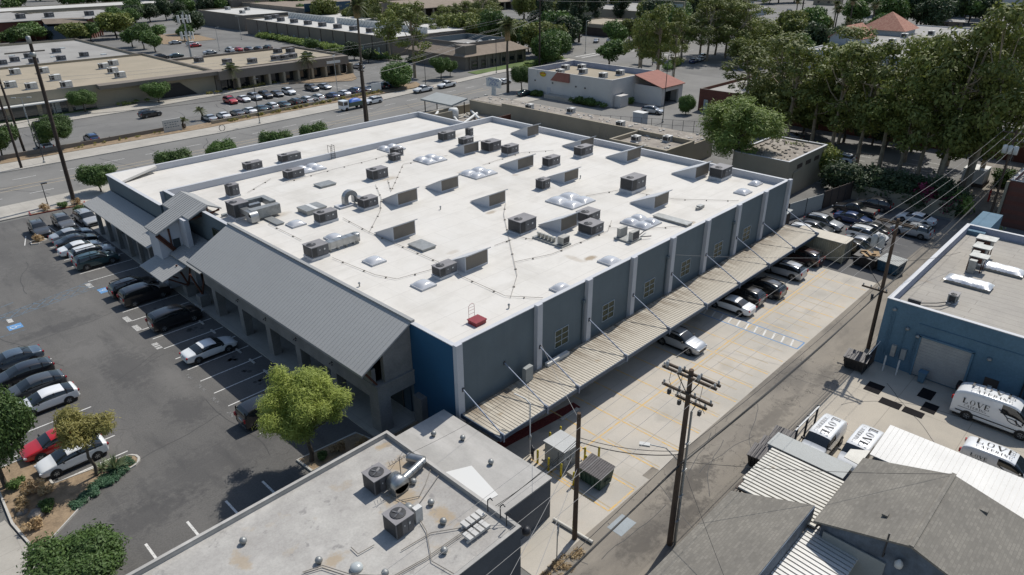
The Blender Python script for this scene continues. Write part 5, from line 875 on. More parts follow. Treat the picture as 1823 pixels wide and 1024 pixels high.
mb = MB(); mb.path([(65.7, 10.6, 5.75), (64.4, 11.4, 5.8), (63.2, 12.7, 5.8)], .04); mb.path([(65.7, 10.3, 5.75), (64.0, 10.9, 5.8), (62.8, 12.4, 5.8)], .04); mb.box(62.6, 12.2, 5.57, 62.8, 13.2, 6.3); tag(mb.build('refrigerant_lines', 'steel_dark'), 'two black hoses from the small condenser to the roof edge', 'hoses')
for l, x, y, s, h in (('hooded grey evaporative cooler on stilts nearest the wall corner of the blue workshop', 74.5, 11.6, 1.2, 1.5), ('middle hooded grey cooler of three on stilts on the blue workshop', 76.6, 11.9, 1.2, 1.7), ('rear hooded grey cooler of three on stilts on the blue workshop', 79.0, 12.2, 1.4, 1.8)):
    t = thing('evaporative_cooler', l, 'cooler', (x, y, 5.55), group='coolers on stilts')
    for a in (0, 1):
        for c in (0, 1): MB().box(x+a*(s-.08), y-c*(s-.08)-.08+0, 5.55, x+a*(s-.08)+.08, y-c*(s-.08), 5.55+h*.6).build('leg', 'timber', t)
    MB().box(x, y-s, 5.55+h*.6, x+s, y, 5.55+h).build('cabinet', 'galv', t); MB().box(x-.02, y-s+.1, 5.62+h*.6, x-.003, y-.1, 5.5+h).build('pad', 'timber', t); MB().box(x-.05, y-s-.3, 5.55+h, x+s+.05, y+.05, 5.62+h).build('lid', 'galv', t)
    MB().box(x-.7, y-.8, 5.55, x-.1, y-.2, 5.55+h*.9).build('drop_duct', 'galv', t)
# many smaller units on the far roofs
far = [('tan strip', 5, 'rtu_white', 4.8, [(39.8, 193.3), (47.1, 202.0), (46.0, 189.6), (42.8, 220), (48.5, 217), (61.7, 213), (60.8, 203.3), (59.5, 194.5), (65.5, 217), (35.5, 208), (37, 199)], 'white units on the tan strip roof'),
       ('grey crowded', 5, 'rtu_grey', 4.6, [(45, 243), (49, 247), (54, 253), (63, 259), (66, 243), (59, 240), (40, 249), (36, 240), (52, 240), (45, 271), (33, 270)], 'units on the crowded grey roof'),
       ('brown storefront', 5, 'rtu_grey', 4.8, [(93.3, 191.9), (100.4, 191.9), (103, 191.5), (106, 192.3), (108.5, 205.4), (111.5, 203.2), (84, 205), (88, 196)], 'units on the storefront roof'),
       ('restaurant', 4, 'rtu_white', 4.8, [(141.6, 113.3), (143.2, 120.5), (146.1, 105.2), (146.8, 118.0), (140.0, 105.8), (137, 117)], 'units on the restaurant roof'),
       ('long brown building', 8, 'rtu_grey', 5.7, [(155, 297.1-i*10.6) for i in range(9)]+[(160, 220), (160, 300)], 'units along the edge of the long white roof'),
       ('white store', 5, 'rtu_white', 6.2, [(160, 330), (170, 345), (182, 352), (165, 355)], 'units on the far white roof'),
       ('plaza', 5, 'rtu_white', 5.9, [(244.5, 74.1), (262, 76), (276, 72), (282.6, 66.8), (240.0, 39.8), (222, 30), (250, 58)], 'units on the plaza roof'),
       ('derelict deck', 2, 'rtu_white', 3.48, [(106.4, 98.9), (109.3, 90.2), (106.6, 76)], 'white units left on the derelict roof'), ('derelict court', 2, 'rtu_white', 3.2, [(100.4, 68.1), (104.1, 64.1)], 'white units left on the derelict roof'),
       ('office deck', 3, 'rtu_white', 5.4, [(154, 170), (158, 169), (161, 172), (165, 170)], 'units in the office roof well'),
       ('red office', 6, 'rtu_grey', 7.6, [(66, 362), (78, 360), (88, 358), (102, 353)], 'units on the red office roof'), ('right-hand pale roof', 5, 'rtu_grey', 5.9, [(198, 8), (212, 12), (222, 2)], 'units on the right-hand roof')]
ordn = ['first', 'second', 'third', 'fourth', 'fifth', 'sixth', 'seventh', 'eighth', 'ninth', 'tenth', 'eleventh']
for nm, sz, mt, z, pts, grp in far:
    s = {2: 1.5, 3: 1.8, 4: 1.9, 5: 2.2, 6: 3.2, 8: 2.6}[sz]
    pr = None
    for i, (x, y) in enumerate(sorted(pts)):
        if pr is None: pr = rtu('', x, y, z, s, s*.75, s*.55, .2, mat=mt, group=grp); q_ = pr
        else: q_ = copy_tree(pr); q_.location = (x, y, z)
        q_['label'] = '%s roof unit counted from the left on the %s roof' % (ordn[i], nm)
# ================================================================ CARS
for nme, c in dict(white=(.74, .75, .75), silver=(.40, .42, .44), gray=(.13, .135, .14), darkgray=(.055, .058, .062), black=(.010, .010, .011), dark=(.018, .02, .025), teal=(.035, .075, .085), blue=(.02, .045, .13), bluegray=(.085, .115, .15), red=(.45, .012, .015), maroonblack=(.035, .012, .012), green=(.02, .07, .05)).items():
    newmat('paint_car_'+nme, c, .28, metal=.25 if nme in ('silver', 'gray', 'teal', 'bluegray') else 0, coat=1)
newmat('car_glass', (.012, .015, .017), .05, spec=.9); newmat('tyre', (.014, .014, .014), .85); newmat('rim', (.38, .39, .40), .3, metal=.8); newmat('trim_black', (.012, .012, .013), .5); newmat('tail_red', (.32, .01, .012), .2); newmat('head_clear', (.55, .57, .6), .12, spec=.8)
SPEC = {  # x stations rear->front: x, half width, z belt, z top ; cabin flags
 'sedan': dict(L=4.75, W=.91, H=1.45, st=[(-2.37, .70, .78, .80), (-2.30, .82, .92, .97), (-1.75, .89, .96, 1.03), (-1.62, .9, .96, 1.05), (-.85, .91, .97, 1.39), (-.2, .91, .97, 1.45), (.45, .91, .96, 1.41), (1.25, .9, .93, 1.0), (1.35, .9, .92, .97), (2.0, .86, .82, .86), (2.28, .78, .70, .73), (2.38, .66, .6, .62)], cab=(3, 7), roof=(4, 6), wx=(-1.42, 1.42), wr=.33),
 'hatch': dict(L=4.5, W=.88, H=1.5, st=[(-2.24, .70, .9, .92), (-2.18, .82, 1.0, 1.06), (-2.1, .85, 1.02, 1.1), (-2.0, .86, 1.02, 1.13), (-1.35, .87, 1.0, 1.4), (-.3, .88, .98, 1.5), (.3, .88, .97, 1.46), (1.3, .87, .93, 1.02), (1.4, .87, .92, .99), (1.95, .83, .84, .87), (2.18, .76, .72, .75), (2.26, .62, .6, .62)], cab=(3, 7), roof=(4, 6), wx=(-1.35, 1.35), wr=.32),
 'suv': dict(L=4.75, W=.95, H=1.72, st=[(-2.38, .78, .95, .98), (-2.33, .88, 1.08, 1.14), (-2.3, .90, 1.1, 1.18), (-2.26, .9, 1.1, 1.2), (-2.0, .92, 1.09, 1.63), (-.6, .94, 1.07, 1.72), (.35, .94, 1.06, 1.68), (1.1, .93, 1.05, 1.14), (1.2, .93, 1.04, 1.12), (1.95, .9, .97, 1.02), (2.26, .82, .84, .88), (2.38, .7, .68, .7)], cab=(3, 7), roof=(4, 6), wx=(-1.4, 1.42), wr=.37),
 'minivan': dict(L=5.1, W=.98, H=1.75, st=[(-2.55, .82, .95, .98), (-2.5, .9, 1.05, 1.12), (-2.47, .92, 1.07, 1.16), (-2.44, .92, 1.07, 1.2), (-2.1, .94, 1.05, 1.68), (-.5, .97, 1.02, 1.76), (.5, .97, 1.0, 1.72), (1.65, .95, 1.0, 1.1), (1.72, .95, .98, 1.06), (2.15, .9, .9, .95), (2.45, .82, .78, .82), (2.55, .7, .65, .68)], cab=(3, 7), roof=(4, 6), wx=(-1.5, 1.55), wr=.34),
 'van': dict(L=4.9, W=.93, H=1.9, st=[(-2.44, .86, 1.15, 1.2), (-2.43, .89, 1.18, 1.25), (-2.42, .9, 1.2, 1.3), (-2.41, .9, 1.2, 1.35), (-2.3, .92, 1.2, 1.83), (-.5, .93, 1.18, 1.9), (.75, .93, 1.16, 1.86), (1.25, .93, 1.12, 1.24), (1.32, .93, 1.1, 1.2), (2.1, .92, 1.05, 1.12), (2.36, .86, .95, .99), (2.44, .76, .75, .8)], cab=(3, 7), roof=(4, 6), wx=(-1.5, 1.45), wr=.37),
 'pickup': dict(L=5.7, W=.98, H=1.85, st=[(-2.85, .86, 1.1, 1.12), (-2.8, .95, 1.13, 1.15), (-1.6, .97, 1.13, 1.15), (-.82, .97, 1.13, 1.16), (-.7, .97, 1.13, 1.78), (0, .97, 1.12, 1.85), (.55, .97, 1.12, 1.8), (1.3, .96, 1.12, 1.22), (1.4, .96, 1.12, 1.2), (2.4, .94, 1.05, 1.1), (2.75, .86, .92, .96), (2.85, .74, .75, .78)], cab=(3, 7), roof=(4, 6), wx=(-1.85, 1.85), wr=.4),
 'transit': dict(L=5.95, W=1.0, H=2.6, st=[(-2.98, .92, 1.6, 1.65), (-2.97, .95, 1.65, 1.7), (-2.96, .97, 1.68, 1.75), (-2.95, .97, 1.7, 1.8), (-2.9, .99, 1.7, 2.56), (.75, 1.0, 1.62, 2.6), (1.35, 1.0, 1.55, 2.48), (2.25, .98, 1.3, 1.42), (2.35, .97, 1.22, 1.35), (2.75, .92, 1.08, 1.15), (2.93, .86, .95, 1.0), (2.98, .78, .75, .8)], cab=(5, 7), roof=(4, 6), wx=(-1.75, 1.9), wr=.38),
 'cargo': dict(L=4.75, W=.92, H=1.86, st=[(-2.37, .84, 1.25, 1.3), (-2.36, .87, 1.3, 1.35), (-2.35, .88, 1.32, 1.4), (-2.34, .88, 1.32, 1.45), (-2.28, .91, 1.3, 1.84), (.2, .92, 1.22, 1.87), (.85, .92, 1.16, 1.8), (1.6, .9, 1.08, 1.18), (1.7, .9, 1.05, 1.12), (2.15, .86, .92, .98), (2.32, .78, .8, .84), (2.37, .66, .65, .68)], cab=(5, 7), roof=(4, 6), wx=(-1.45, 1.5), wr=.33)}
def split_eval(name, v, f, mi, level, mats, smooth=True):
    """subdivide once with the corners kept, then return one mesh per material index"""
    me = bpy.data.meshes.new('tmp'); me.from_pydata(v, [], f); me.polygons.foreach_set('material_index', mi)
    for _ in mats: me.materials.append(None)
    o = bpy.data.objects.new('tmp', me); COL.objects.link(o); md = o.modifiers.new('s', 'SUBSURF'); md.levels = level; md.render_levels = level
    bpy.context.view_layer.update(); ev = o.evaluated_get(bpy.context.evaluated_depsgraph_get()).to_mesh()
    V = np.array([x.co[:] for x in ev.vertices]); out = {}
    for k in range(len(mats)):
        fs = [tuple(p.vertices) for p in ev.polygons if p.material_index == k]
        if not fs: continue
        ids = sorted({i for q in fs for i in q}); mp = {i: j for j, i in enumerate(ids)}
        nm = bpy.data.meshes.new(mats[k][0]); nm.from_pydata([tuple(V[i]) for i in ids], [], [tuple(mp[i] for i in q) for q in fs]); nm.polygons.foreach_set('use_smooth', [smooth]*len(fs)); nm.materials.append(MATS[mats[k][1]]); out[mats[k][0]] = nm
    bpy.data.objects.remove(o); bpy.data.meshes.remove(me); return out
def link(name, me, parent): o = bpy.data.objects.new(name, me); COL.objects.link(o); o.parent = parent; return o
BOXY = ('van', 'transit', 'cargo', 'suv', 'minivan')
def car_proto(kind):
    s = SPEC[kind]; st = s['st']; c0, c1 = s['cab']; r0, r1 = s['roof']; root = thing('car', '', 'car'); v = []; f = []; mi = []
    zb = .22 if kind != 'pickup' else .35; N = 15
    for i, (x, w_, zl, zt) in enumerate(st):
        cab = r0 <= i <= r1; e = .12 if i in (0, len(st)-1) else 0
        wt = w_*(.76 if kind not in ('van', 'transit', 'cargo') else .88) if cab else w_*.90
        half = [(0, zb+e), (w_*.86, zb+e), (w_*.97, zb+.12+e), (w_, (zb+zl)/2), (w_*.985, zl), (wt, zt-(.07 if cab else .02)), (wt*(.82 if kind not in BOXY or not cab else .93), zt-(.012 if kind in BOXY and cab else 0)), (0, zt+(.02 if cab else .015))]
        ring = [(x, -a, b) for a, b in half[1:-1]][::1]
        row = [(x, 0, half[0][1])]+[(x, a, b) for a, b in half[1:-1]]+[(x, 0, half[-1][1])]+[(x, -a, b) for a, b in half[1:-1][::-1]]
        v += row
    n = len(st); M_ = 14
    for i in range(n-1):
        for j in range(M_):
            a, b = i*M_+j, i*M_+(j+1) % M_; f.append((a, b, b+M_, a+M_))
            m_ = 0
            side = j in (4, 9); top = j in (5, 6, 7, 8)
            if c0 <= i < c1:
                if side: m_ = 2
                if top and i == c1-1: m_ = 1
                if top and i == c0 and kind not in ('transit', 'cargo'): m_ = 3
                if kind in ('transit', 'cargo') and side and i < 6: m_ = 2 if i == c1-2 else 0
            mi.append(m_)
    f.append(tuple(range(M_))); mi.append(0); f.append(tuple(range((n-1)*M_, n*M_))[::-1]); mi.append(0)
    if kind == 'van':
        for q_, (i_, j_) in enumerate([(i, j) for i in range(n-1) for j in range(M_)]):
            if i_ == 4 and j_ in (4, 9): mi[q_] = 2
    parts = split_eval(kind, v, f, mi, 2, [('body', 'paint_car_white'), ('windshield', 'car_glass'), ('side_window', 'car_glass'), ('rear_window', 'car_glass')])
    for k, me in parts.items():
        if k == 'side_window':
            co = [x.co[:] for x in me.vertices]; fs = [tuple(p.vertices) for p in me.polygons]
            for sg in (1, -1):
                sel = [q for q in fs if sum(co[i][1] for i in q)*sg > 0]; ids = sorted({i for q in sel for i in q}); mp = {i: j for j, i in enumerate(ids)}
                m2 = bpy.data.meshes.new('side_window'); m2.from_pydata([co[i] for i in ids], [], [tuple(mp[i] for i in q) for q in sel]); m2.polygons.foreach_set('use_smooth', [True]*len(sel)); m2.materials.append(MATS['car_glass']); link('side_window', m2, root)
        else: link(k, me, root)
    W, L = s['W'], s['L']; wr = s['wr']
    # window pillars, body coloured
    mb = MB(); zr = st[r0+1][3]
    for x in ((st[r0][0]+st[r1][0])/2+.05, st[r0][0]-.02):
        if kind in ('transit', 'cargo'): continue
        for sg in (1, -1):
            zl = st[r0+1][2]; mb.add([(x-.05, sg*(W*.955), zl-.02), (x+.05, sg*(W*.955), zl-.02), (x+.05, sg*(W*.80), zr-.13), (x-.05, sg*(W*.80), zr-.13)], [(0, 1, 2, 3)])
    if mb.v: mb.build('pillar', 'trim_black', root)
    for wx in s['wx']:
        for sg in (1, -1):
            y = sg*(W-.10); t = MB(); t.smooth = False
            prof = [(wr*.62, -.11), (wr*.93, -.115), (wr, -.08), (wr, .08), (wr*.93, .115), (wr*.62, .11)]
            t.lathe((0, 0, 0), prof, 20); t.v = [(wx+a[0], y+a[2]*1.0, wr+a[1]) for a in t.v]; tt = t.build('tyre', 'tyre', None)
            wheel = bpy.data.objects.new('wheel', bpy.data.meshes.new('wheel')); bpy.data.objects.remove(wheel)
            rm = MB(); rm.lathe((0, 0, 0), [(wr*.62, .09), (wr*.56, .118), (wr*.5, .1), (.02, .095)], 14)
            for k in range(5): a = k*2*math.pi/5; rm.obox((wr*.32*math.cos(a), wr*.32*math.sin(a), .112), (wr*.5, .05, .02), a)
            rm.v = [(wx+a[0], y+sg*a[2], wr+a[1]) for a in rm.v]; tt.name = 'wheel'; tt.parent = root; r_ = rm.build('rim', 'rim', None); r_.parent = tt
    u = MB()
    for wx in s['wx']:
        for sg in (1, -1): q_ = MB(); q_.lathe((0, 0, 0), [(wr+.07, 0), (wr+.07, .02)], 18); u.add([(wx+a[0], sg*(W-.006+a[2]*.5), wr+.02+a[1]) for a in q_.v], q_.f)
    u.box(-L/2+.25, -W+.04, .16, L/2-.25, W-.04, .26); u.build('underbody', 'trim_black', root)
    hz = st[-2][3]-.13; tz = st[1][2]-.1
    for sg in (1, -1):
        a = MB(); a.obox((st[-2][0]-.02, sg*st[-2][1]*.80, hz), (.2, .30, .13), -sg*.45); a.build('headlight', 'head_clear', root)
        a = MB(); a.obox((st[1][0]-.02, sg*st[1][1]*.84, tz), (.14, .22, .14 if kind in ('sedan', 'hatch') else .3), sg*.3); a.build('tail_light', 'tail_red', root)
        mx = st[c1-1][0]+.45; a = MB(); a.obox((mx, sg*(W+.08), st[c1][2]+.1), (.1, .2, .14)); a.build('mirror', 'trim_black', root)
    a = MB(); a.box(L/2-.12, -W*.55, zb+.18, L/2+.01, W*.55, zb+.38); a.build('grille', 'trim_black', root)
    a = MB(); a.box(-L/2-.012, -.26, tz-.22, -L/2+.1, .26, tz-.08); a.build('licence_plate', 'label_white', root)
    if kind in ('suv', 'minivan'):
        for sg in (1, -1): a = MB(); a.box(st[r0][0]+.1, sg*W*.68-.02, zr-.04, st[r1][0]-.1, sg*W*.68+.02, zr+.03); a.build('roof_rail', 'trim_black', root)
    if kind == 'pickup':
        a = MB(); a.box(-2.72, -.8, 1.135, -.95, .8, 1.165); a.build('cargo_bed', 'trim_black', root)
    return root
def all_children(o):
    r_ = []
    for c in o.children: r_.append(c); r_ += all_children(c)
    return r_
PROTO = {k: car_proto(k) for k in SPEC}
FARP = {}
for k in ('sedan', 'suv', 'hatch', 'pickup', 'minivan', 'van'):             # one joined mesh for cars too small to show their parts
    vs, fs, ms, sm, mats = [], [], [], [], []
    for c in all_children(PROTO[k]):
        me = c.data; o_ = len(vs); vs += [v_.co[:] for v_ in me.vertices]; m_ = me.materials[0]
        if m_ not in mats: mats.append(m_)
        for p in me.polygons: fs.append(tuple(i+o_ for i in p.vertices)); ms.append(mats.index(m_)); sm.append(p.use_smooth)
    me = bpy.data.meshes.new('parked_car'); me.from_pydata(vs, [], fs); mats.sort(key=lambda m_: 0)
    for m_ in mats: me.materials.append(m_)
    me.polygons.foreach_set('material_index', ms); me.polygons.foreach_set('use_smooth', sm); FARP[k] = (me, [i for i, m_ in enumerate(mats) if m_.name == 'paint_car_white'][0])
used = set()
def car(x, y, h, kind, colr, label, group=None, far=False, z=.01, name='parked_car'):
    pm = MATS['paint_car_'+colr]
    if far:
        me, si = FARP[kind]; o = bpy.data.objects.new(name, me); COL.objects.link(o)
        o.material_slots[si].link = 'OBJECT'; o.material_slots[si].material = pm
    else:
        o = PROTO[kind] if kind not in used else copy_tree(PROTO[kind]); used.add(kind); o.name = name
        for c in o.children:
            if c.name.startswith('body'): c.material_slots[0].link = 'OBJECT'; c.material_slots[0].material = pm
    o.location = (x, y, z); o.rotation_euler = (0, 0, R(h)); return tag(o, label, 'car', group)
CN = dict(white='white', silver='silver', gray='grey', darkgray='dark grey', black='black', dark='near-black', teal='dark teal', blue='blue', bluegray='blue-grey', red='red', maroonblack='dark maroon', green='green')
G1, G2, G3 = 'cars parked nose-in at the front of the warehouse', 'cars in the left-hand parking row', 'cars parked under the awning'
near = [(18.2, 104.9, -92, 'suv', 'darkgray', 'dark grey SUV nearest the edge of the cross-parked trio by the street', G1), (21.2, 105.4, -90, 'suv', 'gray', 'grey SUV parked between the dark SUV and the silver minivan', G1), (23.9, 104.9, -88, 'minivan', 'silver', 'silver minivan parked beside the front canopy end', G1),
 (20.5, 100.0, 1, 'sedan', 'silver', 'silver-grey sedan farthest up the front row beside a black sedan', G1), (20.3, 97.2, 0, 'sedan', 'black', 'black sedan parked between a silver sedan and a white sedan', G1), (19.9, 94.3, 0, 'sedan', 'white', 'white sedan in the front row beside the black sedan', G1), (20.4, 91.4, 0, 'suv', 'white', 'white SUV in the front row beside the teal car', G1), (20.0, 88.6, 0, 'suv', 'teal', 'dark teal SUV at the end of the upper front row', G1),
 (20.3, 77.8, 0, 'suv', 'black', 'black SUV parked under the low door canopy', G1), (20.5, 74.9, 0, 'van', 'black', 'boxy black SUV next to the black SUV by the entry', G1), (20.5, 67.2, 0, 'van', 'black', 'boxy black van parked alone in the strip of sunlight', G1), (20.2, 59.0, 0, 'sedan', 'white', 'white sedan parked alone, half in the building shadow', G1), (19.4, 46.3, 0, 'van', 'black', 'black van partly behind the feathery green tree', G1),
 (7.0, 70.0, 180, 'sedan', 'bluegray', 'blue-grey sedan first in the left-hand row', G2), (7.1, 66.7, 180, 'hatch', 'dark', 'near-black hatchback with red tail lights in the left row', G2), (7.2, 63.6, 180, 'hatch', 'darkgray', 'dark grey liftback beside the white one in the left row', G2), (7.3, 60.7, 180, 'hatch', 'white', 'white liftback with dark glass in the left row', G2), (6.3, 54.2, 180, 'sedan', 'red', 'red sports sedan under the yellowish tree', G2), (6.5, 51.4, 180, 'hatch', 'white', 'white hatchback beside the planted island', G2),
 (51.5, 28.4, -90, 'suv', 'silver', 'silver SUV poking nose-out from under the awning', G3), (61.6, 28.6, 90, 'sedan', 'white', 'white electric sedan with dark roof at the end of the hatched aisle', G3), (64.3, 28.9, 90, 'suv', 'black', 'black SUV with round spare wheel deep under the awning', G3), (67.4, 28.1, 90, 'suv', 'black', 'glossy black crossover backed out from under the awning', G3), (73.4, 28.5, 90, 'suv', 'silver', 'silver crossover under the awning with sunlit roof', G3), (78.3, 28.6, 90, 'suv', 'maroonblack', 'dark maroon SUV under the awning next to the container', G3)]
for a in near: car(*a[:5], a[5], a[6])
G4 = 'cars packed in the rear lot'
rear = [(86.0, 31.4, -90, 'suv', 'white', 'white van-like SUV half under the far end of the awning'), (88.7, 31.4, -90, 'hatch', 'darkgray', 'dark grey hatchback between the white and silver ones by the awning end'), (91.2, 31.3, -90, 'suv', 'silver', 'silver crossover third from the awning end in the rear lot'), (95.7, 29.2, -90, 'sedan', 'blue', 'deep blue sedan in the shade of the rear lot'),
 (99.0, 30.2, 90, 'pickup', 'black', 'black pickup in the deepest shade by the rear wall'), (103.2, 29.2, 95, 'suv', 'dark', 'near-black SUV against the tan rear wall'), (101.4, 23.0, 88, 'sedan', 'white', 'white coupe by the tan wall next to the alley'), (96.2, 22.0, 90, 'suv', 'silver', 'silver SUV with rear spare wheel beside the alley pole wires'), (90.6, 25.5, -90, 'suv', 'white', 'white wagon with a flat white roof in the rear lot'), (87.6, 25.0, -90, 'sedan', 'silver', 'pale silver sedan next to the blue dumpster'), (85.0, 24.6, -90, 'suv', 'black', 'dark car squeezed behind the dumpsters'), (93.4, 26.0, 90, 'sedan', 'dark', 'near-black sedan between the white wagon and the silver SUV')]
for a in rear: car(*a, G4)
row = [(63.4, 'sedan', 'silver'), (66.6, 'sedan', 'white'), (69.9, 'sedan', 'gray'), (72.9, 'sedan', 'white'), (75.8, 'sedan', 'teal'), (78.6, 'suv', 'white'), (81.7, 'sedan', 'teal'), (84.9, 'suv', 'dark'), (88.0, 'suv', 'white'), (91.3, 'suv', 'white'), (95.8, 'sedan', 'blue'), (99.3, 'sedan', 'white'), (102.5, 'suv', 'blue'), (105.8, 'sedan', 'dark'), (108.7, 'sedan', 'white'), (111.6, 'suv', 'dark'), (114.4, 'sedan', 'teal')]
for i, (x, k, c) in enumerate(row): car(x, 153.2+(x-60)*.075, 90+random.uniform(-2, 2), k, c, '%s %s, %s from the left in the near row across the street' % (CN[c], k.replace('suv', 'SUV'), (ordn+['twelfth', 'thirteenth', 'fourteenth', 'fifteenth', 'sixteenth', 'seventeenth'])[i]), 'near row of cars across the street', True)
row = [(75.3, 'suv', 'red'), (78.6, 'sedan', 'white'), (81.6, 'suv', 'silver'), (84.5, 'suv', 'dark'), (87.5, 'sedan', 'gray'), (90.9, 'suv', 'white'), (97.6, 'suv', 'gray'), (101.3, 'sedan', 'silver')]
for i, (x, k, c) in enumerate(row): car(x, 168.3, -90+random.uniform(-2, 2), k, c, '%s %s, %s from the left in the far row by the shops' % (CN[c], k.replace('suv', 'SUV'), ordn[i]), 'far row of cars by the shops', True)
oth = [(124.1, 196.0, 100, 'suv', 'white', 'white SUV on the side drive at the end of the storefront'), (126.9, 189.9, 95, 'sedan', 'silver', 'silver sedan on the side drive by the hedge'), (98.5, 142.6, 184, 'suv', 'white', 'white SUV stopped at the kerb near the pole'), (116.0, 145.2, 184, 'pickup', 'white', 'white pickup at the far kerb'), (124.4, 145.6, 184, 'pickup', 'white', 'white pickup in the traffic lane behind the other pickup'), (84.0, 122.4, 2, 'sedan', 'dark', 'dark car on the street just visible past the white roof'), (138.5, 138.2, 2, 'sedan', 'white', 'white sedan driving beside the roadside sign'),
 (56.1, 167.2, 8, 'suv', 'black', 'black SUV alone by the retail driveway'), (39.5, 152.8, 90, 'suv', 'blue', 'blue SUV parked behind the low brown wall'), (31.6, 153.3, 90, 'pickup', 'white', 'white pickup behind the low wall at the left'), (44.5, 123.4, 0, 'sedan', 'white', 'white sedan at the near kerb behind the street trees'),
 (89.3, 257.3, 0, 'sedan', 'dark', 'dark sedan, leftmost of three behind the tan strip'), (94.1, 257.0, 0, 'suv', 'dark', 'dark SUV in the middle of three behind the tan strip'), (98.9, 256.8, 0, 'sedan', 'teal', 'dark teal sedan, rightmost of three behind the tan strip'), (110.3, 255.9, 0, 'sedan', 'silver', 'silver sedan near the cell tower'), (113.6, 293.5, 0, 'sedan', 'silver', 'silver sedan by the dry grass lot'), (116.4, 284.3, 10, 'suv', 'white', 'white SUV beside a red car behind the cell tower'), (115.0, 279, 0, 'sedan', 'red', 'red car behind the cell tower'),
 (118.0, 257, 90, 'suv', 'white', 'white SUV at the left of the row by the service wall'), (121, 256.5, 90, 'sedan', 'red', 'red sedan in the row by the service wall'), (124, 254.6, 90, 'sedan', 'gray', 'grey sedan in the row by the service wall'), (127, 253.1, 90, 'sedan', 'dark', 'first dark sedan right of the grey one by the service wall'), (130, 251.9, 90, 'suv', 'dark', 'dark SUV at the right end of the row by the service wall'),
 (134.6, 87.5, -80, 'suv', 'silver', 'silver SUV waiting in the restaurant drive'), (166.5, 105.0, 10, 'sedan', 'black', 'black sedan parked behind the restaurant'), (145.5, 94.3, 0, 'sedan', 'dark', 'dark sedan under the drive-through roof'), (130.6, 122.9, 5, 'sedan', 'teal', 'teal car half hidden beside the round tree'),
 (226.1, 175.0, 30, 'sedan', 'silver', 'silver sedan in front of the red-fronted shop'), (230.1, 171.9, 30, 'sedan', 'gray', 'grey sedan in front of the red-fronted shop'), (243.3, 175.4, 30, 'suv', 'white', 'white SUV by the red-fronted shop'), (234.6, 190.8, 20, 'sedan', 'white', 'white sedan left of the red-fronted shop'), (228.7, 190.2, 20, 'sedan', 'black', 'black car left of the red-fronted shop'), (263.3, 137.0, 5, 'sedan', 'silver', 'silver sedan on the wide street'), (205.9, 120.1, 10, 'sedan', 'blue', 'blue car in the lot behind the pole signs'), (211.0, 120.8, 10, 'sedan', 'white', 'first white car in the lot behind the pole signs'), (216.0, 122.8, 10, 'suv', 'white', 'white SUV in the lot behind the pole signs'),
 (344.4, 148.5, 5, 'suv', 'silver', 'silver SUV driving on the wide street at the top'), (322.7, 178.7, 5, 'sedan', 'white', 'white sedan parked at the far side of the wide street'), (401.0, 178.2, 5, 'suv', 'gray', 'grey SUV near the top of the wide street'), (356.7, 82.9, 0, 'sedan', 'white', 'white sedan by the brown garages'), (362.0, 62.4, 0, 'suv', 'gray', 'grey van at the right edge beyond the trees'), (345, 78, 10, 'sedan', 'white', 'second white sedan by the brown garages'), (262, 105, 0, 'sedan', 'black', 'black car between the tiled roofs'), (256, 99, 0, 'suv', 'silver', 'silver car between the tiled roofs'),
 (116, 42, 90, 'sedan', 'silver', 'silver sedan in the shaded lot behind the eucalyptus trunks'), (124, 42, 90, 'suv', 'white', 'white SUV in the shaded lot behind the eucalyptus trunks'), (133, 55, 90, 'sedan', 'gray', 'grey sedan in the lot by the brick building')]
for a in oth: car(*a, 'other cars around the block' if a[0] > 0 else None, True)
random.seed(77); cc = ['white', 'silver', 'gray', 'black', 'white', 'dark', 'blue', 'white', 'silver', 'red']
n = 0
for (x0, y0, dx, dy, nn, hh, rl) in [(196, 214, 3.1, 0, 12, 90, 'first'), (200, 232, 3.1, 0, 13, 90, 'second'), (206, 248, 3.1, 0, 15, 90, 'third'), (222, 266, 3.1, 0, 14, 90, 'fourth'), (236, 290, 3.2, 0, 18, 90, 'fifth'), (200, 223, 3.1, 0, 10, 90, 'sixth'), (262, 232, 3.2, 1.0, 10, 90, 'seventh'), (300, 262, 3.2, 1.0, 12, 90, 'eighth'), (218, 108, 3.1, .4, 8, 90, 'ninth')]:
    k_ = 0
    for i in range(nn):
        if random.random() < .22: continue
        c = random.choice(cc); k = random.choice(['sedan', 'suv', 'sedan', 'hatch', 'pickup']); k_ += 1
        car(x0+dx*i, y0+dy*i, hh+random.uniform(-3, 3), k, c, '%s %s in the %s row of the distant car park behind the trees' % (CN[c], k.replace('suv', 'SUV'), rl), 'distant car park, %s row of %s %ss' % (rl, CN[c], k), True)
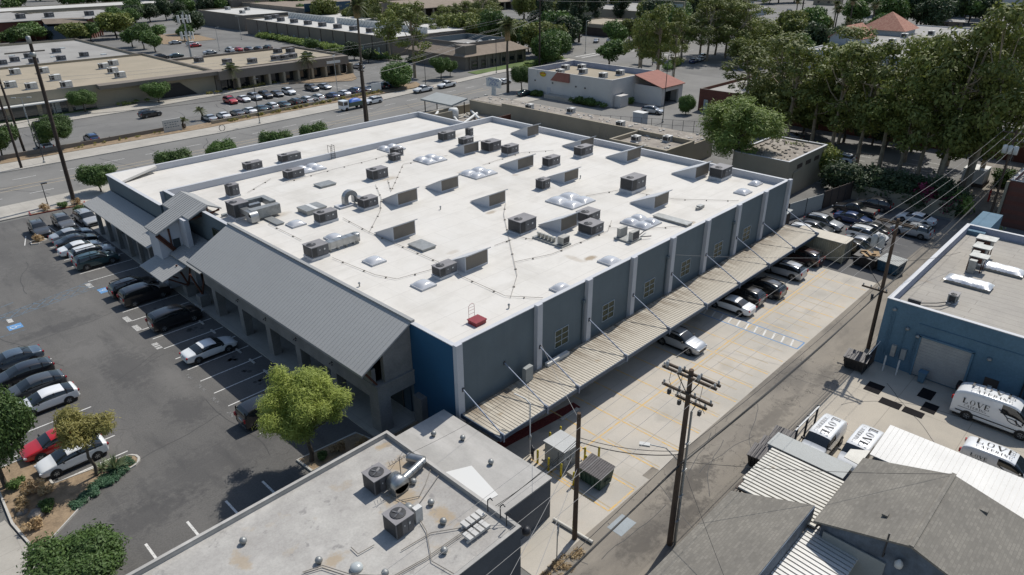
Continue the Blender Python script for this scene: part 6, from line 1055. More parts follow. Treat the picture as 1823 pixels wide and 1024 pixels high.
# flatbed truck with a blue tarpaulin
t = thing('flatbed_truck', 'white cab-over truck with dark green sides and a blue tarp on the street', 'truck', (91.5, 141.0, .01), R(184)); L_ = dict(loc=1)
mb = MB(); mb.box(1.6, -1.0, .45, 3.1, 1.0, 2.3); mb.build('cab', 'paint_car_white', t, **L_); mb = MB(); mb.box(3.0, -.9, 1.25, 3.12, .9, 2.1); mb.box(1.9, -1.02, 1.3, 2.9, 1.02, 2.05); mb.build('cab_window', 'car_glass', t, **L_)
mb = MB(); mb.box(-3.2, -1.05, .8, 1.45, 1.05, 1.0); mb.box(-3.2, -1.05, 1.0, 1.45, -.95, 1.75); mb.box(-3.2, .95, 1.0, 1.45, 1.05, 1.75); mb.box(1.35, -.95, 1.0, 1.45, .95, 2.3); mb.build('cargo_bed', 'paint_car_green', t, **L_)
mb = MB(); dome(mb, -2.6, -.9, 1.5, 3.6, 1.8, .9, 8); mb.build('tarpaulin', 'paint_tarp', t, **L_) if 'paint_tarp' in MATS else (newmat('paint_tarp', (.03, .12, .45), .5), mb.build('tarpaulin', 'paint_tarp', t, **L_))
for x in (-2.0, 2.2):
    for sg in (1, -1): q_ = MB(); q_.lathe((0, 0, 0), [(.42, -.13), (.42, .13)], 14); q_.v = [(x+a[0], sg*.9+a[2], .42+a[1]) for a in q_.v]; q_.build('wheel', 'tyre', t, **L_)
# catering vans with their lettering
GL = {'L': [(0, 0, .22, 1, 1), (.0, 0, .7, .07, 1), (.62, 0, .7, .3, 1), (-.08, .94, .32, 1, 1)], 'O': None, 'V': [('d', 0, 1, .38, 0, .2), ('d', .78, 1, .40, 0, .06), (-.1, .94, .3, 1, 1), (.6, .94, .9, 1, 1)],
      'E': [(0, 0, .2, 1, 1), (0, 0, .7, .07, 1), (0, .93, .68, 1, 1), (0, .48, .5, .54, 1), (.62, 0, .7, .28, 1), (.6, .75, .68, 1, 1), (.45, .38, .5, .64, 1)], 'A': [('d', .05, 0, .38, 1, .06), ('d', .72, 0, .4, 1, .2), (.15, .3, .6, .36, 1), (-.06, 0, .2, .06, 1), (.55, 0, .85, .06, 1)],
      'T': [(.28, 0, .48, 1, 1), (0, .93, .76, 1, 1), (0, .72, .06, 1, 1), (.7, .72, .76, 1, 1), (.18, 0, .58, .06, 1)], 'R': [(0, 0, .18, 1, 1), (.18, .93, .5, 1, 1), (.18, .46, .5, .52, 1), (.45, .5, .62, .95, 1), ('d', .7, 0, .36, .46, .16), (-.06, 0, .26, .06, 1)],
      'I': [(.1, 0, .3, 1, 1), (0, 0, .4, .06, 1), (0, .94, .4, 1, 1)], 'N': [(0, 0, .06, 1, 1), (.66, 0, .72, 1, 1), ('d', .66, 0, .08, 1, .18), (-.08, .94, .16, 1, 1), (.56, .94, .82, 1, 1)], 'C': None, 'G': None}
def ring_glyph(mb, x, y, s, a0, a1, T, n=16):
    pts = []
    for k in range(n+1):
        a = R(a0+(a1-a0)*k/n); th = .04+.10*abs(math.cos(a)); pts.append(((.38+.38*math.cos(a), .5+.5*math.sin(a)), (.38+(.38-th)*math.cos(a), .5+(.47)*math.sin(a))))
    for (p0, q0), (p1, q1) in zip(pts[:-1], pts[1:]): mb.poly([T(x+p0[0]*s, y+p0[1]*s), T(x+p1[0]*s, y+p1[1]*s), T(x+q1[0]*s, y+q1[1]*s), T(x+q0[0]*s, y+q0[1]*s)])
def serif(mb, word, x, y, s, T, gap=.25):
    adv = {'I': .42, 'O': .8, 'C': .74, 'G': .8, 'L': .74, 'E': .74}
    tot = sum(adv.get(c, .8)+gap for c in word)-gap; x -= tot*s/2
    for c in word:
        if c in 'OCG':
            ring_glyph(mb, x, y, s, *((0, 360) if c == 'O' else (42, 320)), T)
            if c == 'G': mb.poly([T(x+.6*s, y+.02*s), T(x+.74*s, y+.02*s), T(x+.74*s, y+.42*s), T(x+.6*s, y+.42*s)])
        else:
            for g_ in GL[c]:
                if g_[0] == 'd': _, a, b, c_, d, w_ = g_; q = [(a-w_/2, b), (a+w_/2, b), (c_+w_/2, d), (c_-w_/2, d)]
                else: q = [(g_[0], g_[1]), (g_[2], g_[1]), (g_[2], g_[3]), (g_[0], g_[3])]
                mb.poly([T(x+u*s, y+v_*s) for u, v_ in q])
        x += (adv.get(c, .8)+gap)*s
def love_van(kind, x, y, h, label):
    o = car(x, y, h, kind, 'white', label, 'white catering vans'); o.name = 'catering_van'; o['category'] = 'van'; s = SPEC[kind]; H = s['H']; W = s['W']; big = kind == 'transit'
    k = 1.25 if big else 1.0
    sg = -1                                                                         # lettering along the roof, read from the right-hand flank
    def T(u, v_): return (-.55*k*0-.5*k+u, v_, H+.035)
    mb = MB(); serif(mb, 'LOVE', 0, -.08*k, .58*k, T, .34); serif(mb, 'CATERING', 0, -.55*k, .27*k, T, .34); mb.build('roof_lettering', 'black_ink', o, loc=1)
    if big:
        def S(u, v_): return (-1.35+u, -W-.004, 1.0+v_)
        mb = MB(); serif(mb, 'LOVE', 0, .42, .46, S, .28); serif(mb, 'CATERING', 0, .14, .2, S, .25); mb.box(-2.5, -W-.006, 1.0, -.3, -W-.002, 1.03); mb.build('side_lettering', 'black_ink', o, loc=1)
        mb = MB(); mb.path([(0.1, -W-.01, 1.95), (.75, -W-.01, 1.45)], .035, 4); pts = [(.75+.55*u, -W-.012, 1.3+.33*v_) for u, v_ in ((0, .4), (.3, .5), (.8, .45), (1.1, .1), (1.5, -.3), (1.9, -.55), (1.3, -.6), (.6, -.5), (.15, -.1), (0, .4))]; mb.path(pts, .03, 4); mb.path([(1.3, -W-.012, 1.5), (1.45, -W-.012, 1.2)], .06, 4); mb.build('utensil_emblem', 'black_ink', o, loc=1)
        mb = MB(); mb.box(-2.6, -W-.02, .62, 1.6, -W-.004, .70); mb.build('side_moulding', 'trim_black', o, loc=1)
    else:
        def S(u, v_): return (-1.2+u, -W-.004, .85+v_)
        mb = MB(); serif(mb, 'LOVE', 0, .3, .26, S, .28); serif(mb, 'CATERING', 0, .13, .11, S, .25); mb.path([(.0, -W-.006, 1.25), (.5, -W-.006, .95), (.9, -W-.006, .85)], .03, 4); mb.build('side_lettering', 'black_ink', o, loc=1)
    return o
newmat('black_ink', (.03, .03, .032), .5)
love_van('cargo', 45.95, 12.75, 180, 'white catering van with roof lettering, nearer the alley of the facing pair')
love_van('cargo', 46.5, 10.25, 180, 'white catering van with roof lettering beside the white lean-to')
love_van('cargo', 51.9, 2.6, -90, 'white catering van behind the white lean-to, seen from its lettered side')
love_van('transit', 58.3, 4.2, -90, 'large high-roof catering van in front of the blue workshop door')
# ================================================================ TREES AND PLANTS
def mesh_np(name, V, F, mat, smooth=False):
    me = bpy.data.meshes.new(name); n = len(V); k = F.shape[1]
    me.vertices.add(n); me.vertices.foreach_set('co', V.astype(np.float32).ravel()); me.loops.add(F.size); me.loops.foreach_set('vertex_index', F.astype(np.int32).ravel())
    me.polygons.add(len(F)); me.polygons.foreach_set('loop_start', np.arange(0, F.size, k, dtype=np.int32)); me.polygons.foreach_set('loop_total', np.full(len(F), k, dtype=np.int32))
    if smooth: me.polygons.foreach_set('use_smooth', np.ones(len(F), bool))
    me.update(calc_edges=True); me.materials.append(MATS[mat]); return me
def leaf_cloud(rng, clumps, per, ls, asp=2.2, up=.35, shell=.55, droop=0, jit=.7):
    """clumps: (x, y, z, rx, rz). leaf quads spread through each clump, denser near its skin"""
    P, Nn = [], []
    for (x, y, z, rx, rz) in clumps:
        m = max(8, int(per*rx*rx)); d = rng.normal(size=(m, 3)); d /= np.linalg.norm(d, axis=1)[:, None]
        r = shell+(1-shell)*rng.random(m)**.5; r *= 1+.18*rng.normal(size=m); p = d*r[:, None]*np.array([rx, rx, rz]); p[:, 2] -= droop*rng.random(m)*rz
        P.append(p+np.array([x, y, z])); Nn.append(d)
    P = np.concatenate(P); D = np.concatenate(Nn); m = len(P)
    nrm = D+rng.normal(size=(m, 3))*jit; nrm[:, 2] += up; nrm /= np.linalg.norm(nrm, axis=1)[:, None]
    t = np.cross(nrm, rng.normal(size=(m, 3))); t[:, 2] -= droop*.8; t /= np.linalg.norm(t, axis=1)[:, None]; b = np.cross(nrm, t)
    s = ls*(.6+.8*rng.random(m))[:, None]; a, c = t*s*asp/2, b*s/2
    V = np.stack([P-a, P-a*.1+c, P+a, P-a*.1-c], 1).reshape(-1, 3); F = np.arange(4*m).reshape(-1, 4); return V, F
def limbs(rng, clumps, h0, r0, lean=(0, 0), n=7, mat='bark', trunk_top=None):
    mb = MB(); tt = trunk_top or h0; pts = [Vector((0, 0, -.2))]
    for k in range(1, 5): pts.append(Vector((lean[0]*k/4+rng.normal()*r0*.35, lean[1]*k/4+rng.normal()*r0*.35, tt*k/4)))
    for k in range(4): mb.tube(pts[k], pts[k+1], r0*(1-.13*k), r0*(1-.13*(k+1)), n=8)
    idx = rng.permutation(len(clumps))[:n]; rr = r0*.5
    for i in idx:
        c = clumps[i]; a = pts[3 if rng.random() < .4 else 4]; q = a.lerp(Vector(c[:3]), .5)+Vector((0, 0, -.12*(Vector(c[:3])-a).length)); mb.tube(a, q, rr*.8, rr*.5, n=6); mb.tube(q, Vector(c[:3]), rr*.5, rr*.15, n=5)
    return mb
def clumps_round(rng, n, R_, H, z0, cr=(.3, .5), flat=.8):
    o = []
    for k in range(n):
        d = rng.normal(size=3); d /= np.linalg.norm(d); r = rng.random()**.4*.78; q = R_*rng.uniform(*cr)
        o.append((d[0]*r*R_, d[1]*r*R_, z0+H/2+d[2]*r*H/2, q, q*flat))
    return o
TP = {}
def tree_proto(key, clumps, per, ls, leaf, bark, h0, r0, seed, **kw):
    rng = np.random.default_rng(seed); nl = kw.pop('n', 7); lean = kw.pop('lean', (0, 0)); tt = kw.pop('trunk_top', None)
    V, F = leaf_cloud(rng, clumps, per, ls, **kw); cr = mesh_np('crown', V, F, leaf); mb = limbs(rng, clumps, h0, r0, lean, nl, trunk_top=tt); o = mb.build('trunk', bark); tm = o.data; bpy.data.objects.remove(o); TP[key] = (cr, tm)
rg = np.random.default_rng(5)
tree_proto('ficus', clumps_round(rg, 34, 3.2, 3.6, 1.6, (.22, .42)), 1500, .1, 'leaf_ficus', 'bark', 2.6, .2, 1, shell=.6)
tree_proto('ficus2', clumps_round(rg, 26, 3.0, 3.4, 1.9, (.25, .48)), 700, .15, 'leaf_ficus', 'bark', 2.6, .17, 2)
tree_proto('ball', clumps_round(rg, 34, 4.0, 5.0, 1.4, (.35, .5)), 260, .26, 'leaf_ficus', 'bark', 2.4, .25, 3, shell=.75)
tree_proto('palo', clumps_round(rg, 60, 3.3, 5.8, 2.5, (.16, .30), 1.0)+[(-.5, .4, 7.6, .9, 1.0), (1.2, -.8, 7.8, .8, .9), (-2.6, 1.8, 6.2, .8, .8), (2.7, 1.6, 5.6, .8, .9), (2.2, -2.4, 4.6, .8, .8), (-2.8, -1.6, 4.4, .8, .8), (1.0, -.3, 7.2, .9, .9), (.2, 1.2, 6.9, 1, 1)], 1700, .05, 'leaf_palo', 'bark', 3.6, .2, 4, asp=6, up=.9, shell=.15, n=16)
tree_proto('yellow', clumps_round(rg, 20, 2.2, 2.8, 3.0, (.2, .34), .8), 1200, .06, 'leaf_yellow', 'bark', 3.6, .13, 5, asp=5, up=.8, shell=.2, n=12)
tree_proto('soft', clumps_round(rg, 40, 5.0, 7.0, 3.4, (.16, .28), .8)+clumps_round(rg, 16, 3.2, 4, 6.5, (.2, .3), .8), 420, .095, 'leaf_soft', 'bark', 5.5, .3, 6, asp=4, up=.9, shell=.3, n=14)
def euc(seed, H, W):
    r = np.random.default_rng(seed); cl = []
    for k in range(28):
        f = r.random()**.9; z = H*(.26+.70*f); rad = W*(.45+.6*math.sin(math.pi*min(1, .25+f*.75)))*(r.random()**.5); a = r.random()*6.28; q = r.uniform(.6, 1.5)*(W/4); cl.append((rad*math.cos(a), rad*math.sin(a), z, q, q*r.uniform(.6, 1.0)))
    return cl
for i, (H, W) in enumerate(((20, 4.6), (18, 3.8), (22, 5.2), (15, 4.2))): tree_proto('euc%d' % i, euc(30+i, H, W), 105, .27, 'leaf_euc', 'bark_pale', H*.55, .3, 40+i, asp=2.0, up=.45, shell=.7, droop=.35, jit=.38, n=16, trunk_top=H*.62)
def con(seed, H, W):
    r = np.random.default_rng(seed); cl = []
    for k in range(30): f = r.random(); z = H*(.18+.8*f); rad = W*(1-f*.75)*r.random()**.5*.8; a = r.random()*6.28; q = W*.3*(1.1-f*.5); cl.append((rad*math.cos(a), rad*math.sin(a), z, q, q*.9))
    return cl
for i in range(2): tree_proto('con%d' % i, con(60+i, 17, 5.5), 90, .32, 'leaf_dark', 'bark', 13, .4, 62+i, asp=2.2, up=.2, shell=.4, n=5)
for i in range(3): tree_proto('far%d' % i, clumps_round(rg, 16, 5, 7, 2.2, (.32, .5)), 75, .42, ('leaf_ficus', 'leaf_dark', 'leaf_euc')[i], 'bark', 4, .3, 70+i, shell=.6, n=5)
tree_proto('bush', clumps_round(rg, 12, 1.2, 1.3, .1, (.35, .55)), 420, .15, 'leaf_ficus', 'bark', .5, .06, 80, n=3)
tree_proto('drybush', clumps_round(rg, 8, .7, .9, .05, (.35, .55)), 500, .09, 'leaf_dry', 'bark', .4, .04, 81, n=3, asp=3.5)
def palm_proto(key, H, r0, nf, fl, skirt, seed, drop=1.0, ls=.05):
    r = np.random.default_rng(seed); mb = MB(); pts = [(0, 0, -.2)]+[(.15*math.sin(k*.5), .1*math.cos(k), H*k/6) for k in range(1, 7)]
    for k in range(6): mb.tube(pts[k], pts[k+1], r0*(1.15-.07*k), r0*(1.15-.07*(k+1)), n=8)
    o = mb.build('trunk', 'bark'); tm = o.data; bpy.data.objects.remove(o); V, F = [], []
    top = np.array(pts[-1])
    for k in range(nf):
        a = r.random()*6.28; e = R(r.uniform(-35, 75)); d = np.array([math.cos(a)*math.cos(e), math.sin(a)*math.cos(e), math.sin(e)]); sd_ = np.cross(d, [0, 0, 1.0]); sd_ /= np.linalg.norm(sd_); L = fl*r.uniform(.8, 1.1)
        for j in range(1, 15):
            t = j/14; p = top+d*L*t-np.array([0, 0, drop*L*.45*t*t]); w_ = L*.22*math.sin(math.pi*min(1, t*.9+.1))
            for sg in (1, -1):
                q = p+sd_*sg*w_+d*L*.06-np.array([0, 0, w_*.45*drop]); n0 = len(V); dd = d*L*.028; V += [p-dd, p+dd, q+dd*.4, q-dd*.4]; F.append((n0, n0+1, n0+2, n0+3))
    cm = mesh_np('crown', np.array(V), np.array(F), 'leaf_palm'); sk = None
    if skirt:
        m = 700; a = r.random(m)*6.28; z = H-skirt*r.random(m)**.8; rr = r0+.55*(1-(H-z)/skirt*.6)*r.random(m); P = np.stack([rr*np.cos(a), rr*np.sin(a), z], 1); T_ = np.stack([np.cos(a)*.15, np.sin(a)*.15, -np.ones(m)*.6], 1); S_ = np.stack([-np.sin(a), np.cos(a), np.zeros(m)], 1)*.07
        Vs = np.stack([P-S_, P+S_, P+S_*.4+T_, P-S_*.4+T_], 1).reshape(-1, 3); sk = mesh_np('frond_skirt', Vs, np.arange(4*m).reshape(-1, 4), 'leaf_dry')
    TP[key] = (cm, tm, sk)
palm_proto('palm_tall', 22, .26, 60, 2.6, 1.6, 90); palm_proto('palm_fan', 16.5, .32, 80, 3.0, 3.4, 91); palm_proto('palm_queen', 5.6, .18, 30, 3.2, 0, 92, 1.3); palm_proto('palm_far', 11, .3, 34, 3.2, .9, 93); palm_proto('palm_small', 1.4, .16, 24, 1.1, 0, 94)
def tree(key, x, y, label, group=None, s=1, sz=None, rz=None, name='tree', cat='tree', z=0):
    t = thing(name, label, cat, (x, y, z), random.uniform(0, 6.28) if rz is None else rz, group); pr = TP[key]; sc = (s, s, sz or s)
    for m_, nm in zip(pr, ('crown', 'trunk', 'frond_skirt')):
        if m_ is not None: o = bpy.data.objects.new(nm, m_); COL.objects.link(o); o.parent = t; o.scale = sc
    return t
random.seed(11)
tree('palo', 18.6, 38.9, 'feathery bright green tree beside the arcade corner of the warehouse', s=.94, sz=.95, name='palo_verde_tree')
tree('ficus', 2.3, 51.9, 'dense green tree at the left edge over the planted island', s=.95, sz=1.5, name='street_tree')
tree('yellow', 7.1, 48.6, 'thin yellowish tree over the red car on the planted island', name='young_tree')
tree('ficus', 3.1, 38.2, 'round dense tree at the bottom left beside the pavement', s=.92, sz=.74, name='street_tree')
tree('ficus2', 29.8, 117.7, 'small round street tree beyond the front canopy end', s=.85, sz=.8, name='street_tree')
G5 = 'small street trees along the side of the warehouse'
for i, (x, y) in enumerate(((39.8, 113.2), (47.6, 113.2), (57.2, 113.0), (64.8, 113.0))): tree('ficus2', x, y, '%s of the low street trees showing above the white side parapet' % ordn[i], G5, s=.85, sz=1.02, name='street_tree')
tree('ficus', 33.3, 151.6, 'large round tree behind the left street pole', s=1.15, sz=1.2, name='street_tree'); tree('ficus2', 24.3, 151.8, 'round tree cut by the left edge across the street', s=1.1, name='street_tree')
tree('ficus', 47.6, 183.2, 'dark round tree in front of the tan strip windows', s=1.05, sz=1.0, name='street_tree'); tree('ficus2', 63.5, 181.6, 'light round tree beside the drive-through opening', s=1.0, sz=.9, name='street_tree')
tree('ball', 115.0, 154.4, 'big bright clipped ball tree at the street corner', s=1.05, sz=.95, name='street_tree')
tree('euc1', 128.2, 163.8, 'very tall eucalyptus with pale trunk across the street', s=1.6, sz=1.12, name='eucalyptus'); tree('euc3', 146, 199, 'tall airy eucalyptus against the end of the long brown building', s=1.1, sz=1.05, name='eucalyptus')
tree('ficus2', 132.0, 156.8, 'small dark tree between the eucalyptus and the office', s=.9, sz=1.1, name='street_tree'); tree('ficus2', 137, 158.6, 'bushy small tree next to the office lawn', s=.7, sz=.8, name='street_tree')
tree('palm_tall', 80.0, 118.4, 'tall thin fan palm rising directly behind the centre utility pole', s=1.0, sz=1.1, name='palm_tree'); tree('palm_fan', 130.3, 128.6, 'tall skirted fan palm in front of the office', name='palm_tree'); tree('palm_queen', 84.0, 184.0, 'feather palm in front of the white storefront roof edge', name='palm_tree'); tree('palm_queen', 105.4, 182.6, 'feather palm at the right part of the brown storefront', name='palm_tree', s=1.1)
tree('palm_small', 56.5, 150.2, 'tiny palm beside the tenant sign board', name='palm_tree', s=1.3); tree('palm_small', 62.5, 155.5, 'tiny palm at the end of the parking island', name='palm_tree', s=1.5)
tree('ficus', 134.0, 127.3, 'rounded dark tree against the white restaurant wall', s=.95, sz=1.25, name='street_tree')
tree('ball', 152.8, 97.4, 'clipped lollipop tree at the drive-through corner', s=.4, sz=.62, name='topiary_tree'); tree('ball', 138.9, 81.6, 'clipped drum-shaped tree beside the brick building', s=.42, sz=.6, name='topiary_tree')
G6 = 'eucalyptus row behind the rear lot'
EU = [(127.4, 45, 1, 1.15, 1.0), (125.1, 39.5, 0, 1.05, .98), (124.2, 35.6, 3, 1.1, 1.25), (120.8, 31.6, 2, .95, .92), (120.2, 28.6, 0, 1.0, 1.02), (119.6, 25.6, 1, 1.25, 1.08), (121.0, 22.4, 2, 1.05, 1.02), (115.6, 24.4, 0, 1.1, 1.2), (116.4, 20.8, 2, 1.15, 1.18), (131, 50, 3, 1.15, 1.15), (136, 47, 0, 1.05, .9), (131.5, 34, 3, 1.3, 1.2), (134, 28, 1, 1.2, 1.0), (137, 60, 2, 1.0, .8), (128.0, 53.5, 1, 1.2, .95), (126.4, 21.5, 0, 1.2, 1.1)]
EUL = ['at the left end of the row, above the light green tree', 'second from the left in the row', 'with the widest low crown left of centre in the row', 'leaning tall one in the middle of the row', 'just right of the middle of the row', 'with a thick pale trunk right of the middle', 'with a broad crown right of the middle', 'nearest the rear wall, tall and dense', 'tallest, at the right end above the alley', 'behind the left end, beside the brick building', 'far left behind the row', 'in the second line behind the middle', 'in the second line behind the right part', 'beside the brick wall at the far left', 'just behind the light green tree top', 'far right, behind the tallest one']
for (x, y, k, s, sz), l in zip(EU, EUL): tree('euc%d' % k, x, y, 'eucalyptus '+l, G6, s=s*1.08, sz=sz*1.07, name='eucalyptus')
tree('soft', 100.5, 49.5, 'light green feathery tree at the back corner of the warehouse', s=1.5, sz=1.3, name='pepper_tree')
G7 = 'tall trees beyond the restaurant'
for x, y, k, s, sz, l in ((168.9, 109.4, 1, 1.15, 1.1, 'tall eucalyptus with bare trunk right behind the restaurant corner'), (173.5, 112, 3, 1.0, 1.15, 'second eucalyptus right of the restaurant roof'), (183.3, 124.4, 3, .9, .85, 'shorter eucalyptus left of the pair behind the restaurant'), (188, 128, 1, .8, .75, 'slender eucalyptus beside the street corner'), (212, 119, 2, 1.3, .9, 'broad eucalyptus left in the big clump by the wide street'), (222, 118, 0, 1.5, 1.0, 'broad eucalyptus in the middle of the big clump'), (232, 116, 2, 1.3, .95, 'eucalyptus at the right of the big clump'), (150, 67, 3, 1.2, 1.05, 'eucalyptus overhanging the brick building corner'), (143, 70, 1, 1.3, .85, 'drooping eucalyptus in front of the brick wall'), (160, 72, 0, 1.2, .85, 'eucalyptus above the brick building roof'), (172, 60, 2, 1.2, .8, 'eucalyptus behind the brick building'), (180, 46, 0, 1.1, .85, 'eucalyptus rising behind the brick roof, centre'), (176, 30, 3, 1.3, 1.1, 'eucalyptus rising behind the brick roof, right')): tree('euc%d' % k, x, y, l, G7, s=s, sz=sz, name='eucalyptus')
tree('far0', 183.2, 136.5, 'rounded tree in front of the street crossing behind the restaurant', s=1.0, sz=.85); tree('ball', 172.5, 153, 'left of the two dark round trees at the pole', s=1.2, sz=1.35); tree('ball', 181, 156.5, 'right of the two dark round trees at the pole', s=1.25, sz=1.35)
for x, y, s, l in ((228, 205, 1.15, 'left one of three dark conifers'), (238, 200, 1.2, 'middle one of three dark conifers'), (222.1, 180.4, 1.15, 'nearest dark conifer by the red-fronted shop'), (262, 215, 1.1, 'dark conifer behind the red-fronted shop'), (285, 222, 1.2, 'dark conifer right behind the shop roof'), (252, 224, 1.0, 'dark conifer left behind the shop roof'), (300, 218, 1.0, 'conifer beside the pylon sign')): tree('con%d' % random.randint(0, 1), x, y, l, 'dark conifers beyond the crossing', s=s, name='conifer')
for i, (x, y, s) in enumerate(((198.7, 232.9, 1.1), (211.9, 233.4, 1.2), (214.7, 222.4, 1.3), (190, 240, 1.0), (203, 214, .9), (224, 236, 1.2), (238, 246, 1.2), (230, 262, 1.1), (252, 262, 1.2), (264, 282, 1.1), (190, 262, 1.1), (278, 262, 1.0), (205, 256, .9), (182, 218, .9))): tree('euc%d' % random.randint(0, 3), x, y, 'airy eucalyptus, %s from the left in the car park beyond the long building' % (ordn+['twelfth', 'thirteenth', 'fourteenth'])[i], 'trees in the distant car park', s=s*.95, sz=s*.62, name='eucalyptus')
# rows of medium trees at the back left
GA = 'rounded trees around the back-left lots'
for i, (k, x, y, s, sz) in enumerate(((0, 69.4, 336.0, 1.2, .75), (0, 79.0, 345, 1.0, .8), (2, 88.5, 329, 1.15, .8), (0, 94.4, 329, .8, .8), (2, 105.0, 331.4, 1.35, 1.1), (0, 99.0, 297.4, .85, .8), (0, 99.6, 287.7, .8, 1.0), (0, 99.4, 276.4, .75, .8), (1, 132.6, 323.4, 1.25, 1.0), (0, 112, 308, .8, .7), (0, 138.5, 234.6, .6, .5), (1, 137, 206.8, .7, .6), (1, 136.2, 197.7, .55, .45), (0, 120, 300, .7, .7), (0, 60, 330, 1.0, .7), (0, 109, 345, .9, .7))): tree('far%d' % k, x, y, 'rounded tree, %s from the front in the back-left lots' % (ordn+['twelfth', 'thirteenth', 'fourteenth', 'fifteenth', 'sixteenth'])[i], GA, s=s, sz=sz)
random.seed(31)
FARC = []
def farbelt(pts, n, wid, grp, lab, smin=.9, smax=1.5, kinds=(0, 1, 2)):
    for i in range(n):
        t = i/(n-1)*(len(pts)-1); a = min(int(t), len(pts)-2); f = t-a; x = pts[a][0]+(pts[a+1][0]-pts[a][0])*f+random.uniform(-wid, wid); y = pts[a][1]+(pts[a+1][1]-pts[a][1])*f+random.uniform(-wid, wid); s = random.uniform(smin, smax); h = s*random.uniform(.8, 1.25)
        for k in range(6): q = random.uniform(1.9, 2.8)*s; FARC.append((x+random.uniform(-2.6, 2.6)*s, y+random.uniform(-2.6, 2.6)*s, (2.8+5.5*random.random())*h, q, q*.8))
def belt(pts, n, wid, grp, lab, smin=.9, smax=1.5, kinds=(0, 1, 2)):
    for i in range(n):
        t = i/(n-1)*(len(pts)-1); a = min(int(t), len(pts)-2); f = t-a; x = pts[a][0]+(pts[a+1][0]-pts[a][0])*f+random.uniform(-wid, wid); y = pts[a][1]+(pts[a+1][1]-pts[a][1])*f+random.uniform(-wid, wid); s = random.uniform(smin, smax); tree('far%d' % random.choice(kinds), x, y, lab, grp, s=s, sz=s*random.uniform(.85, 1.3))
belt([(118, 365), (135, 392), (165, 400)], 9, 2, 'dark clipped trees behind the red office', 'dark full tree in the clipped row behind the red office', .9, 1.1, (0, 1))
farbelt([(40, 520), (60, 560), (130, 540), (170, 500), (240, 470)], 46, 16, 'far tree belt at top left', 'mid-green tree in the far belt along the top left edge', 1.3, 2.2)
farbelt([(100, 640), (200, 600), (300, 560)], 24, 20, 'farthest tree belt', 'tree in the farthest belt at the top edge', 1.6, 2.6)
belt([(165, 380), (200, 371)], 5, 2, 'trees beside the dark sign band', 'tree beside the far store with the dark sign band', .8, 1.1)
farbelt([(330, 300), (400, 260), (380, 330), (470, 260)], 22, 12, 'far trees behind the distant mall', 'dark tree behind the distant mall roofs at the top centre', 1.4, 2.2, (1, 1, 2))
farbelt([(300, 420), (420, 380), (520, 300)], 20, 22, 'top centre trees', 'tree at the very top edge above the conifers', 1.6, 2.6, (0, 1, 2))
belt([(420, 225), (470, 210), (560, 215)], 12, 8, 'trees round the apartments', 'tree behind the pale apartments at the top', 1.1, 1.8, (0, 1))
belt([(335, 118), (350, 95), (372, 104), (392, 88), (420, 96)], 15, 6, 'trees behind the tiled roofs', 'dark bushy tree behind the terracotta roofs', 1.2, 1.8, (0, 1, 1))
belt([(420, 130), (470, 125), (520, 150), (560, 130)], 14, 10, 'garden trees among the bungalows', 'garden tree among the bungalows at the top right', 1.2, 2.0, (0, 1))
belt([(380, 60), (430, 62), (400, 40)], 9, 6, 'trees by the white apartments', 'tree below the white apartment wall at the right', 1.0, 1.6, (0, 2))
for i, (x, y, s) in enumerate(((322, 123, 1), (326, 118, 1.1), (296, 112, 1), (312, 104, 1.1), (345, 150, .9), (262, 95, .9))): tree('palm_far', x, y, 'feather palm by the wide street, %s from the near side' % ordn[i], 'palms by the wide street', s=s, name='palm_tree')
# hedges and shrubs
def hedge(name, label, x0, y0, x1, y1, h, wd, leaf, n, ls=.16, per=300, z=0, cat='hedge'):
    r = np.random.default_rng(int(abs(x0*7+y0*3))); cl = []
    for k in range(n): t = r.random(); cl.append((x0+(x1-x0)*t+r.normal()*wd*.25, y0+(y1-y0)*t+r.normal()*wd*.25, z+h*r.uniform(.25, .8), wd*r.uniform(.3, .5), h*r.uniform(.22, .36)))
    V, F = leaf_cloud(r, cl, per, ls); o = bpy.data.objects.new(name, mesh_np(name, V, F, leaf)); COL.objects.link(o); return tag(o, label, cat)
hedge('ivy_hedge', 'thick dark climbing hedge on the rear wall below the eucalyptus', 107.6, 37.5, 108.8, 20.5, 4.6, 3.4, 'leaf_dark', 90, .22, 170)
hedge('bougainvillea', 'deep pink bougainvillea on the rear wall by the alley', 107.0, 25.6, 107.2, 20.6, 3.6, 2.2, 'leaf_bloom', 10, .18, 200, cat='shrub'); hedge('vine_bush', 'bright green bush at the alley end of the rear wall', 107.6, 20.0, 108.8, 19.4, 3.6, 2.2, 'leaf_soft', 9, .18, 240, cat='shrub')
hedge('restaurant_hedge', 'dark clipped hedge along the restaurant wall', 131.8, 108, 131.8, 98.8, 1.7, 1.9, 'leaf_ficus', 26, .2, 220); hedge('restaurant_hedge', 'short dark hedge at the far end of the restaurant wall', 131.9, 122.5, 131.9, 118.6, 1.4, 1.7, 'leaf_ficus', 10, .2, 220); hedge('restaurant_bush', 'single rounded bush beside the bin enclosure', 140.2, 97.0, 140.6, 97.0, 1.6, 1.5, 'leaf_ficus', 5, .2, 260, cat='shrub')
hedge('boundary_hedge', 'long uneven hedge along the driveway below the long brown building', 147, 292, 143.5, 200, 2.2, 3.2, 'leaf_soft', 120, .35, 70); hedge('corner_hedge', 'hedge in front of the small trees at the bend of the drive', 141, 204, 146, 188, 1.6, 2.4, 'leaf_ficus', 26, .3, 90)
hedge('street_hedge', 'low brown-green hedge below the parking wall across the street', 63, 148.9, 108, 152.4, .9, .9, 'leaf_yellow', 60, .2, 160); hedge('street_hedge', 'patchy low hedge in front of the long brown wall', 34, 149.0, 56, 149.9, .7, .7, 'leaf_yellow', 18, .2, 140)
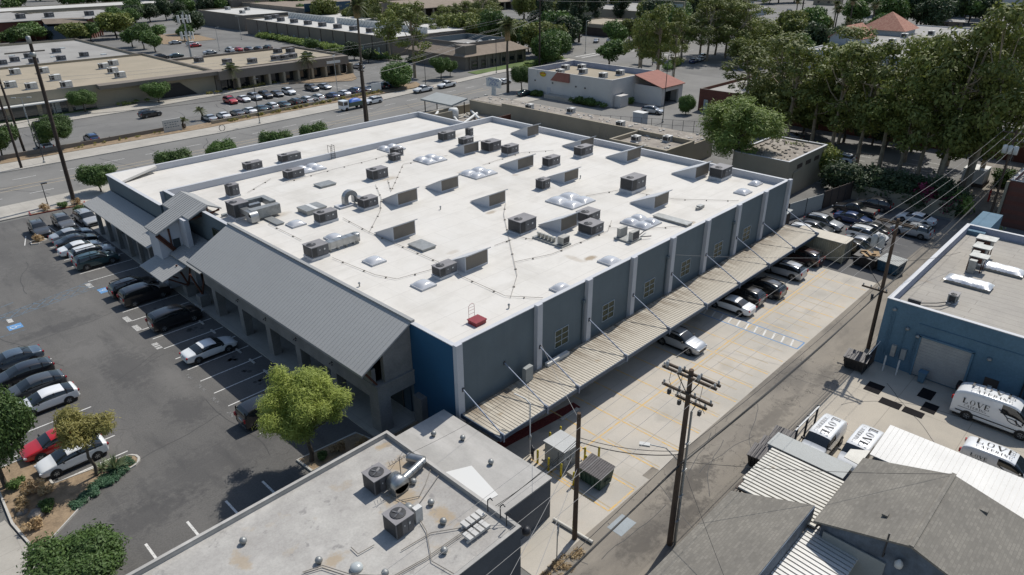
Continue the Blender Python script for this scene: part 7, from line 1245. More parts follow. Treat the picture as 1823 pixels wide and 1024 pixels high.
hedge('shop_shrubs', 'shrubs along the shopfront bed of the tan strip', 54, 184, 62, 184.6, 1.0, 1.3, 'leaf_soft', 10, .2, 200); hedge('shop_shrubs', 'brown shrubs in front of the storefront arcade', 76, 183.2, 96, 184.6, .9, 1.4, 'leaf_yellow', 22, .2, 160); hedge('crossing_hedge', 'hedge strip at the crossing in front of the round trees', 158, 150.8, 186, 158, 1.0, 2.4, 'leaf_soft', 40, .28, 90); hedge('corner_planting', 'planting below the pole signs at the lot edge', 186, 118, 205, 124, 1.5, 2.5, 'leaf_ficus', 30, .3, 90); hedge('corner_planting', 'shrubs by the palm beside the restaurant', 150, 128, 168, 134, 1.6, 2.4, 'leaf_soft', 28, .28, 100)
hedge('alley_planting', 'pale flowering plants on the low white wall by the brick building', 96, 14.6, 103, 14.4, 1.5, 1.6, 'leaf_agave', 16, .2, 200, cat='plants'); hedge('wall_planting', 'shrubs under the white wall at the back of the blue workshop', 87.5, 12.0, 94, 11.0, 1.4, 1.6, 'leaf_dark', 14, .2, 200, cat='plants')
hedge('bin_shrub', 'round green shrub behind the small white block', 127, 19, 129, 18.5, 2.6, 2.6, 'leaf_ficus', 8, .22, 180, cat='shrub')
# planted island: ground cover, agave, boulders, dry shrubs
r = np.random.default_rng(9); cl = []
for k in range(70):
    t = r.random(); cl.append((4.9+4.4*t+r.normal()*.15, 46.3+2.2*t+r.normal()*.28, .18, .3, .16))
V, F = leaf_cloud(r, cl, 2600, .06, up=.8); o = bpy.data.objects.new('ground_cover', mesh_np('ground_cover', V, F, 'leaf_cover')); COL.objects.link(o); tag(o, 'low blue-green ground cover on the planted island', 'ground cover', kind='stuff')
def agave(x, y, s, label):
    mb = MB(); r = random.Random(int(x*10))
    for k in range(64):
        a = r.random()*6.28; e = R(r.uniform(8, 82)); L = s*r.uniform(.8, 1.1); d = Vector((math.cos(a)*math.cos(e), math.sin(a)*math.cos(e), math.sin(e))); p = Vector((-math.sin(a), math.cos(a), 0))*.045*s
        b = Vector((x, y, .14))+d*.1; m = b+d*L*.5; mb.add([b-p*.6, b+p*.6, m+p, m-p, b+d*L], [(0, 1, 2, 3), (3, 2, 4)])
    return tag(mb.build('agave', 'leaf_agave'), label, 'agave')
agave(8.3, 48.35, 1.15, 'large spiky grey-green agave at the tip of the planted island'); agave(7.6, 48.9, .7, 'smaller spiky agave beside the large one')
G8 = 'dry shrubs on the mulch'
for i, (x, y, s) in enumerate(((2.9, 51.3, .9), (3.5, 50.0, 1.0), (2.6, 48.6, .8), (3.6, 47.4, .9), (2.5, 46.0, .8), (4.1, 49.2, .7), (19.3, 38.6, .7), (20.6, 38.4, .8), (22.2, 37.6, .7), (24.8, 35.6, .8), (26.2, 35.0, .7), (21.4, 114.6, 1.0), (23.6, 114.3, 1.1), (25.3, 114.2, .9), (17.3, 102.0, .9))):
    tree('drybush' if i % 3 else 'bush', x, y, 'low dry shrub, %s from the bottom of the view' % (ordn+['twelfth', 'thirteenth', 'fourteenth', 'fifteenth'])[i], G8, s=s if i % 3 else s*.5, name='shrub', cat='shrub', z=.1)
tree('bush', 24.6, 109.3, 'round grey-green shrub between the parked trio and the canopy', s=.8, name='shrub', cat='shrub', z=.1)
for i, (x, y, s) in enumerate(((3.0, 47.2, .55), (3.6, 48.0, .42), (2.4, 48.2, .35))):
    mb = MB(); r = random.Random(i); g = []
    mb.lathe((x, y, .05), [(s*.8, 0), (s, s*.3), (s*.7, s*.75), (s*.2, s*.9)], 7); mb.v = [(a[0]+r.uniform(-.08, .08), a[1]+r.uniform(-.08, .08), a[2]) for a in mb.v]; tag(mb.build('boulder', 'stone'), ['largest boulder on the mulch of the island', 'middle-sized boulder on the mulch of the island', 'smallest boulder on the mulch of the island'][i], 'boulder')
r = np.random.default_rng(19); cl = [(22.5+3.4*r.random(), 18.9+1.0*r.random(), .08, .25, .12) for k in range(40)]
V, F = leaf_cloud(r, cl, 500, .05, up=.9, asp=4); o = bpy.data.objects.new('weeds', mesh_np('weeds', V, F, 'leaf_dry')); COL.objects.link(o); tag(o, 'dry weeds at the foot of the alley poles', 'weeds', kind='stuff')
# fuller middle distance
belt([(215, 160), (232, 166), (250, 158), (262, 166)], 8, 4, 'small trees at the crossing lot', 'small tree in the planting islands in front of the red-fronted shop', .7, 1.0, (0, 2))
belt([(186, 160), (190, 190), (192, 230), (190, 280), (188, 330)], 16, 3, 'trees lining the side street', 'tree in the line along the side street behind the office', .8, 1.2, (0, 2, 2))
belt([(300, 195), (340, 200), (362, 196), (350, 215)], 14, 6, 'trees in front of the apartments', 'tree in front of the two-storey apartments', 1.0, 1.5, (0, 1, 2))
belt([(111, 44), (112.5, 41)], 2, .8, 'bushy trees under the eucalyptus', 'dark bushy young tree among the eucalyptus trunks', .55, .8, (1, 2))
belt([(138, 64), (139, 50), (140, 34)], 8, 1.2, 'bushy trees before the brick wall', 'dark bushy tree against the long brick wall', .7, 1.0, (1, 2))
belt([(236, 150), (262, 172), (290, 190), (330, 196)], 16, 5, 'trees along the far kerb', 'tree along the far kerb of the wide street', .9, 1.4, (0, 1, 2))
belt([(270, 250), (320, 262), (360, 240)], 12, 8, 'trees in the far supermarket lot', 'tree in the far lot behind the conifers', .9, 1.3, (1, 2))
farbelt([(480, 130), (540, 110), (600, 120), (640, 180)], 22, 22, 'far neighbourhood trees', 'tree in the far neighbourhood at the top right', 1.5, 2.4)
farbelt([(500, 240), (580, 260), (640, 230)], 18, 22, 'far neighbourhood trees, centre', 'tree in the far neighbourhood at the top centre', 1.5, 2.4)
farbelt([(420, 440), (520, 400), (600, 330)], 18, 22, 'far trees behind everything', 'tree in the farthest row at the top centre', 1.8, 2.8)
belt([(200, 372), (260, 364), (330, 358)], 14, 5, 'trees behind the mall', 'tree between the gym and the mall roof', 1.0, 1.5)
belt([(26, 338), (46, 340), (60, 336)], 3, 3, 'trees before the red office', 'light green tree in front of the dark red office', 1.0, 1.3, (0, 0, 2))
for i, (x, y, k, s, sz) in enumerate(((216, 124, 1, 1.3, .95), (226, 124, 2, 1.3, .85), (236, 122, 0, 1.2, .9), (208, 126, 3, 1.3, .9), (220, 112, 2, 1.2, .8), (164, 112, 3, .9, 1.25), (172, 106, 1, .9, 1.05))): tree('euc%d' % k, x, y, ['left filler in the big eucalyptus clump by the wide street', 'second filler crown in the big clump by the wide street', 'right-hand filler crown in the big clump by the wide street', 'leftmost crown of the big clump by the wide street', 'front crown of the big clump by the wide street', 'slim crown left of the restaurant tiled corner tree', 'slim crown right of the restaurant tiled corner tree'][i], 'tall trees beyond the restaurant', s=s, sz=sz, name='eucalyptus')
belt([(196, 168), (204, 172), (212, 180)], 5, 3, 'trees beside the crossing', 'tree beside the street crossing', 1.0, 1.3, (0, 1))
belt([(250, 116), (272, 118), (300, 116)], 9, 5, 'trees along the near side of the wide street', 'tree along the near side of the wide street', .8, 1.2, (0, 2))
belt([(205, 106), (226, 104), (250, 106)], 7, 4, 'trees in the lot by the clump', 'small tree in the lot below the big eucalyptus clump', .6, .9, (0, 2))
belt([(225, 96), (258, 98), (296, 96)], 9, 2, 'trees behind the tiled gable', 'dark tree between the tiled gable and the street', .8, 1.1, (0, 1))
farbelt([(700, 60), (760, 200), (760, 380), (600, 560), (420, 640)], 60, 40, 'outermost tree belt', 'tree on the outermost edge of the view', 2.2, 3.4)

V, F = leaf_cloud(np.random.default_rng(77), FARC, 22, .75, jit=.5, up=.4); o = bpy.data.objects.new('far_woodland', mesh_np('far_woodland', V, F, 'leaf_ficus')); COL.objects.link(o); tag(o, 'distant mass of street and garden trees along the top of the view', 'woodland', kind='stuff')
# ================================================================ POLES, WIRES, STREET AND YARD THINGS
def pole(label, x, y, h, r=.16, mat='wood_pole', lean=(0, 0), group='wooden utility poles', arms=(), name='utility_pole'):
    t = thing(name, label, 'utility pole', (x, y, 0), group=group); MB().tube((x, y, 0), (x+lean[0], y+lean[1], h), r, r*.72, n=10).build('pole', mat, t)
    for (z, y0, y1, dx) in arms:
        f = z/h; cx, cy = x+lean[0]*f, y+lean[1]*f; mb = MB(); mb.box(cx+dx-.06, cy+y0, z-.07, cx+dx+.06, cy+y1, z+.07); a = mb.build('crossarm', 'wood_arm' if mat == 'wood_pole' else mat, t)
        n = 4; q = MB()
        for k in range(n): yy = cy+y0+.12+(y1-y0-.24)*k/(n-1); q.lathe((cx+dx, yy, z+.07), [(.03, 0), (.06, .04), (.045, .09), (.07, .13), (.05, .2), (.02, .24)], 8)
        q.build('insulators', 'insulator', a)
    return t
P1 = pole('tall dark wooden pole with double crossarms over the alley in the foreground', 30.1, 15.7, 13.0, .19, arms=((12.6, -1.7, 1.7, -.2), (12.6, -1.7, 1.7, .2), (11.5, -1.6, 1.6, -.2), (10.8, -1.1, .9, .2)), mat='wood_pole')
mb = MB(); mb.tube((30.35, 15.45, 0), (30.35, 15.5, 10.2), .07); mb.tube((30.45, 15.6, 0), (30.45, 15.6, 6.6), .05); mb.path([(30.35, 15.5, 10.2), (30.3, 15.3, 10.7), (30.2, 15.9, 11.0)], .03)
for z in (2, 4, 6, 8): mb.box(30.05, 15.38, z, 30.48, 15.5, z+.05)
mb.build('riser_conduit', 'galv', P1)
for z, y0, y1 in ((12.6, 15.0, 14.2), (12.5, 16.4, 17.2)):
    mb = MB(); mb.tube((30.1, 15.7, z-1.3), (29.9, y0, z), .03); mb.build('arm_brace', 'steel_dark', P1)
for x, y in ((29.9, 17.1), (29.9, 16.3), (29.9, 15.1)): mb = MB(); mb.lathe((x, y, 12.66), [(.09, 0), (.1, .2), (.07, .38)], 10); mb.build('lightning_arrester', 'insulator', P1)
mb = MB(); mb.path([(30.1, 15.8, 6.6), (29.7, 16.5, 7.4), (29.1, 17.2, 7.6)], .035); mb.build('lamp_arm', 'pole_grey', P1); mb = MB(); mb.obox((28.9, 17.45, 7.6), (.3, .62, .12), R(30)); mb.build('lamp_head', 'pole_grey', P1)
mb = MB()
for y, z in ((16.8, 11.1), (16.1, 10.7), (14.8, 10.6)): mb.path([(29.9, y, 12.5), (30.1, y+.2, z+.6), (30.1, y-.2, z)], .015); mb.box(29.8, y-.08, z-.1, 30.0, y+.08, z+.2)
mb.build('fuse_cutouts', 'steel_dark', P1)
P2 = pole('bare shorter wooden pole with yellow bands at the corner of the concrete lot', 26.3, 20.3, 10.0, .17, lean=(-.3, -.15))
mb = MB()
for z in (.9, 1.15, 1.4): mb.lathe((26.28, 20.3, z), [(.175, 0), (.175, .05)], 10)
mb.build('yellow_band', 'bollard_yellow', P2)
P3 = pole('wooden pole with transformers beside the blue workshop corner', 63.3, 15.5, 12.9, .18, arms=((12.5, -1.6, 1.6, -.2), (12.5, -1.6, 1.6, .2), (6.0, -.5, 1.7, 0)), lean=(-.3, .1))
for i, (dx, dy) in enumerate(((-.45, .75), (-.55, 1.3), (0, 1.0))): mb = MB(); mb.lathe((63.0+dx, 15.6+dy, 10.2), [(.26, 0), (.28, .1), (.28, .95), (.2, 1.05), (.05, 1.1)], 12); mb.build('transformer', 'insulator', P3)
for y0, y1 in ((15.6, 14.3), (15.6, 16.9)): MB().tube((63.1, y0, 11.2), (62.9, y1, 12.4), .035).build('arm_brace', 'wood_arm', P3)
mb = MB(); mb.path([(63.2, 15.6, 6.2), (62.8, 16.6, 7.6), (62.9, 17.0, 8.2)], .03); mb.lathe((62.4, 16.0, 5.2), [(.1, 0), (.12, .6)], 8); mb.build('cable_closure', 'steel_dark', P3)
P4 = pole('wooden pole with three white transformers by the brick building', 107.9, 15.9, 12.6, .17, arms=((12.2, -1.5, 1.5, 0), (11.2, -1.2, 1.2, 0)))
for dy in (-.6, 0, .6): mb = MB(); mb.lathe((107.5, 15.9+dy, 9.6), [(.28, 0), (.28, 1.0), (.1, 1.1)], 12); mb.build('transformer', 'label_white', P4)
pole('slender wooden pole far up the alley', 150, 21, 12, .15, arms=((11.6, -1.2, 1.2, 0),))
S1 = pole('tall dark pole with a lamp cluster at the left corner of the street', 25.6, 116.6, 23.0, .3, mat='wood_black', lean=(.4, .3), group='dark poles along the street')
mb = MB(); mb.lathe((25.9, 116.8, 22.3), [(.3, 0), (.3, .9), (.1, 1.0)], 8); mb.lathe((25.9, 116.8, 20.6), [(.35, 0), (.42, .3), (.3, .6)], 8); mb.build('pole_equipment', 'galv', S1)
pole('dark pole at the far kerb near the left edge', 24.9, 141.9, 15.2, .22, mat='wood_black', group='dark poles along the street'); pole('leaning dark pole behind the far low wall', 27.9, 151.8, 20, .22, mat='wood_black', lean=(-.5, .3), group='dark poles along the street'); pole('centre utility pole at the near kerb beyond the white roof', 79.4, 118.0, 14.0, .34, mat='wood_black', group='dark poles along the street', arms=((13.4, -1.1, 1.1, 0), (12.4, -1, 1, 0)))
pole('tall dark pole between the two round dark trees', 166.9, 150.9, 21, .3, mat='wood_black', group='dark poles along the street', arms=((20.4, -1.2, 1.2, 0), (19, -1.2, 1.2, 0))); pole('far dark pole by the wide street palms', 300, 128, 20, .3, mat='wood_black', group='dark poles along the street'); pole('far dark pole at the top of the wide street', 420, 146, 16, .3, mat='wood_black', group='dark poles along the street')
def lamp(label, x, y, h, mat='steel_dark', heads=1, d=(1, 0), L=.8, group='lamp posts', r=.09):
    t = thing('lamp_post', label, 'lamp post', (x, y, 0), group=group); MB().tube((x, y, 0), (x, y, h), r, r*.7, n=8).build('post', mat, t)
    MB().lathe((x, y, 0), [(r*2.4, 0), (r*2.4, .5), (r*1.2, .55)], 8).build('base', 'kerb', t)
    for k in range(heads):
        sg = 1-2*k; mb = MB(); mb.tube((x, y, h), (x+d[0]*L*.5*sg, y+d[1]*L*.5*sg, h+.05), .04); mb.obox((x+d[0]*L*sg, y+d[1]*L*sg, h+.03), (.75, .34, .14), math.atan2(d[1], d[0])); mb.build('lamp_head', mat if mat != 'steel_dark' else 'steel_dark', t)
    return t
lamp('grey twin-headed lamp post behind the far wall at the left', 30.3, 153.8, 9.6, 'pole_grey', 2, (.8, -.6), 1.3); lamp('thin dark lamp post on the far pavement near the left', 28.6, 142.6, 7.2); lamp('short dark lamp post by the street planter', 21.9, 115.0, 3.8, L=.3, r=.07); lamp('thin dark lamp post on the far pavement by the parking wall', 69.4, 142.8, 9.2); lamp('pale twin-headed lamp post among the parked cars', 95.6, 153.0, 10.3, 'pole_grey', 2, (.7, .7), .8)
lamp('thin dark lamp post by the round tree corner', 122.4, 151.9, 9.6); lamp('thin dark lamp post by the office lawn', 149.2, 151.9, 9.5); lamp('tall dark lamp post between the restaurant and the ruin', 128.6, 80.9, 13.6, L=.6); lamp('pale lamp post at the street crossing', 199.4, 158.9, 10.6, 'pole_grey'); lamp('pale lamp post by the red-fronted shop', 237.7, 167.6, 8.3, 'pole_grey'); lamp('dark lamp post behind the restaurant', 171.5, 106.2, 12, L=.6); lamp('small lamp post in the retail drive', 116.5, 262, 8, 'pole_grey'); lamp('pale lamp post by the boundary hedge', 138, 288, 9, 'pole_grey', 2); lamp('far lamp post by the tiled roofs', 352, 96, 9, 'pole_grey'); lamp('lamp post beside the far palms', 286, 140, 9, 'pole_grey')
t = thing('cell_tower', 'pole mast carrying two rings of white panel antennas beyond the tan roofs', 'mast', (97.3, 240.7, 0)); MB().tube((97.3, 240.7, 0), (97.3, 240.7, 15.5), .35, .2).build('mast', 'pole_grey', t)
for z in (8.4, 13.4):
    for k in range(9): a = k*.698; x, y = 97.3+1.9*math.cos(a), 240.7+1.9*math.sin(a); mb = MB(); mb.obox((x, y, z), (.25, .45, 2.2), a); mb.tube((97.3, 240.7, z), (x, y, z), .05); mb.build('panel_antenna', 'label_white', t)
# wires
def wire(pts, label, r=.018, mat='wire_black', sag=.6, group='overhead lines', name='overhead_wire'):
    mb = MB()
    for a, b in zip(pts[:-1], pts[1:]):
        n = 16; L = (Vector(b)-Vector(a)).length; q = [Vector(a).lerp(Vector(b), k/n)-Vector((0, 0, sag*L/40*4*(k/n)*(1-k/n))) for k in range(n+1)]; mb.path(q, r, 5)
    return tag(mb.build(name, mat), label, 'power line', group)
for i, dy in enumerate((-1.5, -.55, .55, 1.5)):
    wire([(30.1, 15.7+dy, 12.85), (63.0, 15.6+dy*.95, 12.75)], '%s upper wire between the foreground pole and the workshop pole' % ordn[i], .010, 'wire_pale', .25); wire([(63.0, 15.6+dy*.95, 12.75), (107.9, 15.9+dy*.9, 12.45), (150, 21+dy*.8, 11.8)], '%s pale wire running up the alley from the workshop pole' % ordn[i], .013, 'wire_pale', .5)
    wire([(-22, 15.5+dy, 12.4), (30.1, 15.7+dy, 12.85)], '%s upper wire leaving the foreground pole towards the bottom left' % ordn[i], .010, 'wire_pale', .25)
for i, (z, dy, r_, sg) in enumerate(((6.4, -.05, .05, .35), (6.1, .12, .03, .5), (6.9, .3, .018, .6), (7.2, -.4, .018, .7), (5.8, .35, .022, .75))):
    wire([(-20, 15.3+dy, z-.4), (30.1, 15.7+dy, z), (63.0, 15.6+dy, z-.4)], '%s dark cable of the low bundle along the alley' % ordn[i], r_, 'wire_black', sg); wire([(63.0, 15.6+dy, z-.4), (107.9, 15.9+dy, z+.1), (150, 21, z)], '%s dark cable of the bundle beyond the workshop pole' % ordn[i], r_*.8, 'wire_black', .5)
for i, (a, b, m_, r_, sg) in enumerate((((26.1, 20.2, 8.2), (30.1, 15.7, 7.4), 'wire_black', .02, 2.2), ((26.1, 20.2, 7.9), (30.1, 15.6, 7.2), 'wire_black', .03, 2.6), ((26.1, 20.2, 8.1), (21.4, 22.2, 4.8), 'wire_black', .018, 1.0), ((26.1, 20.2, 7.9), (21.4, 22.4, 4.7), 'wire_black', .018, 1.4), ((26.1, 20.2, 7.6), (14, 16.5, 5), 'wire_pale', .014, .4), ((25.9, 20.1, 9.7), (36.3, 32.3, 5.2), 'wire_pale', .012, .3), ((26.0, 20.1, 6.0), (8, 12, 5.2), 'wire_pale', .016, .4), ((30.1, 15.7, 6.6), (41, 4, 5.9), 'wire_black', .015, .6), ((30.1, 15.7, 6.8), (24, 8, 4.5), 'wire_black', .014, .5), ((63, 15.6, 9), (75, 12.5, 7), 'wire_black', .016, 1), ((63, 15.6, 9.4), (56, 33, 6.6), 'wire_pale', .014, .5), ((19.3, 28.6, 5.9), (30.1, 30, 4), 'wire_black', .010, .8))):
    wire([a, b], ['first service drop loop between the two foreground poles', 'second, thicker loop between the two foreground poles', 'first service drop to the foreground roof mast', 'second service drop to the foreground roof mast', 'pale span crossing the bottom of the view', 'pale span from the short pole to the warehouse wall', 'pale lower span crossing the foreground wall', 'dark span over the big gable roof', 'dark span over the shingled shed roof', 'short drop to the blue workshop coolers', 'pale span from the workshop pole to the warehouse', 'thin wire from the tv antenna'][i], r_, m_, sg)
for i, (z, r_) in enumerate(((12.6, .016), (12.3, .016), (11.4, .03))):
    wire([(-30, 117.5, z+1), (25.8, 117.0, z+1), (79.4, 118.0, z)], '%s street line between the left pole and the centre pole' % ordn[i], r_, 'wire_black', .7)
    wire([(79.4, 118.0, z), (130, 137, z+1.5), (166.9, 150.9, z+3)], '%s street line from the centre pole to the office side' % ordn[i], r_*1.2, 'wire_pale', .6)
for i, z in enumerate((14.5, 13.9)): wire([(-40, 142, z), (24.9, 142, z), (95, 143, z-1), (166.9, 150.9, z+2)], '%s line along the far kerb' % ordn[i], .02, 'wire_pale', .4)
wire([(166.9, 150.9, 20.4), (300, 128, 19.5)], 'upper line over the wide street', .03, 'wire_pale', .5); wire([(166.9, 150.9, 19), (300, 128, 18.2)], 'lower line over the wide street', .03, 'wire_pale', .6)
# concrete lot things
G9 = 'yellow bollards round the transformer'
BL = [(30.05, 26.9, 'beside the standpipe'), (29.95, 25.75, 'in front of the grey box, left'), (30.1, 24.7, 'in front of the grey box, centre'), (30.05, 23.5, 'in front of the concrete step'), (32.65, 24.6, 'behind the short pole, tall'), (32.0, 24.0, 'between the box and the dumpster'), (33.4, 23.9, 'behind the green dumpster'), (33.3, 27.5, 'behind the grey box, right'), (32.2, 27.6, 'behind the grey box, left')]
bp = None
for x, y, l in BL:
    if bp is None:
        bp = thing('bollard', '', 'bollard', (x, y, 0), group=G9); mb = MB(); mb.lathe((x, y, 0), [(.085, 0), (.085, 1.1), (.07, 1.16), (.03, 1.19)], 12); mb.build('post', 'bollard_yellow', bp); q_ = bp
    else: q_ = copy_tree(bp); q_.location = (x, y, 0)
    q_['label'] = 'yellow bollard '+l
t = thing('transformer_box', 'large grey metal transformer cabinet ringed by yellow bollards', 'cabinet', (30.7, 24.9, .01)); MB().box(30.5, 24.7, .01, 32.5, 26.9, .12).build('pad', 'concrete_walk', t); MB().box(30.6, 24.85, .12, 32.35, 26.7, 1.65).build('cabinet', 'transformer_grey', t); mb = MB(); mb.slab([(30.5, 24.75, 1.82), (32.45, 24.75, 1.72), (32.45, 26.8, 1.72), (30.5, 26.8, 1.82)], .1); mb.build('lid', 'pole_grey', t)
mb = MB(); mb.box(30.575, 25.4, .3, 30.595, 25.43, 1.5); mb.box(31.3, 24.83, .3, 31.33, 24.845, 1.5); mb.box(30.9, 24.82, .9, 31.05, 24.845, 1.0); mb.build('door_seam', 'rtu_dark', t)
tag(MB().box(30.5, 23.5, .01, 32.2, 24.5, .32).build('concrete_step', 'concrete_walk'), 'low concrete plinth next to the transformer cabinet', 'plinth')
def dumpster(name, label, x, y, z, sx, sy, h, mat, lid, rz=0, openlid=False):
    t = thing(name, label, 'dumpster', (x, y, z), rz); k = dict(loc=1); mb = MB()
    mb.add([(-sx/2+.15, -sy/2+.1, .12), (sx/2-.15, -sy/2+.1, .12), (sx/2-.15, sy/2-.1, .12), (-sx/2+.15, sy/2-.1, .12), (-sx/2, -sy/2, h*.82), (sx/2, -sy/2, h*.82), (sx/2, sy/2, h), (-sx/2, sy/2, h)], [(0, 3, 2, 1), (0, 1, 5, 4), (1, 2, 6, 5), (2, 3, 7, 6), (3, 0, 4, 7), (4, 5, 6, 7)])
    for q in np.linspace(-sx/2+.25, sx/2-.25, 5): mb.box(q-.03, -sy/2-.03, .3, q+.03, -sy/2+.06, h*.78)
    mb.box(-sx/2-.05, -sy/2-.05, h*.78, sx/2+.05, -sy/2+.02, h*.85); mb.build('bin', mat, t, **k)
    if lid:
        mb = MB(); mb.slab([(-sx/2-.04, -sy/2-.08, h*.86), (-.02, -sy/2-.08, h*.86), (-.02, sy/2+.03, h+.05), (-sx/2-.04, sy/2+.03, h+.05)], .04); mb.slab([(.02, -sy/2-.08, h*.86), (sx/2+.04, -sy/2-.08, h*.86), (sx/2+.04, sy/2+.03, h+.05), (.02, sy/2+.03, h+.05)], .04)
        for q in np.linspace(-sx/2+.1, sx/2-.1, 11): mb.slab([(q-.03, -sy/2-.07, h*.86+.035), (q+.03, -sy/2-.07, h*.86+.035), (q+.03, sy/2, h+.085), (q-.03, sy/2, h+.085)], .03)
        mb.build('lid', lid, t, **k)
    for sg in (1, -1): MB().box(sg*(sx/2+.02)-.03, -sy*.2, h*.35, sg*(sx/2+.02)+.03, sy*.2, h*.55).build('fork_pocket', mat, t, **k)
    for a in (1, -1):
        for b in (1, -1): MB().box(a*(sx/2-.3)-.06, b*(sy/2-.25)-.06, 0, a*(sx/2-.3)+.06, b*(sy/2-.25)+.06, .14).build('caster', 'tyre', t, **k)
    return t
dumpster('dumpster', 'dark green dumpster with closed ribbed grey lids beside the short pole', 31.4, 22.6, .01, 2.0, 1.5, 1.45, 'dumpster_green', 'lid_grey', R(-90)); dumpster('dumpster', 'black dumpster with closed lids by the blue workshop corner', 59.0, 15.1, .01, 1.9, 1.3, 1.35, 'dumpster_black', 'lid_grey', R(-86)); dumpster('dumpster', 'black open dumpster overflowing with cardboard next to the container', 82.4, 22.6, .01, 2.6, 1.9, 1.5, 'dumpster_black', None, R(-95)); dumpster('dumpster', 'blue dumpster with a pale open lid next to the black one', 82.6, 20.0, .01, 2.4, 1.9, 1.6, 'dumpster_blue', 'grey_sheet', R(-100)); dumpster('dumpster', 'low black bin behind the big catering van', 61.0, 6.9, .01, 1.4, 1.0, 1.05, 'dumpster_black', 'dumpster_black', R(-90))
mb = MB(); random.seed(4)
for k in range(7): mb.obox((82.4+random.uniform(-.6, .6), 22.6+random.uniform(-.9, .9), 1.5+random.uniform(0, .15)), (random.uniform(.6, 1.2), random.uniform(.4, .8), .05), random.uniform(0, 3), random.uniform(-.3, .3), random.uniform(-.3, .3))
tag(mb.build('cardboard_pile', 'cardboard'), 'flattened cardboard heaped in the black dumpster', 'cardboard')
t = thing('shipping_container', 'cream shipping container with corrugated sides at the end of the awning', 'container', (80.8, 24.8, 0)); mb = MB(); mb.box(80.85, 24.85, .15, 83.25, 30.85, 2.5)
mb.cur = 0
for k in range(24): y = 24.95+.245*k; mb.box(80.79, y, .25, 80.85, y+.12, 2.42); mb.box(83.25, y, .25, 83.31, y+.12, 2.42)
for x in (80.78, 83.2): mb.box(x, 24.78, 0, x+.13, 24.9, 2.6); mb.box(x, 30.8, 0, x+.13, 30.92, 2.6)
mb.build('body', 'container_paint', t); mb = MB(); mb.box(80.76, 24.76, 2.5, 83.34, 30.94, 2.6); mb.build('roof', 'deck_cream', t); mb = MB(); mb.box(82.03, 24.78, .2, 82.07, 24.845, 2.45)
for x in (81.3, 81.7, 82.4, 82.9): mb.tube((x, 24.81, .2), (x, 24.81, 2.45), .025)
mb.build('door_bars', 'galv', t)
t = thing('wall_post_meter', 'standpipe with backflow valves and a tall bent white pipe next to the first bollard', 'pipework', (30.0, 27.3, 0)); mb = MB(); mb.path([(30.0, 27.3, .1), (30.0, 27.3, 1.0), (30.2, 27.6, 1.1), (30.2, 27.6, .1)], .07); mb.path([(29.8, 27.2, .7), (30.4, 27.6, .7)], .08); mb.lathe((30.0, 27.3, .9), [(.1, 0), (.16, .1), (.1, .3)], 8); mb.build('valve', 'steel_dark', t); mb = MB(); mb.path([(30.3, 27.9, .1), (30.3, 27.9, 4.6), (30.2, 28.3, 4.9), (30.0, 29.2, 5.0)], .05); mb.build('vent_pipe', 'label_white', t); mb = MB(); mb.lathe((30.3, 27.9, 1.5), [(.12, 0), (.14, .2), (.06, .4)], 8); mb.build('regulator', 'galv', t)
for i, y in enumerate((23.0+0, )): pass
G10 = 'concrete wheel stops at the front row'
for i in range(9): y = 46.1+2.633*i+.95-.0; tag(MB().box(22.2, y-.45, 0, 22.36, y+.55, .1).build('wheel_stop', 'kerb'), 'concrete wheel stop, %s from the bottom in the front row' % ordn[i], 'wheel stop', G10)
tag(MB().box(35.1, 28.9, .01, 37.2, 29.1, .13).build('wheel_stop', 'kerb'), 'pale concrete wheel stop lying in the awning shade', 'wheel stop'); tag(MB().box(44.5, 30.4, .01, 46.2, 30.55, .13).build('wheel_stop', 'kerb'), 'second wheel stop deeper under the awning', 'wheel stop')
mb = MB(); mb.tube((26.55, 22.3, .14), (26.75, 19.2, .14), .12, n=6); tag(mb.build('timber_beam', 'cream_metal'), 'long pale timber beam lying by the short pole', 'beam')
t = thing('road_sign', 'square white sign on a thin post near the foreground pole, seen from behind', 'sign', (24.1, 19.9, 0)); MB().tube((24.1, 19.9, 0), (24.1, 19.9, 2.9), .035).build('post', 'galv', t); mb = MB(); mb.obox((24.1, 19.86, 2.5), (.62, .03, .75), R(30)); mb.build('plate', 'transformer_grey', t)
mb = MB(); mb.lathe((23.2, 21.6, 1.7), [(.02, 0), (.25, .1), (.28, .3), (.2, .55), (.05, .6)], 10); mb.path([(23.2, 22.4, 1.9), (23.2, 21.6, 2.0)], .04); tag(mb.build('wall_reel', 'steel_dark'), 'dark bracket reel on the dark wall of the low building', 'reel')
for i, (x0, y0, x1, y1) in enumerate(((56.15, 12.1, 57.75, 13.35), (55.05, 10.15, 56.0, 11.75), (55.05, 8.45, 55.95, 9.95), (58.2, 8.7, 59.85, 9.75), (56.3, 7.9, 57.8, 8.95))): tag(MB().box(x0, y0, .012, x1, y1, .035).build('rubber_mat', 'rubber_mat'), ['perforated black mat nearest the workshop posts', 'left mat of the pair laid end to end', 'right mat of the pair laid end to end', 'mat lying in the workshop shadow', 'mat between the shadow and the large van'][i], 'mat', 'black kitchen mats drying on the yard')
tag(MB().tube((60.3, 13.2, 0), (60.3, 13.2, 1.5), .07).build('white_post', 'label_white'), 'left white guard post in front of the meters', 'post'); tag(MB().tube((60.3, 12.1, 0), (60.3, 12.1, 1.5), .07).build('white_post', 'label_white'), 'right white guard post in front of the meters', 'post')
t = thing('side_gate', 'dark rolling gate with a leaning white frame by the workshop pole', 'gate', (58.6, 13.9, 0)); mb = MB(); mb.box(58.3, 14.25, 0, 61.3, 14.32, .1); mb.box(58.3, 14.25, 1.9, 61.3, 14.32, 2.0)
for k in range(16): mb.box(58.3+.19*k, 14.26, .1, 58.33+.19*k, 14.31, 1.9)
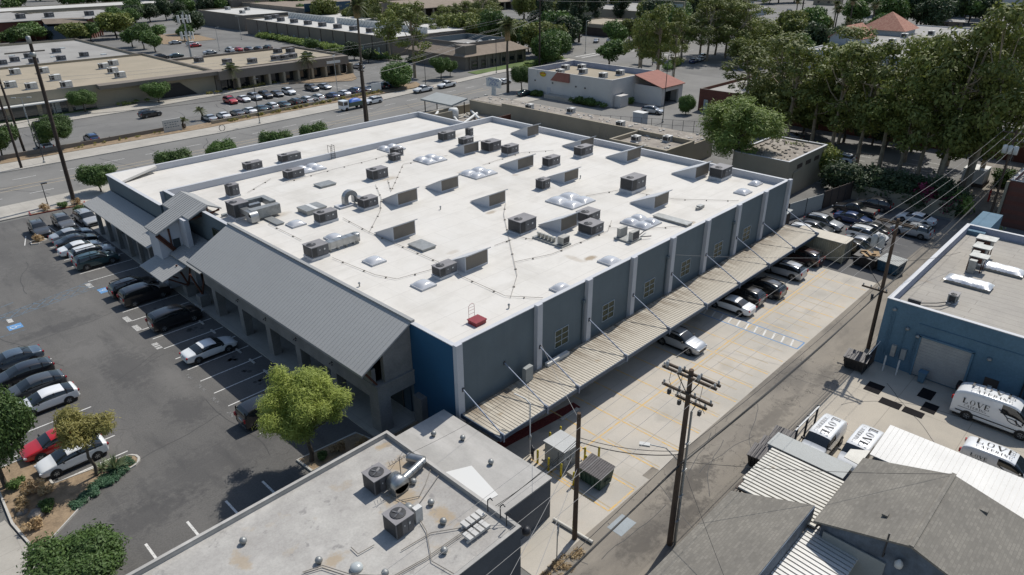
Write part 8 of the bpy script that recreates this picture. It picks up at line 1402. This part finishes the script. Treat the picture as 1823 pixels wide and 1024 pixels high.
mb.build('gate_frame', 'steel_dark', t); mb = MB(); mb.path([(58.4, 14.1, 2.1), (61.0, 14.1, 2.3)], .04); mb.build('top_rail', 'label_white', t)
t = thing('wheeled_bin', 'small blue bin standing at the roller door', 'bin', (60.6, 10.2, 0)); mb = MB(); mb.add([(60.4, 9.95, .08), (60.85, 9.95, .08), (60.85, 10.4, .08), (60.4, 10.4, .08), (60.3, 9.88, .95), (60.95, 9.88, .95), (60.95, 10.48, 1.0), (60.3, 10.48, 1.0)], [(0, 3, 2, 1), (4, 5, 6, 7), (0, 1, 5, 4), (1, 2, 6, 5), (2, 3, 7, 6), (3, 0, 4, 7)]); mb.build('bin', 'wall_blue', t); MB().box(60.27, 9.84, 1.0, 60.98, 10.52, 1.06).build('lid', 'wall_blue', t)
G11 = 'closed black bins stacked behind the grey storage unit'
for i, (x, y) in enumerate(((43.9, 15.0), (42.2, 15.1), (40.9, 15.2))): dumpster('black_bin', '%s black bin with ridged lids beside the yard rails' % ordn[i], x, y-.1, .01, 1.5, 1.3, 1.3, 'dumpster_black', 'lid_grey', R(-85))['group'] = G11
t = thing('gate_rails', 'folded steel gate with red and white rails beside the parked catering van', 'gate', (44, 14.1, 0)); mb = MB()
for z in (.5, 1.4, 2.3): mb.tube((42.2, 13.95, z), (47.6, 14.15, z), .05)
for x in (42.2, 44, 45.8, 47.6): mb.box(x-.05, 13.95, 0, x+.05, 14.08, 2.45)
mb.build('gate_frame', 'steel_dark', t); MB().box(43.5, 13.9, 2.32, 47.6, 14.0, 2.4).build('top_rail', 'label_white', t)
t = thing('traffic_cone', 'orange cone in the alley shade past the workshop', 'cone', (84.5, 17.5, 0)); mb = MB(); mb.lathe((84.5, 17.5, .03), [(.16, 0), (.03, .68)], 12); mb.build('cone', 'sign_red', t); MB().box(84.3, 17.3, .005, 84.7, 17.7, .03).build('base', 'sign_red', t)
for i, (x, y) in enumerate(((118, 18.2), (120.5, 18.6))): tag(MB().tube((x, y, 0), (x, y, 1.2), .12).build('red_post', 'sign_red'), ['nearer red post in the alley by the hedge', 'farther red post in the alley by the hedge'][i], 'bollard')
tag(MB().box(122, 17.0, 0, 134, 17.15, 1.1).build('red_guardrail', 'clay_flat'), 'rusty red guard rail along the alley beside the brick building', 'guard rail')
mb = MB(); pts = [(24.1+.55*math.cos(R(20*k)), 142.8, .9+.55*math.sin(R(20*k))) for k in range(19)]; mb.v = []; 
mb = MB(); mb.path([(60.9+.6*math.cos(R(20*k)), 142.3, .7+.6*math.sin(R(20*k))) for k in range(19)], .06); tag(mb.build('bike_rack', 'steel_dark'), 'ring-shaped bike rack on the far pavement', 'bike rack')
tag(MB().box(131.3, 107, 0, 131.35, 101, .02).build('drain_cover', 'steel_dark'), 'thin drain cover strip near the restaurant hedge', 'drain')
t = thing('storage_cabinet', 'pale blue cabinet standing by the fence behind the ruin', 'cabinet', (123.5, 82.5, 0)); MB().box(122.7, 82, 0, 124.5, 84.5, 2.6).build('body', 'stucco_pale', t); MB().box(122.6, 81.9, 2.6, 124.6, 84.6, 2.7).build('lid', 'label_white', t)
t = thing('wire_fence', 'open wire fence between the ruin and the restaurant drive', 'fence', (114, 96, 0)); mb = MB()
for k in range(15): mb.tube((113.2+.9*k, 96-1.9*k, 0), (113.2+.9*k, 96-1.9*k, 2.4), .05, n=5)
mb2 = MB()
for z in (.3, 1.3, 2.35): mb2.tube((113.2, 96, z), (125.8, 69.4, z), .03, n=5)
mb.build('posts', 'steel_dark', t); mb2.build('rails', 'steel_dark', t)
# ---- people on the walkway
def person(x, y, z, rz, label, shirt, trousers, hair=(.02, .015, .01), arm=.2, h=1.74):
    k = h/1.74; J = dict(p=(0, 0, .93), s=(0, 0, 1.18), c=(.01, 0, 1.40), n=(.01, 0, 1.50), hd=(.02, 0, 1.60), ht=(.02, 0, 1.70), hl=(0, .1, .90), kl=(.04, .11, .50), al=(-.02, .12, .10), fl=(.13, .13, .04), hr=(0, -.1, .90), kr=(.0, -.11, .50), ar=(-.08, -.12, .10), fr=(.07, -.13, .04),
                         sl=(0, .18, 1.42), el=(-.03, .24, 1.14), wl=(arm, .22, 1.0), tl=(arm+.08, .21, .95), sr=(0, -.18, 1.42), er=(-.04, -.24, 1.14), wr=(.05, -.25, .9), tr=(.07, -.25, .82))
    rad = dict(p=.135, s=.12, c=.135, n=.055, hd=.088, ht=.07, hl=.095, kl=.062, al=.042, fl=.035, hr=.095, kr=.062, ar=.042, fr=.035, sl=.062, el=.045, wl=.032, tl=.03, sr=.062, er=.045, wr=.032, tr=.03)
    E_ = [('p', 's'), ('s', 'c'), ('c', 'n'), ('n', 'hd'), ('hd', 'ht'), ('p', 'hl'), ('hl', 'kl'), ('kl', 'al'), ('al', 'fl'), ('p', 'hr'), ('hr', 'kr'), ('kr', 'ar'), ('ar', 'fr'), ('c', 'sl'), ('sl', 'el'), ('el', 'wl'), ('wl', 'tl'), ('c', 'sr'), ('sr', 'er'), ('er', 'wr'), ('wr', 'tr')]
    ks = list(J); me = bpy.data.meshes.new('body'); me.from_pydata([tuple(a*k for a in J[q]) for q in ks], [(ks.index(a), ks.index(b)) for a, b in E_], []); o = bpy.data.objects.new('body', me); COL.objects.link(o); m_ = o.modifiers.new('skin', 'SKIN')
    for i, q in enumerate(ks): me.skin_vertices[0].data[i].radius = (rad[q]*k*(.8 if q in ('p', 's', 'c') else 1), rad[q]*k*(1.2 if q in ('p', 's', 'c') else 1)); me.skin_vertices[0].data[i].use_root = q == 'p'
    sb = o.modifiers.new('sub', 'SUBSURF'); sb.levels = 2; sb.render_levels = 2; bpy.context.view_layer.update(); nm = bpy.data.meshes.new_from_object(o.evaluated_get(bpy.context.evaluated_depsgraph_get())); bpy.data.objects.remove(o)
    mats = [newmat('skin_tone', (.32, .19, .13), .6), newmat('shirt', shirt, .85), newmat('trousers', trousers, .85), newmat('shoes', (.02, .02, .02), .6)]
    for q in mats: nm.materials.append(q)
    for p in nm.polygons:
        c = p.center; zc = c.z/k; p.use_smooth = True
        p.material_index = 3 if zc < .12 else (2 if zc < .95 and abs(c.y) < .2 else (0 if zc > 1.49 or (abs(c.y) > .2 and zc < 1.12) else 1))
    t = thing('person', label, 'person', (x, y, z), rz); b = bpy.data.objects.new('body', nm); COL.objects.link(b); b.parent = t
    mb = MB(); mb.lathe((.0, 0, 1.60*k), [(.098, 0), (.105, .05), (.09, .11), (.04, .135)], 12); q = mb.build('hair', newmat('hair', hair, .8), t, loc=1); return t
person(24.5, 97.6, .12, R(120), 'person in dark clothes walking on the shaded walkway', (.012, .012, .014), (.015, .016, .02)); person(25.6, 96.6, .12, R(200), 'person with pale shoes in dark clothes near the canopy column', (.02, .02, .022), (.02, .022, .03), arm=.1)
for k_, o in list(PROTO.items()):
    if k_ not in used:
        for c in all_children(o): bpy.data.objects.remove(c)
        bpy.data.objects.remove(o)
